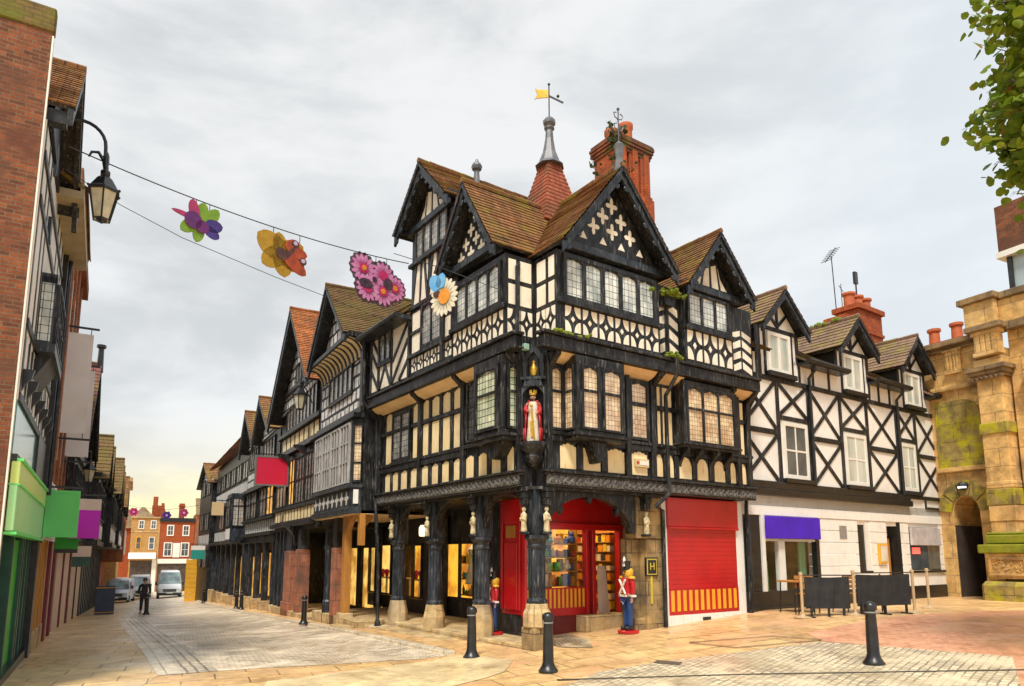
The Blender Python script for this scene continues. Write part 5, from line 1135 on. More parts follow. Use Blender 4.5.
# ------------------------------------------------------------------ ground
def sheet(name,poly,off,mat,frame=FM,local=True,step=None,kind='structure'):
    """flat-lying sheet draped on the slope of the street; poly in FM metres"""
    w=[FM.w(*p) for p in poly]; loc=[frame.l((p.x,p.y)) for p in w]
    bm=bmesh.new(); bm.faces.new([bm.verts.new((x,y,0)) for x,y in loc])
    cuts=[(FM.w(x,0),FM.X) for x in (-2,0,7)]+[(FM.w(0,y),FM.Y) for y in (0,6,133)]
    if step: 
        for k in range(-30,31): cuts+=[(FM.w(k*step,0),FM.X),(FM.w(0,k*step),FM.Y)]
    R_=Matrix.Rotation(-rad(frame.deg),3,'Z')
    for p,n in cuts:
        x,y=frame.l((p.x,p.y)); bmesh.ops.bisect_plane(bm,geom=bm.verts[:]+bm.edges[:]+bm.faces[:],plane_co=(x,y,0),plane_no=R_@n)
    bmesh.ops.triangulate(bm,faces=[f for f in bm.faces if len(f.verts)>4])
    uv=bm.loops.layers.uv.new('UVMap')
    for v in bm.verts: p=frame.w(v.co.x,v.co.y); v.co.z=gz(p.x,p.y)+off
    for f in bm.faces:
        if f.normal.z<0: f.normal_flip()
        for l in f.loops: l[uv].uv=(l.vert.co.x,l.vert.co.y)
    me=bpy.data.meshes.new(name); bm.to_mesh(me); bm.free(); me.materials.append(mat)
    o=bpy.data.objects.new(name,me); COL.objects.link(o); o.location=(frame.o.x,frame.o.y,0); o.rotation_euler=(0,0,rad(frame.deg)); o['kind']=kind; return o
def paving(name,c1,c2,c3,mortar,bw,bh,ms,rough,bump,wet=True,mott=(.8,.62,.38)):
    m=bricks(name,c1,c2,mortar,bw,bh,ms,rough,.5,bump,dirt=c3,mottle=mott,spec=.45); t=m.node_tree
    b=next(n for n in t.nodes if n.type=='BSDF_PRINCIPLED'); tc=next(n for n in t.nodes if n.type=='TEX_COORD'); src=b.inputs['Base Color'].links[0].from_socket
    for sc_,a,e,cc_ in ((1.7,.56,.70,(.66,.60,.54)),(11,.62,.70,(.62,.57,.52)),(.45,.55,.75,(.80,.76,.72))):      # worn stains, spots and trodden patches
        n=t.nodes.new('ShaderNodeTexNoise'); n.inputs['Scale'].default_value=sc_; n.inputs['Detail'].default_value=6; n.inputs['Roughness'].default_value=.65; t.links.new(tc.outputs['Object'],n.inputs[0])
        r=t.nodes.new('ShaderNodeMapRange'); r.inputs[1].default_value=a; r.inputs[2].default_value=e; t.links.new(n.outputs[0],r.inputs[0])
        x=t.nodes.new('ShaderNodeMix'); x.data_type='RGBA'; x.blend_type='MULTIPLY'; t.links.new(r.outputs[0],x.inputs[0]); t.links.new(src,x.inputs[6]); x.inputs[7].default_value=cc_+(1,); src=x.outputs[2]
    t.links.new(src,b.inputs['Base Color'])
    if wet:
        b=next(n for n in t.nodes if n.type=='BSDF_PRINCIPLED'); tc=next(n for n in t.nodes if n.type=='TEX_COORD')
        n=t.nodes.new('ShaderNodeTexNoise'); n.inputs['Scale'].default_value=.7; n.inputs['Detail'].default_value=5; t.links.new(tc.outputs['Object'],n.inputs[0])
        r=t.nodes.new('ShaderNodeMapRange'); r.inputs[1].default_value=.4; r.inputs[2].default_value=.65; r.inputs[3].default_value=.28; r.inputs[4].default_value=rough; t.links.new(n.outputs[0],r.inputs[0]); t.links.new(r.outputs[0],b.inputs['Roughness'])
    return m
FLAG=paving('york_stone_flags',(.88,.60,.27),(.68,.42,.18),(.56,.34,.17),(.24,.15,.08),.95,.62,.013,.62,.012,mott=(.82,.48,.25))
FLAGL=paving('pavement_flags',(.86,.60,.29),(.66,.45,.22),(.58,.40,.21),(.22,.15,.09),.85,.60,.012,.62,.008,mott=(.60,.45,.26))
SETT=paving('grey_setts',(.92,.77,.55),(.54,.46,.36),(.62,.50,.36),(.34,.28,.20),.19,.11,.011,.6,.012,mott=(.93,.80,.60))
SETT2=paving('granite_setts',(.90,.75,.50),(.54,.46,.34),(.54,.45,.28),(.28,.23,.15),.16,.11,.012,.6,.014,mott=(.82,.68,.46))
SLAB=paving('smooth_pale_slabs',(.86,.68,.38),(.80,.62,.34),(.46,.35,.2),(.36,.27,.16),1.9,1.2,.006,.6,.003,mott=(.66,.53,.31))
BRPAVE=paving('red_brick_paving',(.90,.43,.25),(.80,.37,.21),(.72,.40,.24),(.40,.24,.15),.21,.105,.006,.65,.006,mott=(.82,.46,.27))
GRAN=paving('pale_granite_strip',(.76,.64,.46),(.66,.56,.42),(.50,.42,.30),(.28,.23,.17),1.0,.38,.012,.6,.008,mott=(.57,.50,.39))
ROWS=paving('setts_in_rows',(.70,.59,.43),(.58,.49,.36),(.46,.38,.27),(.16,.13,.10),.26,.16,.020,.6,.014,mott=(.48,.42,.32))
g=[(-420,-300),(420,-300),(420,720),(-420,720)]
FP=Fr((0,9),24)
sheet('ground',g,0,FLAG,FP)
F=lambda pts:[FM.l(p) for p in pts]
LK=[(-5.64,11.43),(-10.6,19.7),(-15.77,28.4),(-19.2,35.2),(-30.5,57.5),(-38,73),(-56,108)]
RK=[(-1.2,13.28),(-4.03,17.72),(-7.6,23.7),(-11.53,30.32),(-20.13,45.63),(-26.55,58.25),(-33,71),(-50,104)]
def offs(pts,d):
    out=[]
    for i,p in enumerate(pts):
        a=Vector(pts[max(i-1,0)]); b=Vector(pts[min(i+1,len(pts)-1)]); t=(b-a).normalized(); out.append((p[0]+t.y*d,p[1]-t.x*d))
    return out
road=offs(LK,.9)+list(reversed(RK)); FX=Fr((FN.o.x,FN.o.y),FN.deg+90-6)
sheet('street',F(road),.006,SETT,FX)
sheet('street_channel',F(offs(LK,.36)+list(reversed(offs(LK,.9)))),.007,ROWS,FN); sheet('street_edging',F(LK+list(reversed(offs(LK,.36)))),.009,GRAN,FN)
LB=[(-8.6,9.8),(-8.3,11.7),(-14.6,22.4),(-22,37),(-34,60),(-60,112)]
sheet('left_pavement',F([(-5.0,9.0)]+LK+list(reversed(LB))),.004,FLAGL,FX)
# raised pavement and kerb of the arcaded side
inner=[FM.w(-.62,2.0),FM.w(-.62,6.5),FB.w(-.2,.3),FB.w(0.1,10),FB.w(.2,20),FB.w(.1,32),FB.w(.1,44)]
ROW=[(p.x,p.y) for p in inner]
sheet('right_pavement',F(offs(RK[1:7],.16)+[(ROW[6][0],ROW[6][1])]+list(reversed(ROW[:6]))+[offs(RK,.16)[0]]),.055,FLAG,FB)
def kerb(name,pts,h,w):
    mb=MB(); r=random.Random(4)
    for a,b in zip(pts,pts[1:]):
        a,b=Vector(a),Vector(b); L=(b-a).length; n=max(1,int(L/.9)); t=(b-a).normalized(); s=Vector((t.y,-t.x))
        for i in range(n):
            p=a+t*(L*i/n+.006); q=a+t*(L*(i+1)/n-.006); j=r.uniform(-.006,.006)
            vs=[]
            for P_,d in ((p,0),(p,w),(q,w),(q,0)):
                X=P_+s*d; vs.append((X.x,X.y,gz(X.x,X.y)))
            mb.add([(x,y,z-.1) for x,y,z in vs]+[(x,y,z+h+j) for x,y,z in vs],[(0,1,2,3),(4,5,6,7),(0,1,5,4),(1,2,6,5),(2,3,7,6),(3,0,4,7)])
    mb.build(name,GRAN,bevel=.012,kind='structure')
kerb('kerb',RK,.075,.17)
sheet('crossing_slabs',[(-1.21,.72),(-4.9,.15),(-5.14,-.47),(-3.1,-1.89),(-1.59,-1.29),(-.94,-.6)],.010,SLAB,Fr((0,9),55))
sheet('granite_paving',[(-1.9,-2.9),(-.59,-2.44),(.57,-2.59),(2.11,-3.08),(3.69,-3.48),(3.92,-4.75),(4.15,-6.27),(1.8,-7.2)],.008,SETT2,Fr((1,9),48))
sheet('brick_paving',[(4.43,-2.74),(6.29,-2.8),(9.01,-2.94),(12.13,-3.7),(15,-4.8),(6,-10.5),(2.2,-8.2),(1.8,-7.0),(4.15,-6.27),(3.92,-4.75),(3.75,-3.5)],.006,BRPAVE,Fr((1,9),22))
sheet('pebble_patch',[(.5,.75),(1.6,1.05),(1.4,.1),(.75,-.75),(.42,-.3)],.012,paving('pebbles',(.52,.42,.28),(.36,.29,.2),(.3,.25,.16),(.15,.12,.08),.09,.08,.016,.7,.03),FM)
sheet('drain_channel',[(-1.40,-2.38),(.59,-4.09),(3.30,-6.72),(3.26,-6.77),(.56,-4.15),(-1.44,-2.44)],.014,paint('drain_slot',(.05,.045,.04),(.09,.08,.06),.7,8),FM)
def cover(name,label,pts):
    t=thing(name,label,'cover'); o=sheet('lid',pts,.016,paint('cover_iron',(.10,.08,.06),(.16,.12,.09),.6,9,.01) if 'cover_iron' not in MATS else MATS['cover_iron']); del o['kind']
    mw=o.matrix_basis.copy(); o.parent=t; return t
cover('drain_cover','small dark drain cover set in the flagstones before the pier',[(.40,-2.60),(.60,-2.50),(.74,-2.92),(.54,-3.02)])
t=thing('inspection_cover','large rectangular inspection frame set flush in the square paving','cover')
for q_ in ([(2.25,-1.75),(3.75,-2.5),(3.73,-2.54),(2.23,-1.79)],[(2.3,-2.72),(3.85,-3.4),(3.83,-3.44),(2.28,-2.76)],[(2.21,-1.77),(2.25,-1.75),(2.32,-2.74),(2.28,-2.76)],[(3.71,-2.52),(3.75,-2.5),(3.87,-3.40),(3.83,-3.42)]):
    o=sheet('frame',q_,.016,MATS['cover_iron']); del o['kind']; o.parent=t
# ------------------------------------------------------------------ bollards
def bollard(x,y,label,h=.92,group=None,z=None):
    t=thing('bollard',label,'bollard',(x,y,gz(x,y) if z is None else z),0,group); k=h/.92
    b=MB(); b.lathe([(.155*k,0),(.155*k,.03),(.135*k,.05),(.105*k,.10),(.088*k,.16),(.082*k,.5*k),(.072*k,.76*k),(.072*k,.79*k),(.092*k,.795*k),(.095*k,.85*k),(.085*k,.885*k),(.05*k,.91*k),(.01,.92*k)],12); b.build('post',IRON,t,smooth=True)
    r=MB(); r.lathe([(.077*k,.745*k),(.084*k,.75*k),(.084*k,.765*k),(.077*k,.77*k)],12); r.build('band',paint('grey_band',(.22,.23,.24),(.3,.3,.3),.4,4,0) if 'grey_band' not in MATS else MATS['grey_band'],t,smooth=True)
    return t
bollard(.57,11.25,'black bollard in front of the corner pillar of the arcade')
bollard(-.73,12.9,'black bollard at the kerb end beside the pale crossing slabs',z=-.09)
bollard(5.36,10.6,'black bollard alone on the granite setts of the square')
for (x,y),l in (((-6.22,21.2),'black bollard on the kerb before the red sandstone pillar'),((-12.34,32.26),'larger of two black bollards close together down the kerb'),((-13.04,33.47),'smaller of two black bollards close together down the kerb'),((-19.0,43.57),'distant black bollard on the kerb before the yellow boards'),((-22.2,50.6),'distant black bollard beside the white van')): bollard(x,y,l,.86,z=gz(x,y)+.05)
bollard(-17.55,34.0,'black bollard in the roadway with a person behind it',1.0)
# ------------------------------------------------------------------ people and figures
FLESH=paint('skin_tone',(.52,.30,.20),(.46,.25,.17),.5,8,0); DKCLOTH=paint('dark_cloth',(.018,.018,.024),(.035,.034,.04),.85,9,.003); DKTROU=paint('dark_trousers',(.022,.024,.035),(.035,.036,.05),.85,8,.003); HAIRC=paint('brown_hair',(.05,.03,.02),(.03,.02,.012),.7,20,.004); RCLOTH=paint('red_coat',(.50,.012,.02),(.42,.01,.016),.4,4,0); BCLOTH=paint('blue_trousers',(.02,.06,.20),(.015,.045,.15),.4,4,0); GOLDP=MATS['gilt']; YHAIR=paint('yellow_hair',(.70,.42,.04),(.6,.34,.03),.5,9,.002); EYE=paint('eye_black',(.02,.02,.02)); WPAINT=WHITEP; ERMINE=paint('white_robe',(.72,.66,.55),(.55,.48,.36),.7,10,.004)
def face(par,c,s,out,mat=FLESH):
    """ears, eyes, nose and mouth on a head ball at c; out = facing direction"""
    f=Vector(out).normalized(); sd=Vector((-f.y,f.x,0)); c=Vector(c); e=MB()
    for k in (-1,1): e.ball(c+f*.088*s+sd*.036*s*k+Vector((0,0,.01*s)),.013*s,6)
    e.build('eyes',EYE,par); n=MB(); n.ball(c+f*.105*s+Vector((0,0,-.02*s)),.018*s,6,1.4)
    for k in (-1,1): n.ball(c+sd*.086*s*k,.022*s,6,1.4)
    n.build('nose_and_ears',mat,par,smooth=True); m=MB(); m.ball(c+f*.09*s+Vector((0,0,-.055*s)),.022*s,6,.35); m.build('mouth',paint('lip_red',(.35,.08,.07)) if 'lip_red' not in MATS else MATS['lip_red'],par)
def hand(chains,w,d,s=1):
    w=Vector(w); d=Vector(d).normalized(); sd=d.cross(Vector((0,1,0))).normalized() if abs(d.y)<.9 else Vector((1,0,0)); p=w+d*.05*s
    chains.append([(*w,.026*s),(*p,.03*s)])
    for i,(o,l) in enumerate(((-.03,.065),(-.01,.08),(.01,.078),(.03,.06))):
        a=p+sd*o*s+d*.03*s; b=a+d*l*.5*s+Vector((0,-.008,0))*s; e=b+d*l*.45*s+Vector((0,-.02,0))*s; chains.append([(*p,.03*s),(*a,.011*s),(*b,.010*s),(*e,.008*s)])
    a=p+sd*-.045*s; chains.append([(*w,.026*s),(*a,.012*s),(*(a+d*.035*s+Vector((0,-.02,0))*s),.010*s)])
def body_chains(arms,legs,s=1):
    B=[[(0,0,.98,.15),(0,0,1.12,.135),(0,0,1.30,.155),(0,0,1.42,.12),(0,0,1.50,.055),(0,-.01,1.56,.06),(0,-.015,1.63,.098),(0,-.01,1.70,.085)]]
    for a in arms: B.append([(0,0,1.42,.12)]+a)
    for l in legs: B.append([(0,0,.98,.15)]+l)
    return [[(x*s,y*s,z*s,r*s) for x,y,z,r in c] for c in B]
px,py=-18.85,36.2
P=thing('person','person in dark clothes standing behind the roadway bollard','person',(px,py,gz(px,py)),26)
armL=[(-.20,0,1.40,.062),(-.25,.02,1.14,.05),(-.22,-.10,.92,.034)]; armR=[(.20,0,1.40,.062),(.25,.03,1.14,.05),(.22,-.06,.92,.034)]
legL=[(-.10,0,.90,.10),(-.11,-.03,.50,.066),(-.12,.02,.10,.045),(-.13,-.13,.04,.04)]; legR=[(.10,0,.90,.10),(.11,-.05,.50,.066),(.11,.10,.11,.045),(.12,-.03,.04,.04)]
ch=body_chains([armL,armR],[legL,legR]); hand(ch,(-.22,-.10,.92),(0,-.1,-1)); hand(ch,(.22,-.06,.92),(0,-.1,-1)); skin('body',ch,FLESH,P)
skin('jacket',[[(0,0,.86,.17),(0,0,1.05,.165),(0,0,1.28,.18),(0,0,1.43,.13)],[(0,0,1.43,.13),(-.21,0,1.39,.078),(-.26,.02,1.14,.066),(-.225,-.08,.97,.052)],[(0,0,1.43,.13),(.21,0,1.39,.078),(.26,.03,1.14,.066),(.225,-.05,.97,.052)]],DKCLOTH,P)
skin('trousers',[[(0,0,.96,.15),(-.10,0,.88,.115),(-.11,-.03,.50,.085),(-.12,.02,.10,.065)],[(0,0,.96,.15),(.10,0,.88,.115),(.11,-.05,.50,.085),(.11,.10,.12,.065)]],DKTROU,P)
h=MB(); h.lathe([(.095,1.60),(.112,1.66),(.10,1.74),(.05,1.78),(.005,1.785)],10,(0,.015,0)); h.build('hair',HAIRC,P,smooth=True)
s_=MB()
for x,y in ((-.13,-.08),(.12,.03)): s_.box((x-.05,y-.13,0),(x+.05,y+.12,.08))
s_.build('shoes',EYE,P,bevel=.03); face(P,(0,-.015,1.63),1,(0,-1,0))
def soldier(x,y,rz,label,h=1.45):
    p=FM.w(x,y); z=gz(p.x,p.y) if label.find('shade')<0 else .07
    t=thing('toy_soldier',label,'statue',(p.x,p.y,z),rz,'wooden toy soldiers at the toy shop'); k=h/1.95
    t.scale=(k,k,k)
    MB().lathe([(.28,0),(.30,.02),(.30,.07),(.26,.09)],20).build('base',RED,t)
    a1=[(-.21,0,1.42,.06),(-.25,.0,1.16,.05),(-.23,-.03,.94,.034)]; a2=[(.21,0,1.42,.06),(.25,.0,1.16,.05),(.23,-.03,.94,.034)]
    l1=[(-.085,0,.90,.09),(-.085,0,.52,.07),(-.085,0,.14,.055)]; l2=[(.085,0,.90,.09),(.085,0,.52,.07),(.085,0,.14,.055)]
    ch=body_chains([a1,a2],[l1,l2]); hand(ch,(-.23,-.03,.94),(0,0,-1)); hand(ch,(.23,-.03,.94),(0,0,-1)); ch=[[(x_,y_,z_+.05,r) for x_,y_,z_,r in c] for c in ch]; skin('body',ch,FLESH,t)
    skin('red_coat',[[(0,0,.90,.175),(0,0,1.10,.155),(0,0,1.34,.18),(0,0,1.50,.12)],[(0,0,1.50,.12),(-.22,0,1.45,.08),(-.265,0,1.2,.068),(-.24,-.02,1.04,.055)],[(0,0,1.50,.12),(.22,0,1.45,.08),(.265,0,1.2,.068),(.24,-.02,1.04,.055)]],RCLOTH,t)
    skin('blue_trousers',[[(0,0,1.0,.155),(-.09,0,.92,.11),(-.09,0,.55,.09),(-.09,0,.16,.08)],[(0,0,1.0,.155),(.09,0,.92,.11),(.09,0,.55,.09),(.09,0,.16,.08)]],BCLOTH,t)
    b=MB()
    for s in (-1,1): b.box((s*.09-.065,-.17,.085),(s*.09+.065,.09,.2))
    b.build('boots',EYE,t,bevel=.03)
    b=MB(); m=lambda u,d,z:(u,-d,z)
    b.bar(m,-.14,1.48,.13,1.08,.05,.15,.20); b.bar(m,.14,1.48,-.13,1.08,.05,.15,.205); b.box((-.17,-.17,1.0),(.17,-.14,1.06))
    for s in (-1,1): b.box((s*.27-.06,-.07,1.0),(s*.27+.06,.06,1.06))
    b.build('white_crossbelt',WPAINT,t,bevel=.01)
    b=MB()
    for s in (-1,1): b.lathe([(.10,1.50),(.11,1.53),(.08,1.57),(.01,1.58)],10,(s*.21,0,0)); 
    for i in range(4): b.ball((0,-.19,1.12+i*.1),.018,6)
    b.build('gold_epaulettes',YEL,t,smooth=True)
    b=MB(); b.lathe([(.12,1.56),(.145,1.64),(.14,1.74),(.10,1.79)],12,(0,.045,0)); b.build('yellow_hair',YHAIR,t,smooth=True)
    b=MB(); b.lathe([(.115,1.74),(.115,1.78),(.10,1.79),(.095,1.90),(.115,1.97),(.115,1.99),(.02,2.0)],14,(0,0,0)); b.prism(lambda u,d,z:(u,-d,z),[(-.09,1.75),(.09,1.75),(.06,1.765),(-.06,1.765)],.08,.16); ht=b.build('shako',IRON,t,smooth=True)
    b=MB(); b.lathe([(.03,1.95),(.045,2.03),(.02,2.10),(.005,2.12)],8,(0,-.09,0)); b.box((-.04,-.125,1.84),(.04,-.10,1.92)); b.build('plume',WPAINT,t,smooth=True); face(t,(0,-.02,1.68),1,(0,-1,0)); return t
soldier(2.40,.0,-62,'bright toy soldier standing outside against the dark stone pier')
soldier(.36,1.98,-70,'dim toy soldier in the shade left of the red shop panel',1.3)
# king statue in the niche
x,y=-.17,-.17; p=FM.w(x,y)
K=thing('king_statue','painted statue of a crowned king in a red cloak on the corner niche','statue',(p.x,p.y,3.905),FM.deg-45); K.scale=(.53,.53,.53)
b=MB(); b.lathe([(.24,0),(.25,.1),(.20,.6),(.19,.95),(.17,1.12),(.19,1.32),(.15,1.44),(.06,1.5)],14,(0,0,0),0,1,.75); b.build('robe',ERMINE,K,smooth=True)
skin('body',[[(0,0,1.2,.14),(0,0,1.42,.12),(0,0,1.50,.055),(0,-.01,1.57,.06),(0,-.015,1.64,.098),(0,-.01,1.71,.085)],[(0,0,1.42,.12),(-.22,0,1.40,.075),(-.28,-.04,1.16,.06),(-.10,-.20,1.12,.04)],[(0,0,1.42,.12),(.22,0,1.40,.075),(.27,-.04,1.14,.06),(.12,-.21,1.0,.04)]],FLESH,K)
b=MB()
for a0,a1 in ((.35,PI-.35),):
    n=14; R0=[(.34,0),(.33,.5),(.30,1.0),(.27,1.3),(.20,1.46),(.13,1.52)]; rings=[]
    for r,z in R0: rings.append([(r*cos(a0-1.0+(a1-a0+2.0)*k/n)*1.0,r*.75*sin(a0-1.0+(a1-a0+2.0)*k/n),z) for k in range(n+1)])
    for i in range(len(rings)-1):
        for k in range(n): b.quad(rings[i][k],rings[i][k+1],rings[i+1][k+1],rings[i+1][k])
o=b.build('red_cloak',paint('cloak_red',(.50,.03,.035),(.40,.02,.025),.5,4,.004),K,smooth=True); sd=o.modifiers.new('S','SOLIDIFY'); sd.thickness=.03
skin('red_sleeve',[[(-.2,0,1.40,.09),(-.29,-.04,1.16,.085),(-.16,-.16,1.12,.07)],],MATS['cloak_red'],K); skin('red_sleeve',[[(.2,0,1.40,.09),(.28,-.04,1.14,.085),(.17,-.16,1.02,.07)]],MATS['cloak_red'],K)
b=MB(); b.lathe([(.09,1.58),(.108,1.66),(.105,1.72),(.085,1.76)],10,(0,.045,0)); b.ball((0,-.075,1.55),.045,8,1.2); b.build('hair',HAIRC,K,smooth=True)
b=MB(); b.lathe([(.115,1.72),(.12,1.74),(.12,1.80),(.10,1.80)],12)
for k in range(6): b.lathe([(.028,1.80),(.02,1.86),(.03,1.89),(.003,1.92)],6,(.11*cos(k*PI/3),.11*sin(k*PI/3),0))
b.build('crown',GOLDP,K); face(K,(0,-.015,1.64),1,(0,-1,0))
b=MB(); b.tube([(.08,-.26,0.02),(.02,-.25,.75),(-.03,-.24,1.25)],.03,8); b.lathe([(.02,0),(.06,.04),(.05,.1),(.01,.14)],8,(-.03,-.24,1.24)); b.prism(lambda u,d,z:(u,-d,z),[(-.09,.72),(.05,.74),(.08,.15),(-.06,.14)],.19,.22); b.build('sceptre',GOLDP,K,smooth=True)
# ------------------------------------------------------------------ cafe screens
BRASS=paint('pale_wood_post',(.56,.42,.24),(.46,.33,.18),.4,6,.002); CANV=paint('black_canvas',(.012,.013,.014),(.025,.025,.026),.75,4,.01)
ST=[(6.44,15.7),(7.61,15.7),(9.27,16.3),(10.5,17.8)]
for (x,y),l in zip(ST,('pale barrier post left of the first black screen','pale barrier post between the two black screens','pale barrier post right of the second black screen','pale barrier post standing alone near the inn window')):
    t=thing('barrier_post',l,'barrier post',(x,y,gz(x,y)),0); b=MB(); b.lathe([(.19,0),(.19,.02),(.06,.05),(.032,.08),(.032,.92),(.045,.93),(.045,.98),(.02,1.0)],14); b.build('post',BRASS,t,smooth=True)
def screen(a,b,label):
    a,b=Vector(a),Vector(b); d=(b-a); L=d.length; t=thing('cafe_screen',label,'barrier',(a.x,a.y,gz(a.x,a.y)),math.degrees(math.atan2(d.y,d.x))); m=MB(); n=12
    u0,u1=.08,L-.10; rings=[]
    for i in range(n+1):
        u=u0+(u1-u0)*i/n; k=.012*sin(i*1.7)+.008*sin(i*.9); rings.append([(u,-.012+k*.3,.90-.02*sin(PI*i/n)),(u,.012+k*.3,.90-.02*sin(PI*i/n)),(u,.012+k*2,.2),(u,-.012+k*2,.2)])
    m.loft(rings); m.build('canvas',CANV,t,smooth=False); f=MB(); f.tube([(0,0,.93),(L,0,.93)],.014,6)
    for u in (.2,L*.5,L-.25): f.box((u-.02,-.02,.02),(u+.02,.02,.24)); f.box((u-.03,-.14,0),(u+.03,.14,.03))
    f.build('frame',IRON,t)
screen(ST[0],ST[1],'narrower black canvas cafe screen beside the blue blind'); screen(ST[1],ST[2],'wider black canvas cafe screen beside the inn doorway')
def table(x,y,label):
    t=thing('cafe_table',label,'table',(x,y,gz(x,y)),20); MB().box((-.35,-.35,.70),(.35,.35,.74)).build('tabletop',OAK,t,bevel=.01)
    for sx in (-1,1):
        for sy in (-1,1): MB().tube([(sx*.3,sy*.3,0),(sx*.28,sy*.28,.70)],.018,6).build('leg',IRON,t)
def chair(x,y,rz,label):
    t=thing('cafe_chair',label,'chair',(x,y,gz(x,y)),rz); b=MB()
    for i in range(4): b.box((-.2,-.2+i*.1,.44),(.2,-.2+i*.1+.085,.465))
    b.build('seat',OAK,t); b=MB()
    for i in range(3): b.box((-.2,.2,.58+i*.1),(.2,.225,.58+i*.1+.08))
    b.build('backrest',OAK,t)
    for sx in (-1,1): MB().tube([(sx*.2,.22,0),(sx*.2,.21,.88)],.013,6).build('leg',IRON,t); MB().tube([(sx*.2,-.22,0),(sx*.2,-.19,.44)],.013,6).build('leg',IRON,t)
table(6.75,16.6,'small orange wood cafe table behind the narrower screen'); table(8.2,16.5,'small orange wood cafe table behind the gap between screens')
chair(6.80,16.45,160,'orange slatted chair peeping out left of the screens'); chair(7.75,16.4,190,'orange slatted chair seen between the two screens'); chair(8.7,17.1,240,'orange slatted chair hidden behind the wider screen')
# ------------------------------------------------------------------ vans
TYRE=paint('tyre_rubber',(.012,.012,.012),(.02,.02,.02),.8,8); CHROME=paint('grey_alloy',(.3,.31,.32),(.4,.4,.4),.3,6,0,metal=.7); VGLASS=paint('windscreen_glass',(.10,.15,.16),(.28,.40,.40),.06,1.2,0,spec=.8); HEADL=paint('headlight_glass',(.7,.72,.72),(.5,.52,.54),.1,8,0); PLATE=paint('number_plate',(.75,.74,.66)); BLKPL=paint('black_plastic',(.02,.021,.022),(.035,.035,.036),.5,6,.002)
def van(x,y,rz,label,c,w,h,L,hood,name):
    t=thing('van',label,'van',(x,y,gz(x,y)),rz,None); pm=paint(name,c,tuple(v*.92 for v in c),.25,2,0,spec=.7); X=lambda d,u,z:(u,d,z)
    # body lofted front to back: half widths and roof heights
    secs=[(-L/2,.78,.38,.80),(-L/2+.12,.90,.30,hood-.12),(-L/2+.75,.96,.28,hood+.02),(-L/2+1.05,.97,.28,hood+.16),(-L/2+1.75,.96,.28,h-.10),(-L/2+2.2,.96,.28,h),(L/2-.1,.96,.28,h),(L/2,.92,.34,h-.08)]
    m=MB(); rings=[]
    for yy,k,z0,z1 in secs:
        a=w/2*k; sh=min(1.15,z1-.05); top=a*(.80 if z1>1.5 else .93); rings.append([(-a,yy,z0),(a,yy,z0),(a,yy,(z0+sh)/2),(a*.99,yy,sh),(top,yy,z1-.06),(top*.9,yy,z1),(-top*.9,yy,z1),(-top,yy,z1-.06),(-a*.99,yy,sh),(-a,yy,(z0+sh)/2)])
    m.loft(rings); m.build('body',pm,t,smooth=True)
    yb=-L/2
    def slab(p0,p1,xs0,xs1,n): 
        (y0,z0),(y1,z1)=p0,p1; b=MB(); b.add([(-xs0,y0,z0),(xs0,y0,z0),(xs1,y1,z1),(-xs1,y1,z1),(-xs0,y0-.015,z0+.02),(xs0,y0-.015,z0+.02),(xs1,y1-.015,z1+.02),(-xs1,y1-.015,z1+.02)],[(0,1,2,3),(4,5,6,7),(0,1,5,4),(1,2,6,5),(2,3,7,6),(3,0,4,7)]); return b.build(n,VGLASS,t)
    slab((yb+1.02,hood+.16),(yb+1.72,h-.16),w/2*.88,w/2*.74,'windscreen')
    for s in (-1,1):
        b=MB(); b.add([(s*w/2*.97,yb+1.3,1.2),(s*w/2*.97,yb+2.4,1.2),(s*w/2*.84,yb+2.4,h-.22),(s*w/2*.84,yb+1.75,h-.22),(s*(w/2*.97+.012),yb+1.3,1.2),(s*(w/2*.97+.012),yb+2.4,1.2),(s*(w/2*.84+.012),yb+2.4,h-.22),(s*(w/2*.84+.012),yb+1.75,h-.22)],[(0,1,2,3),(4,5,6,7),(0,1,5,4),(1,2,6,5),(2,3,7,6),(3,0,4,7)]); b.build('side_window',VGLASS,t)
        b=MB(); b.box((s*w*.30-.0,yb-.02,.72),(s*w*.46,yb+.22,.92)); b.build('headlight',HEADL,t,bevel=.03)
        b=MB(); b.box((s*w*.5,yb+1.2,1.18),(s*(w*.5+.16),yb+1.32,1.46)); b.tube([(s*w*.47,yb+1.28,1.22),(s*w*.52,yb+1.26,1.24)],.03,6); b.build('mirror',BLKPL,t,bevel=.03)
        for yy in (yb+.85,L/2-.9):
            cx=s*(w/2-.11); b=MB(); b.loft([[(cx-s*.11*q,yy+r*cos(k*PI/8),.33+r*sin(k*PI/8)) for k in range(16)] for q,r in ((1,.30),(.9,.33),(-.9,.33),(-1,.30))]); wh=b.build('wheel',TYRE,t); b=MB(); b.loft([[(cx+s*.112*q,yy+r*cos(k*PI/8),.33+r*sin(k*PI/8)) for k in range(16)] for q,r in ((.9,.2),(1.03,.19),(1.05,.06))]); b.build('rim',CHROME,wh)
    b=MB(); b.box((-w*.46,yb-.06,.30),(w*.46,yb+.15,.55)); b.build('bumper',BLKPL,t,bevel=.05); b=MB()
    for i in range(3): b.box((-w*.27,yb-.035,.64+i*.085),(w*.27,yb+.05,.70+i*.085))
    b.build('grille',BLKPL,t,bevel=.01); MB().box((-.26,yb-.085,.48),(.26,yb-.06,.59)).build('number_plate',PLATE,t)
van(-31.8,65.4,27,'tall white van parked facing us in the roadway',(.72,.74,.76),2.02,2.45,5.4,1.15,'van_white')
van(-33.7,60.6,22,'silver grey van parked at the left kerb, nearest of the three',(.46,.50,.53),2.0,2.0,5.0,1.02,'van_silver')
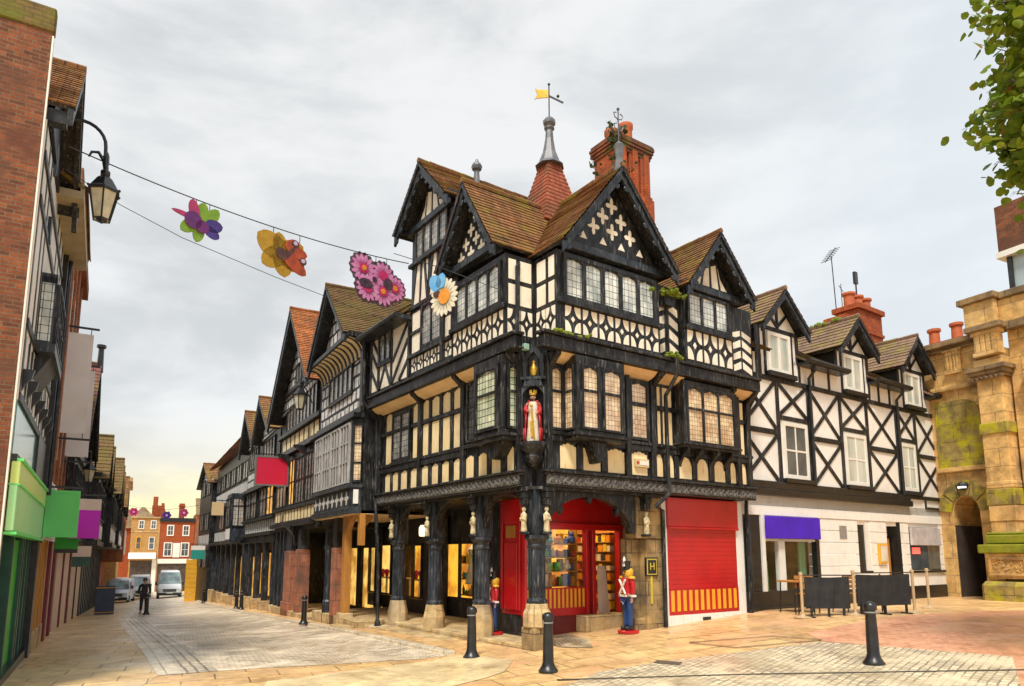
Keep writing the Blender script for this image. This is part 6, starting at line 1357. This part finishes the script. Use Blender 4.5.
van(-36.3,68.6,24,'pale van parked behind the silver one',(.62,.64,.64),2.0,2.25,5.2,1.1,'van_pale')
bp=(-20.5,35.6); t=thing('sign_board','dark blue pavement sign board with a thin gold line','sign board',(bp[0],bp[1],gz(*bp)),32); b=MB()
b.prism(lambda u,d,z:(d,u,z),[(-.16,0),(.16,0),(.05,1.42),(-.05,1.42)],-.42,.42); b.build('board',paint('navy_board',(.03,.045,.10),(.04,.06,.12),.45,2,.002),t,bevel=.01); b=MB(); b.box((-.43,-.09,1.30),(.43,.09,1.34)); b.box((-.43,-.165,.10),(.43,.165,.13)); b.build('gold_line',YEL,t)
# ------------------------------------------------------------------ hanging flowers, colours darkened as if lit from behind
FC=Fr((-7.59,11.0),47.9); Lc=7.45
def sagz(u): s=u/Lc; return 8.68+.31*s-.9*s*(1-s)*1.0
t=thing('festoon_cable','dark cable carrying the flower cut-outs across the street','cable',(FC.o.x,FC.o.y,0),FC.deg); MB().tube([(u*Lc/24,0,sagz(u*Lc/24)) for u in range(25)],.012,5).build('cable',IRON,t)
t=thing('festoon_cable','thinner cable running below and behind the flower cut-outs','cable',(FC.o.x,FC.o.y,0),FC.deg); MB().tube([(0,.1,8.30),(.9,.1,8.0),(2,.12,7.78),(4,.15,7.6),(5.2,.2,7.55),(8.4,1.4,7.9)],.007,5).build('cable',IRON,t)
def cc(name,c,c2=None): return MATS[name] if name in MATS else paint(name,c,c2,.5,5,.001)
def petal(mb,u,z,ang,l,w,d0,d1,tip=.75):
    P=[]; n=11
    for i in range(n): a=i/(n-1); P.append((l*a,w*.5*max(0,(1-abs(2*a**tip-1)**2.6))**.62 if a>.08 else w*.5*a*2.5))
    P=P+[(x,-y) for x,y in reversed(P[1:-1])]; ca,sa=cos(ang),sin(ang); mb.prism(RF,[(u+x*ca-y*sa,z+x*sa+y*ca) for x,y in P],d0,d1)
def disc(mb,u,z,r,d0,d1,n=20,j=0,sz=1):
    mb.prism(RF,[(u+(r+(j if i%2 else -j))*cos(2*PI*i/n),z+(r+(j if i%2 else -j))*sz*sin(2*PI*i/n)) for i in range(n)],d0,d1)
def hooks(par,us,z): 
    b=MB()
    for u in us: b.tube([(u,0,z(u)),(u,0,sagz(u)+.01)],.008,4)
    b.build('hook',IRON,par)
def deco(name,label,frame=FC,rz=None): return thing(name,label,'decoration',(frame.o.x,frame.o.y,0),frame.deg,'flower and butterfly cut-outs over the street')
a=deco('flower_cutout','green and magenta flower cut-out with a purple butterfly, nearest the lantern'); uc,zc=2.28,8.16
b=MB(); petal(b,uc,zc,1.45,.42,.24,-.01,.01); petal(b,uc+.1,zc,1.0,.44,.24,-.012,.008); petal(b,uc-.05,zc,-2.4,.42,.26,-.01,.01); petal(b,uc,zc-.05,-1.7,.38,.22,-.012,.008); b.build('leaf',cc('cut_green',(.13,.27,.012),(.20,.34,.02)),a)
b=MB(); petal(b,uc-.12,zc+.05,1.75,.36,.20,.011,.03); petal(b,uc-.1,zc+.02,3.05,.46,.10,.011,.03); b.build('petals',cc('cut_pinkred',(.36,.03,.10),(.3,.02,.12)),a)
b=MB(); disc(b,uc-.15,zc-.02,.17,.031,.04); disc(b,uc+.03,zc-.10,.13,.031,.04); b.build('corolla',cc('cut_purple',(.14,.012,.14),(.08,.012,.12)),a)
b=MB(); petal(b,uc+.1,zc-.05,.25,.34,.26,.02,.035); petal(b,uc+.1,zc-.1,-.45,.30,.22,.02,.035); b.build('butterfly_wing',cc('cut_violet',(.05,.03,.22),(.03,.012,.12)),a); hooks(a,(uc-.1,uc+.16),lambda u:8.45)
a=deco('flower_cutout','big mustard yellow flower cut-out with an orange butterfly'); uc,zc=4.0,8.10
b=MB()
for an,l,w in ((2.65,.62,.56),(1.75,.46,.34),(.55,.60,.46),(-.35,.60,.46),(-1.35,.52,.44),(-2.45,.54,.44)): petal(b,uc,zc,an,l,w,-.012,.008,.62)
b.build('petals',cc('cut_mustard',(.42,.25,.008),(.30,.17,.006)),a)
b=MB(); disc(b,uc,zc,.13,.009,.02); petal(b,uc+.30,zc+.22,-2.2,.5,.09,.02,.04); b.build('butterfly_body',cc('cut_brown',(.10,.04,.03),(.05,.02,.02)),a)
b=MB(); petal(b,uc+.14,zc+.08,.95,.36,.30,.02,.034); petal(b,uc+.08,zc-.02,-.55,.60,.30,.02,.034); petal(b,uc+.2,zc+.1,.05,.40,.26,.022,.036); b.build('butterfly_wing',cc('cut_orange',(.42,.07,.012),(.24,.035,.015)),a)
for k,(x,z,r1,m1) in enumerate(((.30,.30,.085,'cut_brown'),(.50,-.04,.085,'cut_brown'))):
    b=MB(); disc(b,uc+x,zc+z,r1,.037,.043); b.build('eye_spot',MATS['cut_brown'],a); b=MB(); disc(b,uc+x,zc+z+.01,r1*.55,.044,.05); b.build('eye_spot',cc('cut_lilac',(.55,.42,.62)),a)
hooks(a,(uc-.2,uc+.42),lambda u:8.42)
a=deco('flower_cutout','cluster of pink daisies cut-out with a dark bee beside the gable'); uc,zc=6.55,8.22
b=MB(); DA=[(-.45,.22,.36),(.12,.20,.34),(.48,-.02,.32),(.12,-.20,.36),(-.32,-.22,.34)]
for x,z,r in DA: disc(b,uc+x,zc+z,r+.03,-.014,-.004,30,.02)
b.build('backing',cc('cut_dark',(.07,.05,.07),(.12,.08,.1)),a)
b=MB()
for i,(x,z,r) in enumerate(DA):
    for k in range(14): petal(b,uc+x,zc+z,2*PI*k/14+i*.3,r,.12,-.003+i*.003,.008+i*.003)
b.build('petals',cc('cut_pink',(.56,.16,.42),(.62,.30,.52)),a)
b=MB()
for x,z,r in DA: disc(b,uc+x,zc+z,.125,.021,.03,18)
b.build('rim',cc('cut_crimson',(.55,.03,.16),(.45,.02,.12)),a); b=MB()
for x,z,r in DA[:1]+DA[2:4]: disc(b,uc+x,zc+z,.065,.031,.04,14)
b.build('heart',cc('cut_amber',(.75,.30,.03)),a); b=MB(); disc(b,uc-.38,zc-.14,.20,.031,.036,14,0,.6); disc(b,uc+.26,zc+.02,.14,.031,.036,14,0,1.1); disc(b,uc-.14,zc+.02,.07,.031,.036); b.build('bee',cc('cut_blackish',(.04,.02,.04),(.1,.06,.1)),a); hooks(a,(uc-.55,uc-.1,uc+.22),lambda u:8.55)
FD=Fr((FM.w(-1.5,1.03).x,FM.w(-1.5,1.03).y),FM.deg-75)
a=deco('flower_cutout','white daisy cut-out with a small blue butterfly in front of the gabled bay',FD); uc,zc=0,6.95
b=MB()
for k in range(18): petal(b,0,zc-.05,2*PI*k/18,.40,.13,-.01,.008)
b.build('petals',cc('cut_white',(.74,.72,.62),(.66,.62,.45)),a); b=MB(); disc(b,.02,zc-.04,.16,.012,.03,16); b.build('heart',cc('cut_amber',(.75,.36,.02)),a)
b=MB(); petal(b,-.12,zc+.16,2.3,.40,.30,.014,.03); petal(b,-.12,zc+.16,1.3,.32,.26,.014,.03); b.build('butterfly_wing',cc('cut_blue',(.10,.36,.70),(.16,.45,.75)),a); b=MB(); disc(b,-.2,zc+.06,.10,.012,.026,10,0,.7); b.build('butterfly_body',MATS['cut_brown'],a)
b=MB(); b.tube([(-1.6,0,8.3),(-.1,0,7.55),(1.2,.3,6.85)],.008,5); b.tube([(-.1,0,7.55),(-.1,0,7.2)],.006,4); b.build('wire',IRON,a)
for (x,z),mt,l in (((-37.6,6.0),'cut_crimson','tiny pink flower cut-out over the far left of the street end'),((-34.3,5.65),'cut_violet','tiny violet butterfly cut-out over the street end'),((-32.6,5.9),'cut_pinkred','tiny red flower cut-out over the far right of the street end')):
    a=thing('flower_cutout',l,'decoration',(x,69,0),27,'flower and butterfly cut-outs over the street'); b=MB()
    for k in range(6): petal(b,0,z,k*PI/3,.44,.36,-.012,.012)
    b.build('petals',MATS[mt],a); b=MB(); disc(b,0,z,.12,.014,.03); b.build('heart',MATS['cut_pink'],a)
t=thing('festoon_cable','thin far cable with tiny flowers over the street end','cable',(-35,69,0),0); MB().tube([(-6,0,7.4),(-2.6,0,6.5),(.7,0,6.2),(2.4,0,6.4),(9,0,7.6)],.02,4).build('cable',IRON,t)
# ------------------------------------------------------------------ goods in the lit windows
r=random.Random(21)
cols=[('toy_red',(.55,.03,.03)),('toy_blue',(.03,.12,.42)),('toy_green',(.08,.40,.05)),('toy_yellow',(.75,.50,.03)),('toy_teal',(.05,.38,.36)),('toy_orange',(.70,.25,.02)),('toy_black',(.03,.03,.03)),('toy_cream',(.7,.6,.4))]
for n,c in cols: cc(n,c)
sh=thing('display_shelves','glass fronted display shelves inside the lit toy shop window','shelves',FM.w(.7,1.42),FM.deg); b=MB()
for z in (1.06,1.38,1.68,1.98): b.box((0,0,z),(1.54,.3,z+.02))
b.build('shelf',OAK,sh); b=MB()
for x in (0,1.52): b.box((x,0,.5),(x+.02,.3,2.3))
b.build('upright',OAK,sh)
def toy(x,y,z,w,d,h,m,k):
    p=FM.w(x,y); b=MB()
    if k==0: b.box((-w/2,-d/2,0),(w/2,d/2,h)); 
    elif k==1: b.lathe([(w*.30,0),(w*.42,h*.1),(w*.42,h*.6),(w*.15,h*.8),(w*.2,h),(.005,h)],10)
    else: b.ball((0,0,h*.38),h*.38,8); b.ball((0,0,h*.82),h*.22,8); b.ball((-h*.16,0,h*1.0),h*.09,6); b.ball((h*.16,0,h*1.0),h*.09,6)
    o=b.build('toy',MATS[m],None,bevel=.006 if k==0 else 0,smooth=k>0); o.location=(p.x,p.y,z); o.rotation_euler=(0,0,rad(FM.deg)); tag(o,'small bright toy on the shelves of the lit shop window','toy','toys in the toy shop window')
for z in (1.08,1.40,1.70,2.0):
    x=.78
    while x<2.16:
        w=r.uniform(.07,.17); toy(x+w/2,1.50+r.uniform(0,.1),z,w,.1,r.uniform(.14,.27),r.choice(cols)[0],r.choice((0,0,1,2))); x+=w+.015
sh=thing('wall_shelves','wooden shelves of small goods seen through the toy shop doorway','shelves',FM.w(3.19,1.36),FM.deg); b=MB()
for k in range(9): b.box((0,0,.5+k*.22),(.24,1.7,.515+k*.22))
b.box((.24,0,.45),(.255,1.7,2.5)); b.build('shelf',OAK,sh)
for k in range(8):
    x=.04
    while x<1.55:
        w=r.uniform(.08,.16); p=FM.w(3.29,1.36+x+w/2); q=MB(); q.box((-.07,-w/2,0),(.07,w/2,r.uniform(.09,.17))); o=q.build('toy',MATS[r.choice(('toy_red','toy_orange','toy_cream','toy_yellow','toy_black'))],None); o.location=(p.x,p.y,.517+k*.22); o.rotation_euler=(0,0,rad(FM.deg)); tag(o,'small box of goods on the shelves inside the shop doorway','box','boxes on the doorway shelves'); x+=w+.02
p=FM.w(2.62,1.18); b=MB(); b.prism(RF,[(0,.46),(.34,.46),(.22,1.5),(0,1.52)],0,.03); o=b.build('leaning_board',PINKW); o.location=(p.x,p.y,0); o.rotation_euler=(0,0,rad(FM.deg)); tag(o,'plain cream board leaning in the toy shop doorway','board')
def put(name,label,cat,x,y,z,fn,frame=FM,group=None,mat=None):
    p=frame.w(x,y); t=thing(name,label,cat,(p.x,p.y,z),frame.deg,group); fn(t); return t
def dress(t): MB().lathe([(.05,0),(.2,.02),(.03,.05),(.03,.5)],10).build('stand',IRON,t); MB().lathe([(.22,.35),(.16,.8),(.11,1.05),(.15,1.3),(.06,1.42),(.01,1.45)],12).build('garment',ERMINE,t,smooth=True)
put('dress_display','pale dress on a stand in the lit arcade shop window','display',2.35,6.05,.6,dress)
def wreath(t): 
    b=MB(); 
    for k in range(12): b.ball((0,.16*cos(k*PI/6),.22*sin(k*PI/6)),.075,6)
    b.build('leaves',cc('wreath_green',(.06,.30,.06),(.03,.2,.05)),t,smooth=True)
put('wreath','green wreath hanging in the lit arcade shop window','wreath',2.15,5.55,1.72,wreath)
def goods(t):
    r=random.Random(int(t.location.y*10)); b=MB()
    for z in (.0,.45,.9): b.box((-.15,-.6,z),(.15,.6,z+.03)).mark()
    for s in (-.6,.58): b.box((-.15,s,0),(-.1,s+.02,1.35)).mark()
    b.each('shelf',OAK,t)
def tbl(t):
    MB().box((-.3,-.5,.7),(.3,.5,.74)).build('tabletop',WHITEP,t)
    for sx in (-1,1):
        for sy in (-1,1): MB().box((sx*.26-.02,sy*.46-.02,0),(sx*.26+.02,sy*.46+.02,.7)).build('leg',WHITEP,t)
def pot(t): MB().lathe([(.05,0),(.07,.1),(.06,.12)],8).build('pot',cc('toy_red',(.5,.03,.03)),t); MB().ball((0,0,.18),.1,8).build('flowers',cc('cut_crimson',(.5,.03,.1)),t)
for k,(y,l) in enumerate(((1.9,'white table with red flowers in the first lit window past the downpipe'),(2.7,'white table with red flowers next to the window post'),(4.8,'white table with red flowers in the lit window under the oak arch'),(5.8,'white table with red flowers at the far side of the oak arch window'))):
    put('shop_table',l,'table',2.9,y,.25,tbl,FB); put('flower_pot','red flowers in a small red pot on a white table in a lit window','flower pot',2.75,y-.2,.99,pot,FB,'red flower pots in the lit windows'); put('flower_pot','red flowers in a small red pot on a white table in a lit window','flower pot',2.75,y+.2,.99,pot,FB,'red flower pots in the lit windows')

for y,l in ((6.35,'low goods shelves by the left jamb of the lit arcade shop window'),):
    put('goods_shelf',l,'shelves',2.55,y,.6,goods)
    for z in (.63,1.08,1.53):
        yy=y-.52
        while yy<y+.5:
            w=r.uniform(.08,.16); p=FM.w(2.5,yy+w/2); q=MB(); k=r.choice((0,1)); hh=r.uniform(.14,.32)
            if k: q.lathe([(w*.3,0),(w*.42,hh*.2),(w*.4,hh*.6),(w*.15,hh*.8),(.01,hh)],8)
            else: q.box((-.06,-w/2,0),(.06,w/2,hh))
            o=q.build('shop_item',MATS[r.choice(cols)[0]],None,smooth=bool(k)); o.location=(p.x,p.y,z+.002); o.rotation_euler=(0,0,rad(FM.deg)); tag(o,'small coloured item on the goods shelves of the lit arcade shop','shop item','items on the arcade shop shelves'); yy+=w+.03
# ------------------------------------------------------------------ tree, weeds
def leafmat(n,a,b,c):
    t=NT(n); k=t.mix(t.ramp(t.noise(1.3,3),.35,.65),a,b); k=t.mix(t.ramp(t.noise(6,2),.60,.72),k,c); t.col(k); t.b.inputs['Subsurface Weight'].default_value=0
    m=t.done(n,.5,0,.35); tr=t.node('ShaderNodeBsdfTranslucent'); mx=t.node('ShaderNodeMixShader'); mx.inputs[0].default_value=.3; t.L(k,tr.inputs[0]); t.L(t.b.outputs[0],mx.inputs[1]); t.L(tr.outputs[0],mx.inputs[2]); t.L(mx.outputs[0],t.out.inputs[0]); return m
LEAF=leafmat('lime_leaves',(.10,.19,.014),(.26,.34,.025),(.42,.20,.02)); LEAFD=leafmat('weed_leaves',(.04,.055,.015),(.06,.09,.02),(.10,.05,.03)); BARK=paint('bark',(.12,.09,.06),(.07,.05,.035),.9,8,.02)
def leaf(mb,p,n,s,r,lobed=True):
    n=n.normalized(); a=n.orthogonal().normalized(); b=n.cross(a); th=r.uniform(0,6.28); u=a*cos(th)+b*sin(th); v=n.cross(u)
    pts=[(0,-.5),(.30,-.42),(.5,-.05),(.34,.28),(.0,.56),(-.34,.28),(-.5,-.05),(-.30,-.42)]
    mb.add([tuple(p+(u*x+v*y)*s+n*(.12*s*(abs(x)))) for x,y in pts],[(0,1,2,3,4),(0,4,5,6,7)])
T=thing('lime_tree','green tree with a few orange leaves leaning into the top right','tree',(9.6,8.2,gz(9.6,8.2)))
r=random.Random(3); tr=MB(); tr.tube([(0,0,-.1),(.05,0,1.2),(-.05,.1,3.0),(-.1,.1,5.0),(.1,0,7.4),(.1,.1,10.6)],[.24,.19,.16,.13,.09,.04],10); lv=MB(); n_b=0
for i in range(84):
    z0=r.uniform(6.4,10.2); th=r.uniform(0,6.28); L=r.uniform(2.0,3.1)*(1-.35*abs(z0-8.0)/3.2)
    if i<52: th=PI+r.uniform(-.7,.6); L=r.uniform(2.2,2.9); z0=6.2+3.6*((i*.618)%1); L*=.86+.14*sin((z0-6.35)/3.5*PI)
    st=Vector((-.05,.05,z0)); d=Vector((cos(th),sin(th),r.uniform(.0,.45))); P=[st]
    for k in range(1,6):
        P.append(st+d*L*k/5+Vector((r.uniform(-.12,.12),r.uniform(-.12,.12),-.10*k*k/5+r.uniform(-.08,.08))))
    tr.tube(P,[.06,.045,.032,.022,.013,.006],6)
    for k in range(2,6):
        for tw in range(12):
            q=P[k].lerp(P[k-1],r.random()); e=q+Vector((r.gauss(0,.30),r.gauss(0,.30),r.gauss(-.05,.24))); tr.tube([q,q.lerp(e,.5)+Vector((0,0,.04)),e],[.008,.006,.003],4,False)
            for l in range(14): lv_p=q.lerp(e,r.uniform(.3,1.1))+Vector((r.gauss(0,.09),r.gauss(0,.09),r.gauss(-.03,.08))); leaf(lv,lv_p,Vector((r.gauss(0,.6),r.gauss(0,.6),r.uniform(.2,1))),r.uniform(.085,.165),r)
tr.build('trunk',BARK,T,smooth=True); lv.build('crown',LEAF,T)
def weed(name,label,p,n,h,seed,spread=.35,s=.07):
    W_=thing(name,label,'plant',p); r=random.Random(seed); st=MB(); lf=MB()
    for i in range(n):
        e=Vector((r.gauss(0,spread),r.gauss(0,spread*.6),h*r.uniform(.5,1))); P=[Vector((r.gauss(0,.04),r.gauss(0,.04),0))]; P+=[P[0].lerp(e,.5)+Vector((r.gauss(0,.06),0,.08)),e]; st.tube(P,[.014,.01,.004],5)
        for k in range(14): leaf(lf,P[1].lerp(P[2],r.uniform(-.5,1.05))+Vector((r.gauss(0,.05),r.gauss(0,.05),r.gauss(0,.05))),Vector((r.gauss(0,1),r.gauss(0,1),r.uniform(0,1))),s*r.uniform(.6,1.3),r)
    st.build('stem',BARK,W_); lf.build('leaves',LEAFD,W_); return W_
p=FM.w(3.70,1.3); weed('buddleia','upright dark weeds on the big chimney behind the finial',(p.x,p.y,12.0),8,.85,5,.20,.10); p=FM.w(3.35,1.3); weed('buddleia','straggly weeds sprouting lower on the left side of the big chimney',(p.x,p.y,10.75),9,1.25,6,.40,.085)
p=FN.w(-2.1,1.0); weed('wall_weed','small weed sprouting on top of the brick end wall',(p.x,p.y,9.95),4,.55,7,.22,.06)
def moss(name,label,p,n,sx,sy,sz,seed):
    r=random.Random(seed); b=MB()
    for i in range(n): b.ball((r.gauss(0,sx),r.gauss(0,sy),abs(r.gauss(0,sz))),r.uniform(.03,.07),6,.7)
    o=b.build(name,MOSS,None,smooth=True); o.location=p; o.rotation_euler=(0,0,rad(FM.deg)); tag(o,label,'moss'); return o
p=FM.w(3.25,-.7); moss('moss_clump','bright green moss clump on the jetty beside the downpipe',(p.x,p.y,6.0),50,.14,.07,.06,1); p=FM.w(3.2,-.72); moss('moss_clump','green moss over the rainwater hopper between the gables',(p.x,p.y,7.42),50,.16,.09,.05,2); p=FM.w(.35,-.72); moss('moss_clump','thin moss along the jetty ledge by the corner',(p.x,p.y,5.98),24,.22,.03,.02,3)
r_=random.Random(8); b=MB()
for x in (10.6,11.0,11.4,14.4,14.8,15.2,9.9): 
    p=Vector((x,.35+r_.uniform(-.1,.1),8.82 if x>13 else 8.78))
for i in range(40):
    x=r_.choice((11.85,15.45))+r_.gauss(0,.05); b.ball((x,r_.uniform(.2,2.2),8.86+r_.uniform(0,.06)),r_.uniform(.03,.07),6,1.2)
o=b.build('ridge_moss',MOSS,W,smooth=True)
# ------------------------------------------------------------------ light, sky, camera
SUN_EL,SUN_AZ=57,192                 # degrees; azimuth of the sun measured clockwise from +Y
w=bpy.data.worlds.new('World'); sc.world=w; w.use_nodes=True; t=w.node_tree; t.nodes.clear(); n=t.nodes; L=t.links.new
out=n.new('ShaderNodeOutputWorld'); bg=n.new('ShaderNodeBackground'); L(bg.outputs[0],out.inputs[0]); bg.inputs[1].default_value=.068
sky=n.new('ShaderNodeTexSky'); sky.sky_type='NISHITA'; sky.sun_disc=False; sky.sun_elevation=rad(SUN_EL); sky.sun_rotation=rad(SUN_AZ); sky.dust_density=3
tc=n.new('ShaderNodeTexCoord'); sep=n.new('ShaderNodeSeparateXYZ'); L(tc.outputs['Generated'],sep.inputs[0])
mp=n.new('ShaderNodeMapping'); mp.inputs['Scale'].default_value=(1,1,2.6); L(tc.outputs['Generated'],mp.inputs[0])
def noise(scale,detail,rough=.55,dist=0):
    x=n.new('ShaderNodeTexNoise'); x.inputs['Scale'].default_value=scale; x.inputs['Detail'].default_value=detail; x.inputs['Roughness'].default_value=rough; x.inputs['Distortion'].default_value=dist; L(mp.outputs[0],x.inputs[0]); return x.outputs[0]
def rng(f,a,b,c=0,d=1):
    x=n.new('ShaderNodeMapRange'); x.interpolation_type='SMOOTHSTEP'
    for i,v in enumerate((a,b,c,d)): x.inputs[i+1].default_value=v
    L(f,x.inputs[0]); return x.outputs[0]
def mix(f,a,b):
    x=n.new('ShaderNodeMix'); x.data_type='RGBA'
    for v,i in ((f,0),(a,6),(b,7)):
        if isinstance(v,(int,float)): x.inputs[i].default_value=v
        elif isinstance(v,tuple): x.inputs[i].default_value=v+(1,)
        else: L(v,x.inputs[i])
    return x.outputs[2]
cl=mix(rng(noise(2.1,7,.55,.3),.40,.61),(3.95,4.06,4.08),(5.4,5.43,5.36))
cl=mix(rng(noise(5.5,6,.6),.5,.75,0,.45),cl,(5.6,5.65,5.6))
cl=mix(rng(sep.outputs['X'],-.05,.75,0,.75),cl,(5.1,5.5,5.75))
yl=mix(rng(noise(4.2,5),.38,.62),(5.6,5.0,3.4),(7.6,6.8,3.3))
lo=rng(sep.outputs['Z'],.20,.02); m2=n.new('ShaderNodeMath'); m2.operation='MULTIPLY'; L(lo,m2.inputs[0]); L(rng(sep.outputs['X'],.0,-.34),m2.inputs[1])
cl=mix(m2.outputs[0],cl,yl)
fin=mix(.90,sky.outputs[0],cl); L(fin,bg.inputs[0])
sd=bpy.data.lights.new('sun','SUN'); sd.energy=1.5; sd.angle=rad(12); sd.color=(1,.93,.82); so_=bpy.data.objects.new('sun',sd); COL.objects.link(so_)
az=rad(SUN_AZ); el=rad(SUN_EL); dirv=Vector((sin(az)*cos(el),cos(az)*cos(el),sin(el))); so_.rotation_euler=dirv.to_track_quat('Z','Y').to_euler()
cd=bpy.data.cameras.new('camera'); cam=bpy.data.objects.new('camera',cd); COL.objects.link(cam); sc.camera=cam
cam.location=(0,0,1.75); cam.rotation_euler=(PI/2+math.atan2(101,693),0,0); cd.sensor_width=36; cd.lens=36*693/1024; cd.shift_y=111/1024; cd.clip_end=3000; cd.clip_start=.1
sc.view_settings.view_transform='Standard'; sc.view_settings.look='None'; sc.view_settings.exposure=1.4; sc.view_settings.gamma=1; sc.view_settings.use_curve_mapping=False
sc.cycles.max_bounces=6; sc.cycles.transparent_max_bounces=8; sc.cycles.use_denoising=True
